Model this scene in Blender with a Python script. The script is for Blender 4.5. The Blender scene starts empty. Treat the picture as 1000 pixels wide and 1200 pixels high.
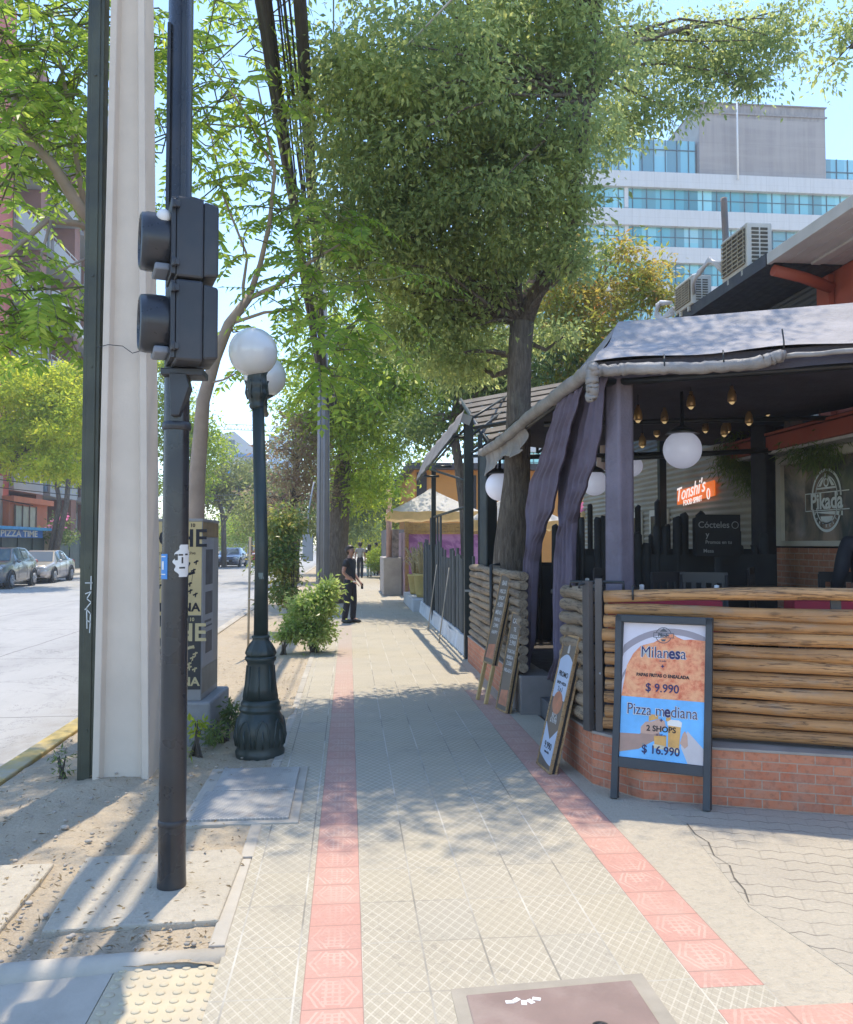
import bpy, math, random
import numpy as np
from mathutils import Vector, Matrix, Euler
R = math.radians
SC = bpy.context.scene
COL = SC.collection
rnd = random.Random(7)

# ------------------------------------------------------------------ camera, light, sky
CAM_H = 1.65
YAW = math.atan(91/1000); PIT = math.atan(37/1000)
cam = bpy.data.cameras.new("camera"); camo = bpy.data.objects.new("camera", cam); COL.objects.link(camo)
cam.sensor_fit = 'HORIZONTAL'; cam.sensor_width = 36; cam.lens = 36; cam.clip_end = 3000; cam.clip_start = .05
camo.location = (0, 0, CAM_H); camo.rotation_euler = (math.pi/2+PIT, 0, -YAW)
SC.camera = camo
_F = Vector((math.sin(YAW)*math.cos(PIT), math.cos(YAW)*math.cos(PIT), math.sin(PIT)))
_R = Vector((math.cos(YAW), -math.sin(YAW), 0)); _U = _R.cross(_F)
def at(px, py, y):                       # the point of the place seen at a photo pixel, y metres up the street
    d = _R*((px-500)/1000)+_U*((600-py)/1000)+_F
    t = y/d.y
    return Vector((d.x*t, y, CAM_H+d.z*t))
SUN_EL, SUN_AZ = R(71), R(11)
sl = bpy.data.lights.new("sun", 'SUN'); so = bpy.data.objects.new("sun", sl); COL.objects.link(so)
sl.energy = 2.0; sl.angle = R(.55); sl.color = (1, .90, .73)
sv = Vector((math.cos(SUN_EL)*math.sin(SUN_AZ), math.cos(SUN_EL)*math.cos(SUN_AZ), math.sin(SUN_EL)))
so.rotation_euler = sv.to_track_quat('Z', 'Y').to_euler(); so.location = sv*60
w = bpy.data.worlds.new("World"); SC.world = w; w.use_nodes = True
wt = w.node_tree; bg = wt.nodes['Background']
sky = wt.nodes.new('ShaderNodeTexSky'); sky.sky_type = 'NISHITA'; sky.sun_disc = False
sky.sun_elevation = SUN_EL; sky.sun_rotation = SUN_AZ; sky.air_density = 1.0; sky.dust_density = .3; sky.ozone_density = 3.0
hsv = wt.nodes.new('ShaderNodeHueSaturation'); hsv.inputs['Saturation'].default_value = 1.08; wt.links.new(sky.outputs[0], hsv.inputs['Color']); wt.links.new(hsv.outputs[0], bg.inputs[0]); bg.inputs[1].default_value = .15
SC.view_settings.view_transform = 'Standard'; SC.view_settings.look = 'None'
SC.view_settings.exposure = 1.45; SC.view_settings.gamma = 1
SC.render.engine = 'CYCLES'
SC.cycles.use_denoising = True
SC.cycles.max_bounces = 8; SC.cycles.transparent_max_bounces = 12
SC.cycles.caustics_reflective = False; SC.cycles.caustics_refractive = False

# ------------------------------------------------------------------ node helpers
class E:
    """a value in a node tree; arithmetic makes Math nodes"""
    def __init__(s, t, k): s.t = t; s.k = k
    def m(s, op, b=None, c=None):
        n = s.t.nodes.new('ShaderNodeMath'); n.operation = op
        for i, q in enumerate((s, b, c)):
            if q is None: continue
            if isinstance(q, E): s.t.links.new(q.k, n.inputs[i])
            else: n.inputs[i].default_value = q
        return E(s.t, n.outputs[0])
    def __add__(s, o): return s.m('ADD', o)
    def __sub__(s, o): return s.m('SUBTRACT', o)
    def __mul__(s, o): return s.m('MULTIPLY', o)
    def __truediv__(s, o): return s.m('DIVIDE', o)
    def fr(s): return s.m('FRACT')
    def fl(s): return s.m('FLOOR')
    def ab(s): return s.m('ABSOLUTE')
    def lt(s, o): return s.m('LESS_THAN', o)
    def gt(s, o): return s.m('GREATER_THAN', o)
    def mx(s, o): return s.m('MAXIMUM', o)
    def mn(s, o): return s.m('MINIMUM', o)
    def mapr(s, a, b, c=0., d=1.):
        n = s.t.nodes.new('ShaderNodeMapRange'); s.t.links.new(s.k, n.inputs[0])
        for i, q in enumerate((a, b, c, d)): n.inputs[i+1].default_value = q
        return E(s.t, n.outputs[0])
class Mat:
    def __init__(s, name):
        s.mat = bpy.data.materials.new(name); s.mat.use_nodes = True
        s.t = s.mat.node_tree; s.p = s.t.nodes['Principled BSDF']; s.out = s.t.nodes['Material Output']
        s._c = None
    def n(s, typ): return s.t.nodes.new(typ)
    def l(s, a, b): s.t.links.new(a.k if isinstance(a, E) else a, b)
    def co(s):
        if s._c is None:
            s._c = s.n('ShaderNodeTexCoord'); sp = s.n('ShaderNodeSeparateXYZ'); s.l(s._c.outputs['Object'], sp.inputs[0])
            s.x, s.y, s.z = (E(s.t, sp.outputs[i]) for i in range(3))
        return s._c.outputs['Object']
    def vec(s, x, y, z=0.):
        c = s.n('ShaderNodeCombineXYZ')
        for i, q in enumerate((x, y, z)):
            if isinstance(q, E): s.l(q, c.inputs[i])
            else: c.inputs[i].default_value = q
        return c.outputs[0]
    def noise(s, scale, detail=4., rough=.55, vec=None, dist=0.):
        n = s.n('ShaderNodeTexNoise'); n.inputs['Scale'].default_value = scale; n.inputs['Detail'].default_value = detail
        n.inputs['Roughness'].default_value = rough; n.inputs['Distortion'].default_value = dist
        s.l(vec if vec is not None else s.co(), n.inputs['Vector']); return E(s.t, n.outputs['Fac'])
    def stretch(s, sx, sy, sz):
        s.co(); return s.vec(s.x*sx, s.y*sy, s.z*sz)
    def mix(s, f, a, b, mode='MIX'):
        n = s.n('ShaderNodeMix'); n.data_type = 'RGBA'; n.blend_type = mode
        if isinstance(f, E): s.l(f, n.inputs[0])
        else: n.inputs[0].default_value = f
        for q, i in ((a, 6), (b, 7)):
            if isinstance(q, (tuple, list)): n.inputs[i].default_value = (*q[:3], 1)
            else: s.l(q, n.inputs[i])
        return n.outputs[2]
    def base(s, c):
        if isinstance(c, (tuple, list)): s.p.inputs['Base Color'].default_value = (*c[:3], 1)
        else: s.l(c, s.p.inputs['Base Color'])
        return s
    def rough(s, r):
        if isinstance(r, E): s.l(r, s.p.inputs['Roughness'])
        else: s.p.inputs['Roughness'].default_value = r
        return s
    def bump(s, h, strength=.4, dist=.01):
        b = s.n('ShaderNodeBump'); b.inputs['Strength'].default_value = strength; b.inputs['Distance'].default_value = dist
        s.l(h, b.inputs['Height']); s.l(b.outputs[0], s.p.inputs['Normal']); return s
    def set(s, **k):
        for a, v in k.items(): s.p.inputs[a.replace('_', ' ')].default_value = v
        return s
def sc(c, f): return tuple(max(0, q*f) for q in c)
def plain(name, c, rough=.6, var=.25, scale=5., bump=.15, bscale=60., metal=0., dirt=None, dirt_amt=.4, bdist=.004, spec=.5):
    m = Mat(name); f = m.noise(scale, 5, .6).mapr(.3, .7)
    col = m.mix(f, sc(c, 1-var), sc(c, 1+var*.6))
    if dirt: col = m.mix(m.noise(scale*.45, 6, .65).mapr(.48, .72)*dirt_amt, col, dirt)
    m.base(col); m.rough(m.noise(scale*2, 3).mapr(.3, .7, max(0, rough-.1), min(1, rough+.1)))
    if bump: m.bump(m.noise(bscale, 4, .6), bump, bdist)
    m.set(Metallic=metal); m.p.inputs['Specular IOR Level'].default_value = spec
    return m.mat
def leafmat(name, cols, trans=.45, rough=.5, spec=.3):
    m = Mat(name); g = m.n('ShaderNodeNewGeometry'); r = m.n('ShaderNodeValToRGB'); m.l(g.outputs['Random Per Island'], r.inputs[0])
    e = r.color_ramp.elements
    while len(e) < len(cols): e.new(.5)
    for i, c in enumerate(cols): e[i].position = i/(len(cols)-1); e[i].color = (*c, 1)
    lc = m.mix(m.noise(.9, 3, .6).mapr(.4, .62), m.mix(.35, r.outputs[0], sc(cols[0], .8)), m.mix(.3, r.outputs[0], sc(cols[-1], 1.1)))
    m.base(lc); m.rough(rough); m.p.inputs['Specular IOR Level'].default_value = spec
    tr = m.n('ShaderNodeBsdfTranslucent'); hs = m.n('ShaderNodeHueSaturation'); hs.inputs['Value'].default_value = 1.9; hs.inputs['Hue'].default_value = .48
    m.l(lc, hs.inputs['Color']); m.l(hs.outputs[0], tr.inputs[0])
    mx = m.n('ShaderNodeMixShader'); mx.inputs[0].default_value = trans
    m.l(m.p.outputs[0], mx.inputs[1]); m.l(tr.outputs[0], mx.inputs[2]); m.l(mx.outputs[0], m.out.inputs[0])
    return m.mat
def fabric(name, c, trans=.0, rough=.75, var=.15):
    m = Mat(name); f = m.noise(4, 5, .6).mapr(.3, .7)
    col = m.mix(f, sc(c, 1-var), sc(c, 1+var)); m.base(col); m.rough(rough); m.bump(m.noise(14, 5, .65, None, 1.)+m.noise(3.5, 3)*1.2, .45, .03)
    m.p.inputs['Specular IOR Level'].default_value = .25
    if trans:
        tr = m.n('ShaderNodeBsdfTranslucent'); m.l(col, tr.inputs[0])
        mx = m.n('ShaderNodeMixShader'); mx.inputs[0].default_value = trans
        m.l(m.p.outputs[0], mx.inputs[1]); m.l(tr.outputs[0], mx.inputs[2]); m.l(mx.outputs[0], m.out.inputs[0])
    return m.mat
def brickmat(name, c1, c2, mortar, bw=.21, bh=.06, ms=.006, var=.3):
    m = Mat(name); m.co(); b = m.n('ShaderNodeTexBrick'); m.l(m.vec(m.x, m.z), b.inputs['Vector'])
    b.inputs['Scale'].default_value = 1; b.inputs['Brick Width'].default_value = bw; b.inputs['Row Height'].default_value = bh
    b.inputs['Mortar Size'].default_value = ms; b.inputs['Mortar Smooth'].default_value = .3; b.inputs['Bias'].default_value = 0
    for k, c in (('Color1', c1), ('Color2', c2), ('Mortar', mortar)): b.inputs[k].default_value = (*c, 1)
    f = m.noise(9, 6, .65).mapr(.35, .7)
    col = m.mix(f*var, b.outputs['Color'], sc(mortar, .9))
    col = m.mix(m.noise(25, 4).mapr(.5, .7)*.35, col, (.09, .05, .04))
    m.base(col); m.rough(.8)
    h = E(m.t, b.outputs['Fac'])*(-1.)+m.noise(45, 4)*.5
    m.bump(h, .6, .008); return m.mat
def woodmat(name, c, dark, ax='x', rough=.5, sc_=1., var=.6):
    m = Mat(name)
    oi = m.n('ShaderNodeObjectInfo'); m.co(); r = E(m.t, oi.outputs['Random'])
    k = {'x': (1.2, 14, 14), 'y': (14, 1.2, 14), 'z': (14, 14, 1.2)}[ax]
    v = m.vec(m.x*(k[0]*sc_*.6)+r*37., m.y*(k[1]*sc_*1.8)+r*11., m.z*(k[2]*sc_*1.8))
    f = m.noise(1.6, 6, .65, v, .6).mapr(.32, .68)
    col = m.mix(f, c, dark); col = m.mix((r*.7)*var, col, dark); col = m.mix(m.noise(.8, 3, .5, m.vec(m.x*1.5+r*53., m.y*2., m.z*2.)).mapr(.45, .7)*.5, col, sc(c, 1.35))
    v2 = m.vec(m.x*3.+r*19., m.y*3., m.z*3.)
    col = m.mix(m.noise(1.3, 5, .6, v2).mapr(.5, .75)*.5, col, sc(dark, .8))
    vo = m.n('ShaderNodeTexVoronoi'); vo.inputs['Scale'].default_value = 1.0; m.l(m.vec(m.x*(3 if ax == 'x' else 8)+r*5., m.y*8., m.z*(3 if ax == 'z' else 8)), vo.inputs['Vector'])
    kn = E(m.t, vo.outputs['Distance']).mapr(.06, .14, 1, 0)
    col = m.mix(kn*.7, col, sc(dark, .45))
    wz = m.noise(2.2, 6, .7, m.vec(m.x*1.3+r*71., m.y*5., m.z*5.)).mapr(.52, .68); col = m.mix(wz*.55, col, (.30, .25, .19)); ck = (m.noise(1., 5, .6, m.vec(m.x*.9+r*91., m.y*22., m.z*22.))-.5).ab().lt(.012); col = m.mix(ck*.75, col, sc(dark, .3))
    m.base(col); m.rough(m.noise(5, 4).mapr(.3, .7, rough-.1, rough+.25)); m.bump(f+kn-ck*1.5, .5, .008); return m.mat

# ------------------------------------------------------------------ mesh helpers
def rotm(rx=0, ry=0, rz=0): return Euler((rx, ry, rz)).to_matrix()
class MB:
    def __init__(s): s.v = []; s.f = []; s.mi = []; s.sm = []
    def add(s, vs, fs, m=0, smooth=False):
        o = len(s.v); s.v += [tuple(q) for q in vs]
        for f in fs: s.f.append(tuple(i+o for i in f)); s.mi.append(m); s.sm.append(smooth)
        return s
    def box(s, c, d, rot=None, m=0):
        h = [q/2 for q in d]; P = [Vector((sx*h[0], sy*h[1], sz*h[2])) for sx in (-1, 1) for sy in (-1, 1) for sz in (-1, 1)]
        if rot is not None: P = [rot @ p for p in P]
        c = Vector(c)
        return s.add([p+c for p in P], [(0, 1, 3, 2), (4, 6, 7, 5), (0, 4, 5, 1), (2, 3, 7, 6), (0, 2, 6, 4), (1, 5, 7, 3)], m)
    def bx(s, a, b, m=0):
        return s.box([(a[i]+b[i])/2 for i in range(3)], [abs(b[i]-a[i]) for i in range(3)], None, m)
    def tube(s, path, r, n=8, m=0, caps=True, smooth=True, flat=None):
        P = [Vector(p) for p in path]; k = len(P)
        rr = r if isinstance(r, (list, tuple)) else [r]*k
        T = []
        for i in range(k):
            a = P[max(0, i-1)]; b = P[min(k-1, i+1)]; d = b-a
            T.append(d.normalized() if d.length > 1e-9 else Vector((0, 0, 1)))
        u = T[0].orthogonal().normalized(); vs = []
        for i in range(k):
            u = u-T[i]*u.dot(T[i]); u = u.normalized() if u.length > 1e-6 else T[i].orthogonal().normalized()
            w_ = T[i].cross(u)
            for j in range(n):
                a = 2*math.pi*j/n; vs.append(P[i]+(u*math.cos(a)+w_*math.sin(a))*rr[i])
        fs = [(i*n+j, i*n+(j+1) % n, (i+1)*n+(j+1) % n, (i+1)*n+j) for i in range(k-1) for j in range(n)]
        s.add(vs, fs, m, smooth)
        if caps: o = len(s.v)-k*n; s.f += [tuple(o+j for j in range(n))[::-1], tuple(o+(k-1)*n+j for j in range(n))]; s.mi += [m, m]; s.sm += [False, False]
        return s
    def lathe(s, prof, c=(0, 0, 0), n=24, m=0, smooth=True, flute=None):
        vs = []; k = len(prof)
        for r, z in prof:
            for j in range(n):
                a = 2*math.pi*j/n; q = r
                if flute: q = r*(1+flute[1]*math.cos(a*flute[0])) if flute[2] <= z <= flute[3] else r
                vs.append((c[0]+q*math.cos(a), c[1]+q*math.sin(a), c[2]+z))
        fs = [(i*n+j, i*n+(j+1) % n, (i+1)*n+(j+1) % n, (i+1)*n+j) for i in range(k-1) for j in range(n)]
        s.add(vs, fs, m, smooth)
        o = len(s.v)-k*n
        if prof[0][0] > 1e-4: s.f.append(tuple(o+j for j in range(n))[::-1]); s.mi.append(m); s.sm.append(False)
        if prof[-1][0] > 1e-4: s.f.append(tuple(o+(k-1)*n+j for j in range(n))); s.mi.append(m); s.sm.append(False)
        return s
    def prism(s, poly, z0, z1, m=0):
        n = len(poly); vs = [(p[0], p[1], z0) for p in poly]+[(p[0], p[1], z1) for p in poly]
        fs = [tuple(range(n))[::-1], tuple(range(n, 2*n))]+[(i, (i+1) % n, n+(i+1) % n, n+i) for i in range(n)]
        return s.add(vs, fs, m)
    def xprism(s, poly, y0, y1, m=0):      # poly in x, z
        n = len(poly); vs = [(p[0], y0, p[1]) for p in poly]+[(p[0], y1, p[1]) for p in poly]
        fs = [tuple(range(n)), tuple(range(n, 2*n))[::-1]]+[((i+1) % n, i, n+i, n+(i+1) % n) for i in range(n)]
        return s.add(vs, fs, m)
    def grid(s, fn, nu, nv, m=0, smooth=True):
        vs = [fn(i/nu, j/nv) for i in range(nu+1) for j in range(nv+1)]; k = nv+1
        return s.add(vs, [(i*k+j, (i+1)*k+j, (i+1)*k+j+1, i*k+j+1) for i in range(nu) for j in range(nv)], m, smooth)
    def ball(s, c, r, n=16, k=10, m=0, sx=1, sy=1, sz=1):
        prof = [(max(1e-5, math.sin(math.pi*i/k))*r, -math.cos(math.pi*i/k)*r*sz) for i in range(k+1)]
        o = len(s.v); s.lathe(prof, (0, 0, 0), n, m)
        for i in range(o, len(s.v)): q = s.v[i]; s.v[i] = (q[0]*sx+c[0], q[1]*sy+c[1], q[2]+c[2])
        return s
    def build(s, name, mats, parent=None, loc=(0, 0, 0), rz=0, bev=0., solid=0., sub=0, rot=None):
        me = bpy.data.meshes.new(name); me.from_pydata(s.v, [], s.f)
        for q in (mats if isinstance(mats, (list, tuple)) else [mats]): me.materials.append(q)
        me.polygons.foreach_set('material_index', s.mi); me.polygons.foreach_set('use_smooth', s.sm); me.update()
        o = bpy.data.objects.new(name, me); COL.objects.link(o); o.location = loc; o.rotation_euler = rot if rot else (0, 0, rz)
        if parent: o.parent = parent
        if solid: q = o.modifiers.new('solid', 'SOLIDIFY'); q.thickness = solid; q.offset = 0
        if sub: q = o.modifiers.new('sub', 'SUBSURF'); q.levels = sub; q.render_levels = sub
        if bev: q = o.modifiers.new('bevel', 'BEVEL'); q.width = bev; q.segments = 2; q.limit_method = 'ANGLE'; q.angle_limit = R(40)
        return o
def tag(o, label=None, cat=None, group=None, kind=None):
    if label: o['label'] = label
    if cat: o['category'] = cat
    if group: o['group'] = group
    if kind: o['kind'] = kind
    return o
def thing(name, label, cat, loc=(0, 0, 0), rz=0, group=None, rot=None):
    o = bpy.data.objects.new(name, None); COL.objects.link(o); o.location = loc; o.rotation_euler = rot if rot else (0, 0, rz); o.empty_display_size = .2
    return tag(o, label, cat, group)
def struct(o): o['kind'] = 'structure'; return o
def kids(o): return [c for c in bpy.data.objects if c.parent == o]
def copy_tree(o, parent=None, **k):
    c = o.copy(); COL.objects.link(c)
    if parent is not None: c.parent = parent
    for ch in kids(o): copy_tree(ch, c)
    for a, v in k.items():
        if a in ('label', 'group', 'category'): c[a] = v
        else: setattr(c, a, v)
    return c
def text(body, size, mat, parent, loc, rot, align='CENTER', bold=0., ext=.001, name='lettering', shear=0., sx=1.):
    cu = bpy.data.curves.new(name, 'FONT'); cu.body = body; cu.size = size; cu.align_x = align; cu.align_y = 'CENTER'
    cu.extrude = ext; cu.offset = bold; cu.shear = shear; cu.materials.append(mat); cu.resolution_u = 3
    o = bpy.data.objects.new(name, cu); COL.objects.link(o); o.parent = parent; o.location = loc; o.rotation_euler = rot; o.scale = (sx, 1, 1)
    bpy.context.view_layer.update(); d = bpy.context.evaluated_depsgraph_get(); ev_ = o.evaluated_get(d); me = bpy.data.meshes.new_from_object(ev_); wd = o.dimensions.x; bpy.data.objects.remove(o)
    o = bpy.data.objects.new(name, me); COL.objects.link(o); o.parent = parent; o.location = loc; o.rotation_euler = rot; o.scale = (sx, 1, 1); me['w'] = float(wd)
    return o
def textrun(runs, size, mat, parent, x, y, z, sx=1., gap=.0):
    """pieces of one word in different weights, laid end to end and centred on x"""
    os_ = [text(s_, size, mat, parent, (0, y, z), (R(90), 0, 0), 'LEFT', b_, .0006, 'lettering', 0, sx) for s_, b_ in runs]
    ws = [max(v.co.x for v in o.data.vertices)*sx+size*gap for o in os_]; X = x-sum(ws)/2
    for o, w_ in zip(os_, ws): o.location.x = X; X += w_
def quads(name, V, mat, parent=None, loc=(0, 0, 0)):
    """V: (n,4,3) array of quads, one leaf each"""
    n = len(V); me = bpy.data.meshes.new(name)
    me.vertices.add(4*n); me.vertices.foreach_set('co', np.ascontiguousarray(V.reshape(-1), dtype=np.float32))
    me.loops.add(4*n); me.loops.foreach_set('vertex_index', np.arange(4*n, dtype=np.int32))
    me.polygons.add(n); me.polygons.foreach_set('loop_start', np.arange(0, 4*n, 4, dtype=np.int32))
    me.polygons.foreach_set('use_smooth', np.zeros(n, dtype=bool))
    me.materials.append(mat); me.update(calc_edges=True)
    o = bpy.data.objects.new(name, me); COL.objects.link(o); o.location = loc
    if parent: o.parent = parent
    return o
def unit(a): return a/np.maximum(np.linalg.norm(a, axis=-1, keepdims=True), 1e-9)
def leafquads(P, D, N, L, W, mid=.42):
    """diamond leaves at P pointing along D with normal hint N"""
    D = unit(D); S = unit(np.cross(D, N)); N2 = np.cross(S, D)
    L = np.asarray(L).reshape(-1, 1); W = np.asarray(W).reshape(-1, 1)
    M = P+D*L*mid+N2*L*.06; T = P+D*L-N2*L*.05
    return np.stack([P, M+S*W*.5, T, M-S*W*.5], axis=1)
def leafcloud(seed, blobs, per, L, ratio=.45, clump=.3, droop=.35, up=.6, shell=.45):
    """blobs: (x,y,z,rx,ry,rz,nclumps). Clumps of leaves spread through ellipsoids. Returns quads and clump centres."""
    g = np.random.default_rng(seed); C = []
    for (x, y, z, rx, ry, rz, n) in blobs:
        d = unit(g.normal(size=(n, 3))); r = g.uniform(0, 1, (n, 1))**shell
        C.append(np.array([x, y, z])+d*r*np.array([rx, ry, rz]))
    C = np.concatenate(C); n = len(C); cl = clump*g.uniform(.6, 1.35, (n, 1, 1))
    k = per; Q = g.normal(size=(n, k, 3))*np.array([1, 1, .6])*cl*.62+C[:, None, :]
    out = unit(Q-C[:, None, :])
    D = out*.8+g.normal(size=(n, k, 3))*.7; D[..., 2] -= droop
    N = g.normal(size=(n, k, 3))*.7; N[..., 2] += up
    LL = L*g.uniform(.45, 1.4, (n*k,))
    return leafquads(Q.reshape(-1, 3), D.reshape(-1, 3), N.reshape(-1, 3), LL, LL*ratio), C
def limbs(mb, seed, start, targets, r0, r1=.012, sag=.15, n=6):
    g = random.Random(seed)
    for T in targets:
        a = Vector(start[g.randrange(len(start))]) if isinstance(start, list) else Vector(start); b = Vector(T); pts = []
        side = Vector((g.uniform(-1, 1), g.uniform(-1, 1), 0))*(b-a).length*.1
        for i in range(n):
            t = i/(n-1); p = a.lerp(b, t); p.z += math.sin(t*math.pi)*(b-a).length*sag
            p += side*math.sin(t*math.pi)+Vector((g.uniform(-1, 1), g.uniform(-1, 1), g.uniform(-1, 1)))*(b-a).length*.02*(0 < i < n-1)
            pts.append(p)
        mb.tube(pts, [r0*(1-i/(n-1))+r1 for i in range(n)], 6)
# ------------------------------------------------------------------ shared materials
CONC = plain('concrete', (.46, .41, .335), .85, .2, 3, .35, 50, dirt=(.25, .22, .18), dirt_amt=.35, bdist=.006)
CONC_POLE = plain('pole concrete', (.66, .56, .455), .85, .1, 2.2, .3, 70, dirt=(.36, .30, .25), dirt_amt=.25)
DKMET = plain('dark painted metal', (.022, .026, .028), .38, .3, 4, .1, 80, metal=.0, dirt=(.06, .055, .05), dirt_amt=.5)
GREENMET = plain('dark green cast iron', (.022, .036, .033), .42, .3, 6, .25, 40, dirt=(.07, .07, .06), dirt_amt=.45)
WHITE = plain('white paint', (.75, .74, .72), .5, .06, 4, .05)
BLACK = plain('black paint', (.016, .016, .018), .5, .2, 5, .1)
GREYMET = plain('grey box metal', (.36, .38, .41), .5, .1, 4, .05)
INK = plain('black print', (.012, .012, .018), .6, 0, 4, 0)

# ------------------------------------------------------------------ setting
def ground_mat():
    m = Mat('dry ground'); a = m.noise(.9, 6, .65).mapr(.35, .65); b = m.noise(9, 6, .7).mapr(.35, .7); c = m.noise(70, 4, .7).mapr(.45, .7)
    col = m.mix(a, (.50, .40, .275), (.40, .32, .225)); col = m.mix(b*.5, col, (.55, .46, .33)); col = m.mix(c*.4, col, (.22, .17, .12))
    m.base(col); m.rough(.95); m.bump(m.noise(28, 6, .7)+b*.6, .9, .02); return m.mat
GROUND = ground_mat()
def road_mat():
    m = Mat('worn road'); m.co()
    a = m.noise(.35, 6, .6).mapr(.3, .7); b = m.noise(2.2, 6, .7, m.stretch(2.5, .3, 1)).mapr(.35, .7); f = m.noise(120, 3).mapr(.3, .7)
    col = m.mix(a, (.33, .32, .305), (.40, .385, .365)); col = m.mix(b*.45, col, (.28, .275, .27)); col = m.mix(f*.18, col, (.5, .48, .45))
    st = m.noise(.9, 6, .7, m.stretch(1.6, .5, 1)).mapr(.55, .72); col = m.mix(st*.5, col, (.20, .195, .19)); tr = ((m.x+m.noise(.3, 3)*.5)/3.1).fr(); col = m.mix(((tr-.5).ab().mapr(.12, .02))*.22, col, (.22, .215, .21)); pt = m.noise(.18, 2, .4, m.stretch(1.5, .6, 1)).gt(.60); col = m.mix(pt*.35, col, (.27, .265, .26)); gu = (m.x+2.75).ab().mapr(.5, .05); col = m.mix(gu*.5*m.noise(3, 5, .7).mapr(.35, .6), col, (.24, .21, .17)); jy = ((m.y+m.noise(.8, 3)*.15)/4.6).fr(); jx = ((m.x+m.noise(.6, 3)*.12+5.4)/3.).fr()
    j = jy.lt(.006).mx(jx.lt(.009)); cr = (m.noise(.55, 8, .7, None, .8)-.5).ab().lt(.0035)
    col = m.mix(j*.75, col, (.10, .095, .09)); col = m.mix(cr*.55, col, (.12, .115, .11))
    m.base(col); m.rough(.85); m.bump(m.noise(60, 5), .3, .006); return m.mat
ROAD = road_mat()
def tile_mat():
    m = Mat('diamond paving tile'); m.co(); TX, TY = .25, .4
    wob = m.noise(3, 2)*.012
    u = (m.x-.056)/TX; v = (m.y+wob)/TY
    tu = u.fr(); tv = v.fr(); id_ = m.vec(u.fl(), v.fl())
    wn = m.n('ShaderNodeTexWhiteNoise'); wn.noise_dimensions = '2D'; m.l(id_, wn.inputs['Vector']); r = E(m.t, wn.outputs[0])
    k = 1/.055
    p = ((m.x*1.+m.y*.62)*k).fr(); q = ((m.x*1.-m.y*.62)*k).fr()
    groove = (p-.5).ab().gt(.435).mx((q-.5).ab().gt(.435))
    gx = (tu-.5).ab().gt(.484); gy = (tv-.5).ab().gt(.4885)
    a = m.noise(.8, 5, .65).mapr(.3, .7); f = m.noise(60, 4, .65).mapr(.35, .7)
    col = m.mix(a, (.45, .395, .30), (.39, .345, .265)); col = m.mix(r*.35, col, (.47, .40, .27)); col = m.mix(f*.3, col, (.30, .27, .22))
    col = m.mix(r.lt(.08)*.2, col, (.36, .335, .28))
    wear = m.noise(2.6, 4, .6).mapr(.38, .62)
    col = m.mix(groove*(wear*.4+.22), col, (.60, .545, .44)); col = m.mix(((p-.40).ab().lt(.045).mx((q-.40).ab().lt(.045)))*.3, col, (.27, .24, .19))  # pale groove lines, then dark lines painting the grooves' shadow into the colour
    lg = m.noise(1.1, 3).mapr(.42, .58)
    col = m.mix(gx*.75, col, m.mix(lg, (.20, .18, .15), (.60, .56, .48))); col = m.mix(gy*.55, col, m.mix(lg, (.24, .22, .18), (.46, .43, .37)))
    st = m.noise(1.7, 6, .7, None, .4).mapr(.58, .70); col = m.mix(st*.35, col, (.20, .185, .16))
    cr = (m.noise(.9, 7, .6, None, .5)-.5).ab().lt(.0018); col = m.mix(cr*.25, col, (.16, .15, .13))
    m.base(col); m.rough(.88); m.bump(groove*(-.6)-gx*1.-gy*1.+f*.4+r*.3, .55, .006); return m.mat
TILE = tile_mat()
def tactile_mat(name, x0, wd, L):
    m = Mat(name); m.co(); u = (m.x-x0)/wd; v = m.y/L
    X = (u.fr()-.5).ab(); Y = (v.fr()-.5).ab()
    oc = X.mx(Y).mx((X+Y)*.72)+(m.noise(30, 2)-.5)*.03
    wob = (m.noise(26, 3)-.5)*.05
    Xw = X+wob; Yw = Y+wob
    grid = ((Xw-.0).ab().lt(.022).mx((Xw-.115).ab().lt(.022))*Y.lt(.36)).mx((Yw-.0).ab().lt(.022).mx((Yw-.13).ab().lt(.022)).mx((Yw-.26).ab().lt(.022)).mx((Yw-.36).ab().lt(.02))*X.lt(.19))
    brk = (Xw+Yw*.45-.43).ab().lt(.024).mx((Xw+Yw*.45-.33).ab().lt(.022))*Y.lt(.44)
    ln = grid.mx(brk)*m.noise(7, 4, .7).mapr(.36, .5)
    edge = X.gt(.485).mx(Y.gt(.487))
    wn = m.n('ShaderNodeTexWhiteNoise'); wn.noise_dimensions = '2D'; m.l(m.vec(u.fl(), v.fl()), wn.inputs['Vector']); r = E(m.t, wn.outputs[0])
    a = m.noise(1.3, 5, .65).mapr(.3, .7); f = m.noise(50, 4, .7).mapr(.35, .7)
    col = m.mix(a, (.56, .29, .225), (.50, .275, .22)); col = m.mix(r*.4, col, (.56, .36, .28)); col = m.mix(f*.3, col, (.3, .17, .14))
    wear = m.noise(2.2, 5, .6).mapr(.35, .6)
    col = m.mix(ln*(wear*.4+.12), col, (.62, .45, .36)); col = m.mix(edge*.6, col, (.24, .15, .12))
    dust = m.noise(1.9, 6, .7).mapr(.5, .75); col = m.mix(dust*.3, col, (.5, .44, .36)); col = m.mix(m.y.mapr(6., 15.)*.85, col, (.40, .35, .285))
    m.base(col); m.rough(.88); m.bump(ln*.8-edge*.8+f*.3, .5, .006); return m.mat
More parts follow.
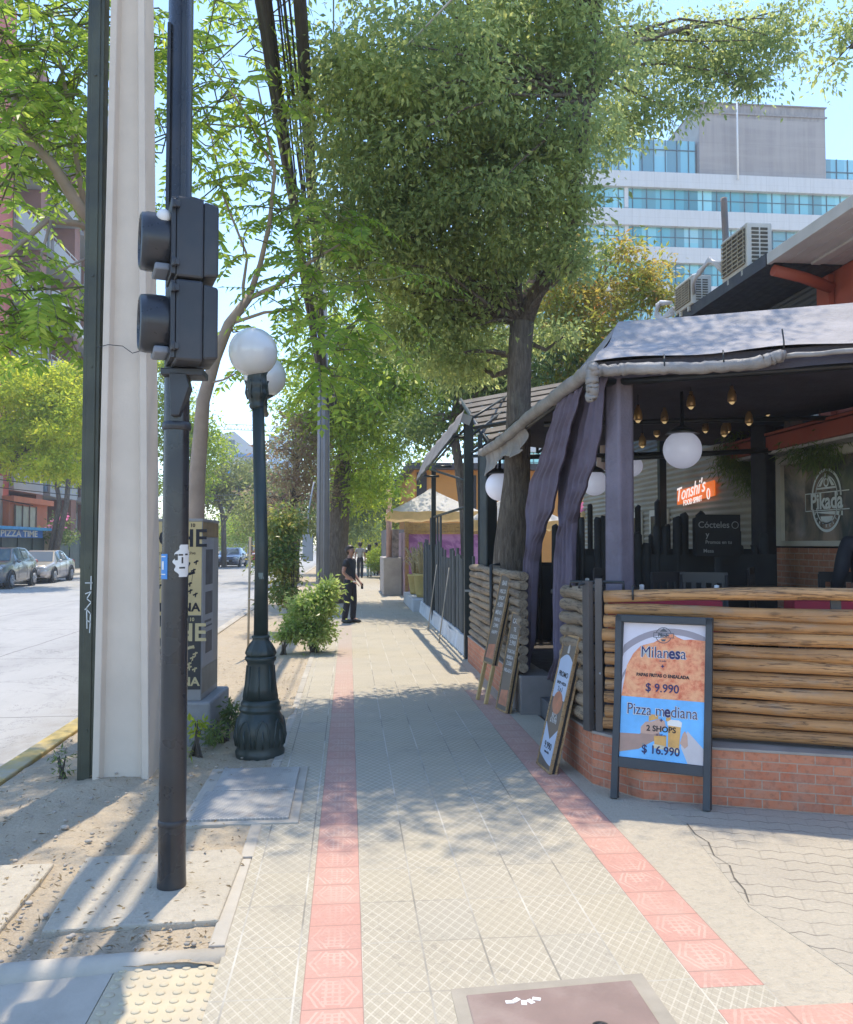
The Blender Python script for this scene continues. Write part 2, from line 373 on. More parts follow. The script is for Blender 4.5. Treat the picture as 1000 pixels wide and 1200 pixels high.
def rough_conc_mat():
    m = Mat('rough cast concrete'); a = m.noise(1.2, 6, .65).mapr(.35, .65); f = m.noise(55, 4, .75).mapr(.4, .65); g = m.noise(22, 5, .7).mapr(.52, .62)
    col = m.mix(a, (.49, .425, .325), (.43, .375, .29)); col = m.mix(g*.35, col, (.37, .325, .26)); col = m.mix(f*.35, col, (.60, .53, .42))
    m.base(col); m.rough(.9); m.bump(f+g*(-1.2), .5, .008); return m.mat
ROUGHC = rough_conc_mat()
def paver_mat():
    m = Mat('zigzag pavers'); m.co()
    xr = m.x*.94-m.y*.34; yr = m.y*.94+m.x*.34
    zz = ((xr/.11).fr()-.5).ab()*.05+m.noise(3, 3)*.05
    v = (yr+zz)/.125; row = v.fl(); u = (xr+(row*.5).fr()*.22)/.22
    j = (v.fr()-.5).ab().gt(.462); jx = (u.fr()-.5).ab().gt(.48)
    f = m.noise(55, 4, .7).mapr(.4, .65); a = m.noise(1.5, 5, .6).mapr(.35, .65)
    wn = m.n('ShaderNodeTexWhiteNoise'); wn.noise_dimensions = '2D'; m.l(m.vec(u.fl(), row), wn.inputs['Vector']); r = E(m.t, wn.outputs[0])
    col = m.mix(a, (.50, .44, .345), (.44, .385, .305)); col = m.mix(r*.3, col, (.47, .42, .34)); col = m.mix(f*.3, col, (.3, .27, .225))
    brk = m.noise(4, 4).mapr(.35, .55)
    col = m.mix(j*(brk*.8), col, (.17, .15, .125)); col = m.mix(jx*(brk*.3), col, (.24, .21, .18))
    m.base(col); m.rough(.9); m.bump(f*.5-j*1.2-jx*.5, .7, .01); return m.mat
g_ = MB(); g_.add([(-900, -60, -.135), (900, -60, -.135), (900, 1500, -.135), (-900, 1500, -.135)], [(0, 1, 2, 3)]); struct(g_.build('ground', GROUND))
rd = MB(); rd.add([(-15.2, -30, -.125), (-2.56, -30, -.125), (-2.56, 240, -.125), (-15.2, 240, -.125)], [(0, 1, 2, 3)]); struct(rd.build('road', ROAD))
# kerb of the near verge with its yellow paint, cross kerb of the dropped crossing
KY = plain('worn yellow kerb paint', (.50, .37, .13), .8, .2, 6, .3, 50, dirt=(.40, .36, .29), dirt_amt=1.0)
k = MB(); k.bx((-2.56, 3.7, -.2), (-2.40, 160, .0)); struct(k.build('kerb', CONC, bev=.015))
k = MB(); k.bx((-2.565, 3.9, -.05), (-2.395, 13.0, .004)); struct(k.build('kerb_paint', KY, bev=.01))
def terr(x, y, amp=1.):
    return (math.sin(x*5.1+y*3.3)*.006+math.sin(x*11.7-y*7.9)*.005+math.sin(x*23+y*19)*.003+rnd.uniform(-.004, .004))*amp
v_ = MB()
def verge(u, v):
    x = -2.40+u*(2.40-.50); y = 3.50+v*v*60
    h = -.012+terr(x, y)
    h += .045*math.exp(-(((x+1.6)/.5)**2+((y-6.1)/.45)**2)) + .03*math.exp(-(((x+1.0)/.6)**2+((y-8.2)/.8)**2))
    if u in (0, 1): h = -.03
    return (x, y, h)
v_.grid(verge, 60, 260); struct(v_.build('verge', GROUND))
# pavement tiles, strips
t = MB(); t.bx((-.50, -2, -.15), (-.164, 44, 0)); t.bx((.058, -2, -.15), (1.306, 44, 0)); struct(t.build('pavement', TILE))
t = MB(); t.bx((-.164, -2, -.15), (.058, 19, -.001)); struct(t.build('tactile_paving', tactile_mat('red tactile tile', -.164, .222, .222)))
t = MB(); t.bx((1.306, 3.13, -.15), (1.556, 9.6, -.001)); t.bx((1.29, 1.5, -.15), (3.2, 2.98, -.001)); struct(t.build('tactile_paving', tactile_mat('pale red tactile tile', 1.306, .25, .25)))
t = MB(); t.bx((-.164, 19, -.15), (.058, 44, -.002)); t.bx((1.306, 2.98, -.15), (1.556, 3.13, -.002)); t.bx((1.306, 9.6, -.15), (1.556, 12, -.002)); t.bx((1.306, 12, -.15), (1.9, 44, -.002)); struct(t.build('pavement', TILE))
t = MB(); t.bx((-.9, 44, -.15), (1.9, 200, -.001)); struct(t.build('pavement', CONC))
e = MB()
y = 3.62
while y < 44:
    L_ = .98; a = .004*rnd.uniform(-1, 1); e.box((-.535+a, y+L_/2, -.062), (.07, L_-.008, .132), rotm(0, 0, rnd.uniform(-.006, .006))); y += 1.0
struct(e.build('kerb_edging', CONC, bev=.008))
# forecourt: rough concrete band, zigzag pavers, slabs beyond
f = MB(); f.prism([(1.556, 3.05), (1.95, 3.05), (1.82, 3.8), (1.98, 4.94), (1.90, 5.6), (1.70, 12.), (1.556, 12)], -.15, -.003); f.prism([(1.556, 2.98), (8, 2.98), (8, 3.05), (1.556, 3.05)], -.15, -.003); struct(f.build('forecourt', ROUGHC))
f = MB(); f.prism([(1.95, 3.05), (9, 3.05), (9, 6.5), (1.90, 5.6), (1.98, 4.94), (1.82, 3.8)], -.15, -.001); struct(f.build('forecourt', paver_mat()))
f = MB(); f.prism([(1.556, 12), (1.9, 12), (1.9, 44), (1.556, 44)], -.2, -.006); f.prism([(-2.4, -2), (-.47, -2), (-.47, 3.04), (-2.4, 3.04)], -.2, -.03); struct(f.build('pavement', CONC))
cb = MB()
cb.tube([(-2.7, 3.30, -.06), (-1.8, 3.42, -.05), (-1.3, 3.50, -.045), (-.9, 3.55, -.05), (-.49, 3.57, -.055)], .068, 12); struct(cb.build('kerb', CONC))
yt = MB(); yt.bx((-.905, 3.04, -.15), (-.475, 3.50, -.022))
for i in range(7):
    for j in range(8):
        x = -.875+i*.061; y = 3.07+j*.061; yt.lathe([(.019, -.024), (.017, -.0185), (.011, -.0165), (.0, -.016)], (x, y, 0), 8)
YT = plain('yellow tactile tile', (.51, .43, .29), .85, .12, 7, .4, 60, dirt=(.46, .40, .31), dirt_amt=.9)
struct(yt.build('tactile_paving', YT))
sl_ = MB(); sl_.prism([(-2.4, 3.04), (-.91, 3.04), (-.91, 3.52), (-2.4, 3.33)], -.15, -.024); struct(sl_.build('pavement', CONC))
SLABC = ROUGHC
sb = MB(); sb.prism([(-1.29, 3.80), (-.56, 3.84), (-.545, 4.60), (-.60, 4.72), (-1.36, 4.66)], -.1, .016); struct(sb.build('concrete_slab', SLABC, bev=.01))
sb = MB(); sb.prism([(-2.0, 3.75), (-1.47, 3.76), (-1.50, 4.6), (-2.1, 4.6)], -.1, .012); struct(sb.build('concrete_slab', SLABC, bev=.01))
# opposite pavement and frontage
o = MB(); o.bx((-18.6, -30, -.2), (-15.2, 240, 0)); struct(o.build('pavement', CONC))
o = MB(); o.bx((-15.34, -30, -.2), (-15.16, 240, .006)); struct(o.build('kerb', CONC))

# ------------------------------------------------------------------ covers in the paving
PLATE = Mat('chequered steel plate'); PLATE.co()
_p = ((PLATE.x+PLATE.y)*38.).fr(); _q = ((PLATE.x-PLATE.y)*38.).fr()
_s = ((PLATE.x+PLATE.y)*19.).fr().lt(.5)
_h = (_p-.5).ab().lt(.2)*(_q-.5).ab().lt(.42)
_c = PLATE.mix(PLATE.noise(3, 5).mapr(.35, .65), (.30, .285, .27), (.40, .375, .34)); _c = PLATE.mix(_h*.6, _c, (.62, .59, .54)); _c = PLATE.mix(PLATE.noise(7, 6, .7).mapr(.55, .7)*.5, _c, (.2, .13, .09))
PLATE.base(_c); PLATE.rough(.55); PLATE.set(Metallic=.3); PLATE.bump(_h, .7, .004)
mc = thing('access_cover', 'grey two-leaf chequered steel access cover set in the dirt verge beside the pavement', 'manhole cover', (-.64, 5.78, 0))
b = MB(); b.bx((-.29, -.585, -.05), (.29, -.005, .024)); b.build('cover_leaf', PLATE.mat, mc, bev=.004)
b = MB(); b.bx((-.25, .005, -.05), (.29, .56, .026)); b.build('cover_leaf', PLATE.mat, mc, bev=.004)
b = MB(); b.bx((-.34, -.64, -.06), (.35, .62, .010)); b.build('frame', CONC, mc, bev=.006)
mh = thing('manhole_cover', 'reddish brown rectangular manhole cover at the bottom of the picture', 'manhole cover', (.74, 2.86, 0))
MHB = plain('brown cover concrete', (.25, .175, .15), .85, .18, 6, .4, 60, dirt=(.40, .33, .28), dirt_amt=.5)
b = MB(); b.prism([(-.31, -.30), (.33, -.30), (.325, .335), (-.31, .285)], -.03, .008); b.build('lid', MHB, mh, bev=.006)
b = MB(); b.prism([(-.36, -.36), (.39, -.36), (.385, .385), (-.36, .335)], -.03, .004); b.build('frame', plain('cover frame concrete', (.34, .30, .24), .85, .2, 6, .3), mh)
b = MB(); b.lathe([(.03, .008), (.03, .0095), (.022, .0095), (.022, .0085), (.0, .0085)], (.12, .04, 0), 14); b.build('lift_hole', BLACK, mh)
b = MB()
for q in range(5): b.box((-.16+.025*q, .22+.012*math.sin(q*2), .0086), (.03, .02, .001), rotm(0, 0, q*.7))
b.build('paint_splash', WHITE, mh)
# small sheet metal cover strip right bottom
b = MB(); b.prism([(1.98, 2.98), (3.2, 2.98), (3.3, 3.25), (2.02, 3.22)], -.03, .006)
tag(b.build('concrete_cover', CONC, bev=.004), 'pale smooth concrete chamber cover at the bottom right corner of the forecourt', 'chamber cover')
b = MB()
cp = [(1.99, 4.93), (1.965, 4.75), (1.985, 4.62), (1.93, 4.42), (1.95, 4.28), (1.90, 4.12), (1.885, 3.98), (1.84, 3.84)]
for i in range(len(cp)-1):
    a = Vector((*cp[i], 0)); c = Vector((*cp[i+1], 0)); d = c-a; nrm = Vector((-d.y, d.x, 0)).normalized()*rnd.uniform(.001, .006)
    b.add([a-nrm+Vector((0, 0, .002)), a+nrm+Vector((0, 0, .002)), c+nrm*.6+Vector((0, 0, .002)), c-nrm*.6+Vector((0, 0, .002))], [(0, 1, 2, 3)])
struct(b.build('paving_crack', plain('crack', (.13, .115, .095), 1., .2)))
# ================================================================== street furniture on the verge
def atx(px, py, x):
    d = _R*((px-500)/1000)+_U*((600-py)/1000)+_F
    t = x/d.x
    return Vector((x, d.y*t, CAM_H+d.z*t))
# ---- traffic signal pole
PX, PY = -.838, 4.235
tp = thing('traffic_signal_pole', 'tall dark steel pole carrying two pedestrian signal heads seen from behind', 'traffic signal', (PX, PY, 0))
POLE = plain('dark pole paint', (.026, .028, .032), .3, .3, 3, .08, 60, dirt=(.085, .07, .055), dirt_amt=.6)
b = MB(); b.lathe([(.072, -.05), (.068, .03), (.0645, .12), (.063, 1.2), (.060, 2.6), (.060, 7.5)], (0, 0, 0), 28); b.build('pole', POLE, tp)
b = MB(); b.box((.03, -.062, 5.2), (.024, .014, 4.2)); b.box((-.045, -.05, 3.6), (.018, .02, 1.2)); b.build('conduit', POLE, tp, bev=.004)
SIGB = plain('signal housing', (.030, .032, .038), .42, .25, 5, .12, 120, dirt=(.08, .075, .07), dirt_amt=.4)
def signal_head(z, label, drum):
    h = bpy.data.objects.new('signal_head', None); COL.objects.link(h); h.parent = tp; h.location = (-.002, -.12, z); h.rotation_euler = (0, 0, R(17)); h['label'] = label
    b = MB(); b.xprism([(0, 0), (.125, .0), (.125, .38), (0, .38)], -.14, .14); b.build('housing', SIGB, h, bev=.012)
    b = MB(); b.xprism([(.125, .010), (.195, .018), (.195, .358), (.125, .37)], -.135, .135); b.build('back_cover', SIGB, h, bev=.012)
    b = MB()
    for q in (.06, .33): b.box((.0, -.158, q), (.03, .02, .03)); b.lathe([(.012, -.02), (.012, .02)], (-.012, -.160, q), 8)
    b.bx((-.022, -.14, .01), (-.001, .14, .37)); b.build('hinge_rail', SIGB, h, bev=.003)
    d = MB(); n = 28
    prof = [(.0, .130), (-.02, .137), (-.095, .137), (-.122, .132), (-.130, .118), (-.118, .112)]
    vs = [(x-.023, r*math.sin(2*math.pi*j/n), .19+r*math.cos(2*math.pi*j/n)) for x, r in prof for j in range(n)]
    d.add(vs, [(i*n+j, i*n+(j+1) % n, (i+1)*n+(j+1) % n, (i+1)*n+j) for i in range(len(prof)-1) for j in range(n)], 0, True)
    d.build('visor', plain('visor plastic', (.034, .036, .042), .32, .2, 5, .05), h)
    l_ = MB(); l_.add([(-.125, .112*math.sin(2*math.pi*j/n), .19+.112*math.cos(2*math.pi*j/n)) for j in range(n)], [tuple(range(n))]); l_.build('lens', plain('dark lens', (.05, .05, .055), .2, .1), h)
    if drum: q = MB(); q.ball((-.052, -.10, .285), .034, 12, 8, 0, 1, .75, 1.0); q.build('white_stain', WHITE, h)
    q = MB(); q.box((-.055, 0, .055), (.07, .18, .035)); q.build('lower_lip', plain('grey plastic', (.2, .22, .26), .5), h, bev=.01)
    return h
signal_head(2.885, 'upper signal head with a white stain on its visor', True)
signal_head(2.495, 'lower signal head', False)
b = MB(); b.xprism([(-.02, 2.47), (.06, 2.47), (.075, 2.40), (.03, 2.26), (-.01, 2.26)], -.10, .0); b.bx((-.06, -.1, 2.455), (.14, .06, 2.49)); b.build('bracket', SIGB, tp, bev=.006)
b = MB(); b.lathe([(.064, 2.20), (.069, 2.205), (.069, 2.235), (.064, 2.24)], (0, 0, 0), 24); b.build('clamp_band', SIGB, tp); b = MB(); b.lathe([(.063, .3), (.067, .305), (.067, .33), (.063, .335)], (0, 0, 0), 24); b.build('clamp_band', SIGB, tp)
def patch(mb, r, cells, m=0):
    for (a0, a1, z0, z1) in cells:
        n = 6; vs = []
        for i in range(n+1):
            a = R(a0+(a1-a0)*i/n); vs += [(r*math.cos(a), r*math.sin(a), z0), (r*math.cos(a), r*math.sin(a), z1)]
        mb.add(vs, [(2*i, 2*i+2, 2*i+3, 2*i+1) for i in range(n)], m, True)
BLUE = plain('blue sticker', (.06, .24, .56), .5, .1); PAPER = plain('paper', (.72, .71, .68), .7, .08)
b = MB(); patch(b, .0650, [(-165, -112, 1.48, 1.60)]); patch(b, .0655, [(-150, -132, 1.525, 1.565), (-160, -122, 1.585, 1.59), (-160, -122, 1.50, 1.505)], 1)
o = b.build('sticker', [BLUE, PAPER], tp); o['label'] = 'blue sticker'
b = MB(); fz = [(1.49, -62, -20), (1.51, -74, -12), (1.53, -80, -5), (1.55, -84, -8), (1.57, -86, 0), (1.59, -80, 2), (1.61, -74, -2), (1.63, -62, -10), (1.645, -50, -16)]
for i in range(48):
    q = 1.49+.155*i/48; q1 = 1.49+.155*(i+1)/48; lo = float(np.interp(q, [f_[0] for f_ in fz], [f_[1] for f_ in fz])); hi = float(np.interp(q, [f_[0] for f_ in fz], [f_[2] for f_ in fz]))
    patch(b, .0646, [(lo+5*math.sin(q*160), hi+4*math.sin(q*130+1), q, q1)])
patch(b, .0650, [(-66, -45, 1.592, 1.600), (-34, -16, 1.594, 1.602), (-52, -44, 1.555, 1.585), (-62, -34, 1.53, 1.538), (-80, -68, 1.57, 1.60)], 1)
o = b.build('sticker', [PAPER, POLE], tp); o['label'] = 'torn white stencil sticker'

# ---- concrete utility pole with its steel cable guard
cp_ = thing('utility_pole', 'massive pale concrete utility pole with a recessed face and a green steel cable guard', 'utility pole', (-1.56, 6.30, 0))
b = MB()
def hsec(z):
    wx = .19-.013*z; wy = .20-.009*z; fl = .045; dp = .055
    x0, x1 = -wx, wx; 
    P = [(x0, -wy), (x0+fl, -wy), (x0+fl+.02, -wy+dp), (x1-fl-.02, -wy+dp), (x1-fl, -wy), (x1, -wy), (x1, wy), (x1-fl, wy), (x1-fl-.02, wy-dp), (x0+fl+.02, wy-dp), (x0+fl, wy), (x0, wy)]
    return [(p[0]-.006*z, p[1], z) for p in P]
zs = [-.1, 0, .06, .5, 1, 1.5, 2, 2.5, 3, 3.5, 4, 5, 6, 7, 8, 9.2]
for z in zs: b.v += hsec(z)
n = 12
for i in range(len(zs)-1):
    for j in range(n): b.f.append((i*n+j, i*n+(j+1) % n, (i+1)*n+(j+1) % n, (i+1)*n+j)); b.mi.append(0); b.sm.append(False)
b.f.append(tuple((len(zs)-1)*n+j for j in range(n))); b.mi.append(0); b.sm.append(False)
b.build('shaft', CONC_POLE, cp_, bev=.009)
b = MB(); b.box((0, 0, 8.7), (1.9, .12, .12)); b.build('crossarm', CONC_POLE, cp_)
CH = plain('weathered green steel', (.060, .064, .040), .5, .35, 4, .3, 50, dirt=(.025, .026, .020), dirt_amt=.8)
b = MB()
b.bx((-.315, -.12, -.02), (-.20, -.112, 7)); b.bx((-.315, -.112, -.02), (-.305, .0, 7)); b.bx((-.212, -.112, -.02), (-.20, .0, 7)); b.bx((-.285, -.130, -.02), (-.225, -.1205, 7)); b.build('cable_guard', CH, cp_, bev=.004)
for z in (.35, 1.48, 2.9, 3.55, 5.0): b = MB(); b.tube([(-.255, -.130, z), (-.255, -.137, z)], .011, 8); b.build('bolt', CH, cp_)
GR = plain('white graffiti', (.62, .64, .62), .6)
b = MB()
def stroke(mb, pts, wd, y, m=0):
    for (x0, z0), (x1, z1) in zip(pts[:-1], pts[1:]):
        a = math.atan2(z1-z0, x1-x0); L = math.hypot(x1-x0, z1-z0)
        mb.box(((x0+x1)/2, y, (z0+z1)/2), (L+wd, .0016, wd), rotm(0, -a, 0), m)
for pts in ([(-.235, 1.42), (-.235, 1.33)], [(-.272, 1.375), (-.228, 1.375)], [(-.27, 1.30), (-.232, 1.315), (-.262, 1.265), (-.232, 1.24), (-.272, 1.19)], [(-.262, 1.20), (-.258, 1.06)], [(-.262, 1.19), (-.235, 1.16), (-.238, 1.10), (-.258, 1.115)], [(-.236, 1.10), (-.240, 1.03)]): stroke(b, pts, .007, -.1318)
b.build('graffiti', GR, cp_)
b = MB(); b.tube([(-.2, -.20, 3.02), (-.12, -.205, 3.04), (-.02, -.215, 3.03), (.05, -.22, 2.98), (.12, -.23, 3.0), (.18, -.24, 2.99)], .003, 5); b.build('loose_wire', BLACK, cp_)

# ---- lamp post with two globes
lp = thing('street_lamp', 'dark green cast iron lamp post with white glass globes and ornate base', 'street lamp', (-.69, 6.87, 0))
b = MB(); b.lathe([(.182, -.05), (.190, .0), (.192, .03), (.180, .048), (.187, .075), (.195, .13), (.196, .18), (.188, .24), (.170, .295), (.152, .325), (.150, .33), (.163, .345), (.164, .362), (.148, .376), (.154, .39), (.150, .405), (.136, .43)], (0, 0, 0), 40)
for k_ in range(8):     # raised leaf panels of the foot
    a = k_*math.pi/4+.2; u = Vector((math.cos(a), math.sin(a), 0)); s_ = Vector((-math.sin(a), math.cos(a), 0)); pts = []
    for q in range(9):
        t_ = q/8*math.pi; zq = .08+.20*math.sin(t_); rr = float(np.interp(zq, [.048, .075, .13, .18, .24, .295], [.18, .187, .195, .196, .188, .17]))*math.cos(.30*math.cos(t_))-.001; pts.append(u*rr+s_*(.058*math.cos(t_))+Vector((0, 0, zq)))
    b.tube(pts, .010, 6)
    b.tube([u*.187+Vector((0, 0, .07)), u*.196+Vector((0, 0, .14)), u*.193+Vector((0, 0, .21))], [.008, .014, .004], 6)
b.build('base', GREENMET, lp)
b = MB(); b.lathe([(.138, .43), (.122, .52), (.110, .62), (.104, .70), (.108, .72), (.122, .735), (.124, .755), (.113, .765)], (0, 0, 0), 40)
for k_ in range(8):
    a = k_*math.pi/4; u = Vector((math.cos(a), math.sin(a), 0)); b.tube([u*.134+Vector((0, 0, .44)), u*.119+Vector((0, 0, .54)), u*.106+Vector((0, 0, .69))], .006, 5)
b.build('pedestal', GREENMET, lp)
b = MB(); b.lathe([(.112, .765), (.118, .785), (.108, .82), (.085, .86), (.068, .885), (.064, .90), (.072, .91), (.070, .92), (.056, .93)], (0, 0, 0), 40, 0, True, (12, .05, .77, .87)); b.build('fluted_collar', GREENMET, lp)
b = MB(); b.tube([(0, 0, .92), (0, 0, 1.6), (-.035, 0, 2.74)], [.057, .052, .048], 24); b.build('shaft', GREENMET, lp)
b = MB(); b.lathe([(.047, 2.72), (.058, 2.735), (.062, 2.75), (.055, 2.765), (.068, 2.80), (.082, 2.83), (.084, 2.86), (.075, 2.88), (.082, 2.90), (.086, 2.93), (.078, 2.945), (.075, 3.0), (.085, 3.02), (.09, 3.035), (.0, 3.035)], (-.045, 0, 0), 28)
for k_ in range(6):
    a = k_*math.pi/3; u = Vector((math.cos(a), math.sin(a), 0)); b.tube([u*.07+Vector((-.045, 0, 2.8)), u*.088+Vector((-.045, 0, 2.85)), u*.08+Vector((-.045, 0, 2.92)), u*.09+Vector((-.045, 0, 2.95))], .008, 5)
b.build('capital', GREENMET, lp)
GL = Mat('milk glass globe'); GL.base(GL.mix(GL.noise(3, 4).mapr(.4, .7)*.4, (.66, .66, .64), (.54, .52, .46))); GL.rough(.18); GL.p.inputs['Subsurface Weight'].default_value = .35; GL.p.inputs['Subsurface Radius'].default_value = (.2, .2, .2); GL.p.inputs['Coat Weight'].default_value = .5; GL.p.inputs['Coat Roughness'].default_value = .06
b = MB(); b.ball((-.075, -.02, 3.175), .193, 32, 20); b.build('globe', GL.mat, lp)
b = MB(); b.tube([(0, 0, 2.9), (-.04, .35, 2.82), (-.05, .8, 2.80), (-.07, .88, 2.84), (-.07, .88, 2.98)], .026, 8); b.lathe([(.03, 2.95), (.08, 2.98), (.085, 3.01), (0, 3.015)], (-.07, .88, 0), 18); b.build('rear_arm', GREENMET, lp)
b = MB(); b.ball((-.07, .88, 3.155), .19, 28, 16); b.build('globe', GL.mat, lp)
b = MB(); patch(b, .0535, [(-110, -70, 1.385, 1.42), (-100, -64, 1.37, 1.39)]); b.v = [(v[0], v[1], v[2]) for v in b.v]; b.build('sticker', plain('worn grey sticker', (.16, .2, .18), .6), lp)

# ---- square advertising column with posters
ac = thing('advertising_column', 'square poster column on a concrete block between the signal pole and the lamp post', 'poster column', (-1.53, 7.62, 0), R(-3))
b = MB(); b.bx((-.42, -.40, -.05), (.42, .42, .345)); b.build('concrete_block', plain('block concrete', (.33, .33, .33), .85, .2, 4, .35, 50, dirt=(.2, .18, .16), dirt_amt=.6), ac, bev=.02)
STEELG = plain('grey steel sheet', (.30, .29, .28), .5, .15, 4, .1)
b = MB(); b.bx((-.33, -.33, .345), (.33, .33, 1.84)); b.bx((-.335, -.335, 1.835), (.335, .335, 1.858)); b.build('cabinet', STEELG, ac, bev=.006)
TAN = plain('tan poster paper', (.60, .47, .235), .75, .12, 6, .05, dirt=(.45, .38, .22), dirt_amt=.5); DKP = plain('dark poster paper', (.045, .045, .045), .7, .2, 6, .05); LG = plain('grey poster', (.36, .355, .36), .6, .12); TANI = plain('tan print', (.56, .46, .25), .7, .1)
def poster(z0, z1, paper, ink, head):
    h = z1-z0
    b = MB(); b.bx((-.325, -.334, z0), (.325, -.3305, z1)); p = b.build('poster', paper, ac); p['label'] = head
    def tx(s, size, z, bold=.0, x=0, sx=1.): return text(s, size, ink, p, (x, -.3355, z), (R(90), 0, 0), 'CENTER', bold, .0008, 'lettering', 0, sx)
    tx('N O C H E' if False else 'NOCHE', .205, z1-.145, .004, -.0, 1.02); tx('08 - 09 - 10', .042, z1-.032, .001, .17); tx('06  –  N°', .042, z1-.032, .001, -.17); tx('de la ciudad de noche', .036, z1-.262, 0, .07, 1.3)
    tx('NOCTURNA', .098, z0+.062, .003, .015, 1.08)
    d = MB(); g = random.Random(5)
    pts = [(g.uniform(-.29, .29), g.uniform(z0+.16, z1-.3)) for _ in range(30)]
    for i in range(0, 28): 
        if i % 3: stroke(d, [pts[i], ((pts[i][0]+pts[i+1][0])/2, (pts[i][1]+pts[i+1][1])/2)], .003, -.3345)
    for (x, z) in pts: stroke(d, [(x-.014, z), (x+.014, z+.012)], .012, -.3345); stroke(d, [(x, z-.014), (x+.004, z+.014)], .01, -.3345)
    for i in range(6): stroke(d, [(.02+i*.04, z0+.36+.02*math.sin(i)), (.06+i*.04, z0+.38+.05*math.sin(i*2.))], .022, -.3345)
    d.build('star_drawing', ink, p)
poster(1.055, 1.833, TAN, INK, 'tan poster reading NOCHE NOCTURNA'); poster(.44, 1.05, DKP, TANI, 'dark poster with tan lettering')
b = MB(); b.bx((.3305, -.325, .62), (.334, .10, 1.70)); p = b.build('poster', LG, ac); p['label'] = 'grey side poster'
b = MB()
for (y0, y1, z0, z1) in ((-.22, .06, 1.30, 1.60), (-.22, .06, 1.05, 1.24), (-.24, .02, .98, 1.0), (-.24, .05, .94, .955), (-.2, .05, .72, .9)): b.bx((.3342, y0, z0), (.3352, y1, z1))
b.build('printed_picture', plain('dark print', (.10, .10, .11), .6, .5, 9), p)
b = MB(); b.bx((.3305, -.32, .40), (.3335, .3, .61)); b.build('poster', plain('brown poster', (.32, .28, .22), .7, .25, 9), ac)
b = MB(); b.bx((.3305, -.325, 1.705), (.3338, .3, 1.83)); b.build('poster', plain('brown wood print', (.30, .20, .10), .7, .3, 9), ac)

# ---- rear power pole with grey meter box
pp = thing('utility_pole', 'slim ribbed grey power pole behind the leafy shrubs with a meter box on it', 'utility pole', (-.62, 20.2, 0))
b = MB(); b.tube([(0, 0, -.1), (0, 0, 5.3), (-.03, 0, 8.8)], [.15, .125, .1], 10)
for a in (.0, .6, 1.2, 2., 4.2, 5.0): b.tube([(.15*math.cos(a), .15*math.sin(a), .1), (.145*math.cos(a), .145*math.sin(a), 3), (.13*math.cos(a), .13*math.sin(a), 5.2)], .022, 6)
b.build('shaft', plain('grey pole', (.27, .265, .27), .8, .15, 3, .3), pp)
b = MB(); b.box((-.33, -.14, 1.55), (.24, .16, .62)); b.build('meter_box', GREYMET, pp, bev=.015)
b = MB(); b.tube([(-.33, -.1, 1.86), (-.32, -.1, 2.4), (-.2, -.05, 3.1)], .02, 6); b.build('conduit', GREYMET, pp)
b = MB(); b.box((0, 0, 5.15), (.6, .08, .08)); b.tube([(-.2, 0, 5.2), (-.2, 0, 5.35)], .04, 8); b.tube([(.2, 0, 5.2), (.2, 0, 5.35)], .04, 8); b.lathe([(.11, 4.9), (.11, 5.1)], (.22, -.1, 0), 10); b.build('crossarm', BLACK, pp)

# ---- cables over the verge
CAB = plain('weathered black cable', (.075, .066, .060), .7, .3, 9, .2, 40)
def span(a, c, sag, n=14): return [Vector(a).lerp(Vector(c), i/n)-Vector((0, 0, sag*math.sin(math.pi*i/n))) for i in range(n+1)]
def bundle(label, px0, Y0, n, r, spread, wraps=False, end=(-.62, 20.1, 5.2)):
    A = at(px0, 0, Y0); B = Vector(end); A2 = A+(A-B)*.75
    b = MB(); g = random.Random(px0)
    for i in range(n):
        dx, dz = g.uniform(-spread, spread), g.uniform(-spread, spread); ph = g.uniform(0, 6)
        pts = []
        for k_ in range(40):
            t_ = k_/39; p = A2.lerp(B, t_)-Vector((0, 0, .22*math.sin(math.pi*t_)))
            s_ = .5+.5*(1-t_)
            p += Vector((dx*s_+.02*math.sin(t_*14+ph), 0, dz*s_+.02*math.cos(t_*11+ph))); pts.append(p)
        b.tube(pts, r*g.uniform(.7, 1.3), 6, 0)
    return tag(b.build('cable_bundle', CAB), label, 'cables', 'overhead cables to the rear power pole')
bundle('thickest overhead cable bundle, leftmost, running to the rear power pole', 312, 8, 16, .022, .06)
bundle('second overhead cable bundle beside the tree leaves, near the thickest bundle', 354, 8, 14, .02, .062, end=(-.55, 20.1, 5.25))
bundle('loose pair of thin overhead cables between the two thick bundles', 333, 8, 5, .012, .07, end=(-.6, 20.1, 5.3))
b = MB(); b.tube(span(tuple(at(391, -10, 9)), (-.35, 20, 4.9), .3), .009, 5); tag(b.build('cable', plain('pale cable', (.28, .27, .20), .6)), 'single thin pale overhead cable right of the dark bundles', 'cable')
b = MB(); b.tube(span(tuple(at(540, -12, 7)), tuple(at(378, 146, 12)), .05), .010, 5)
for s_ in (0,): p_ = at(486, 45, 8.5); b.tube([p_+Vector((-.05, 0, -.06)), p_+Vector((.05, 0, .06))], .022, 6)
tag(b.build('cable', plain('white cable', (.62, .60, .56), .6)), 'white service cable slanting up across the dark tree crown', 'cable')
b = MB(); b.tube(span((-14, 30, 4.1), (-6, 62, 5.3), .5), .018, 5); b.tube(span((-14, 30, 3.8), (-6, 62, 5.0), .5), .018, 5); b.tube(span((-18, 32, 5.2), (-12.8, 36, 3.2), .3), .02, 5)
tag(b.build('cable', BLACK), 'overhead wires crossing in front of the far trees on the left', 'cable')
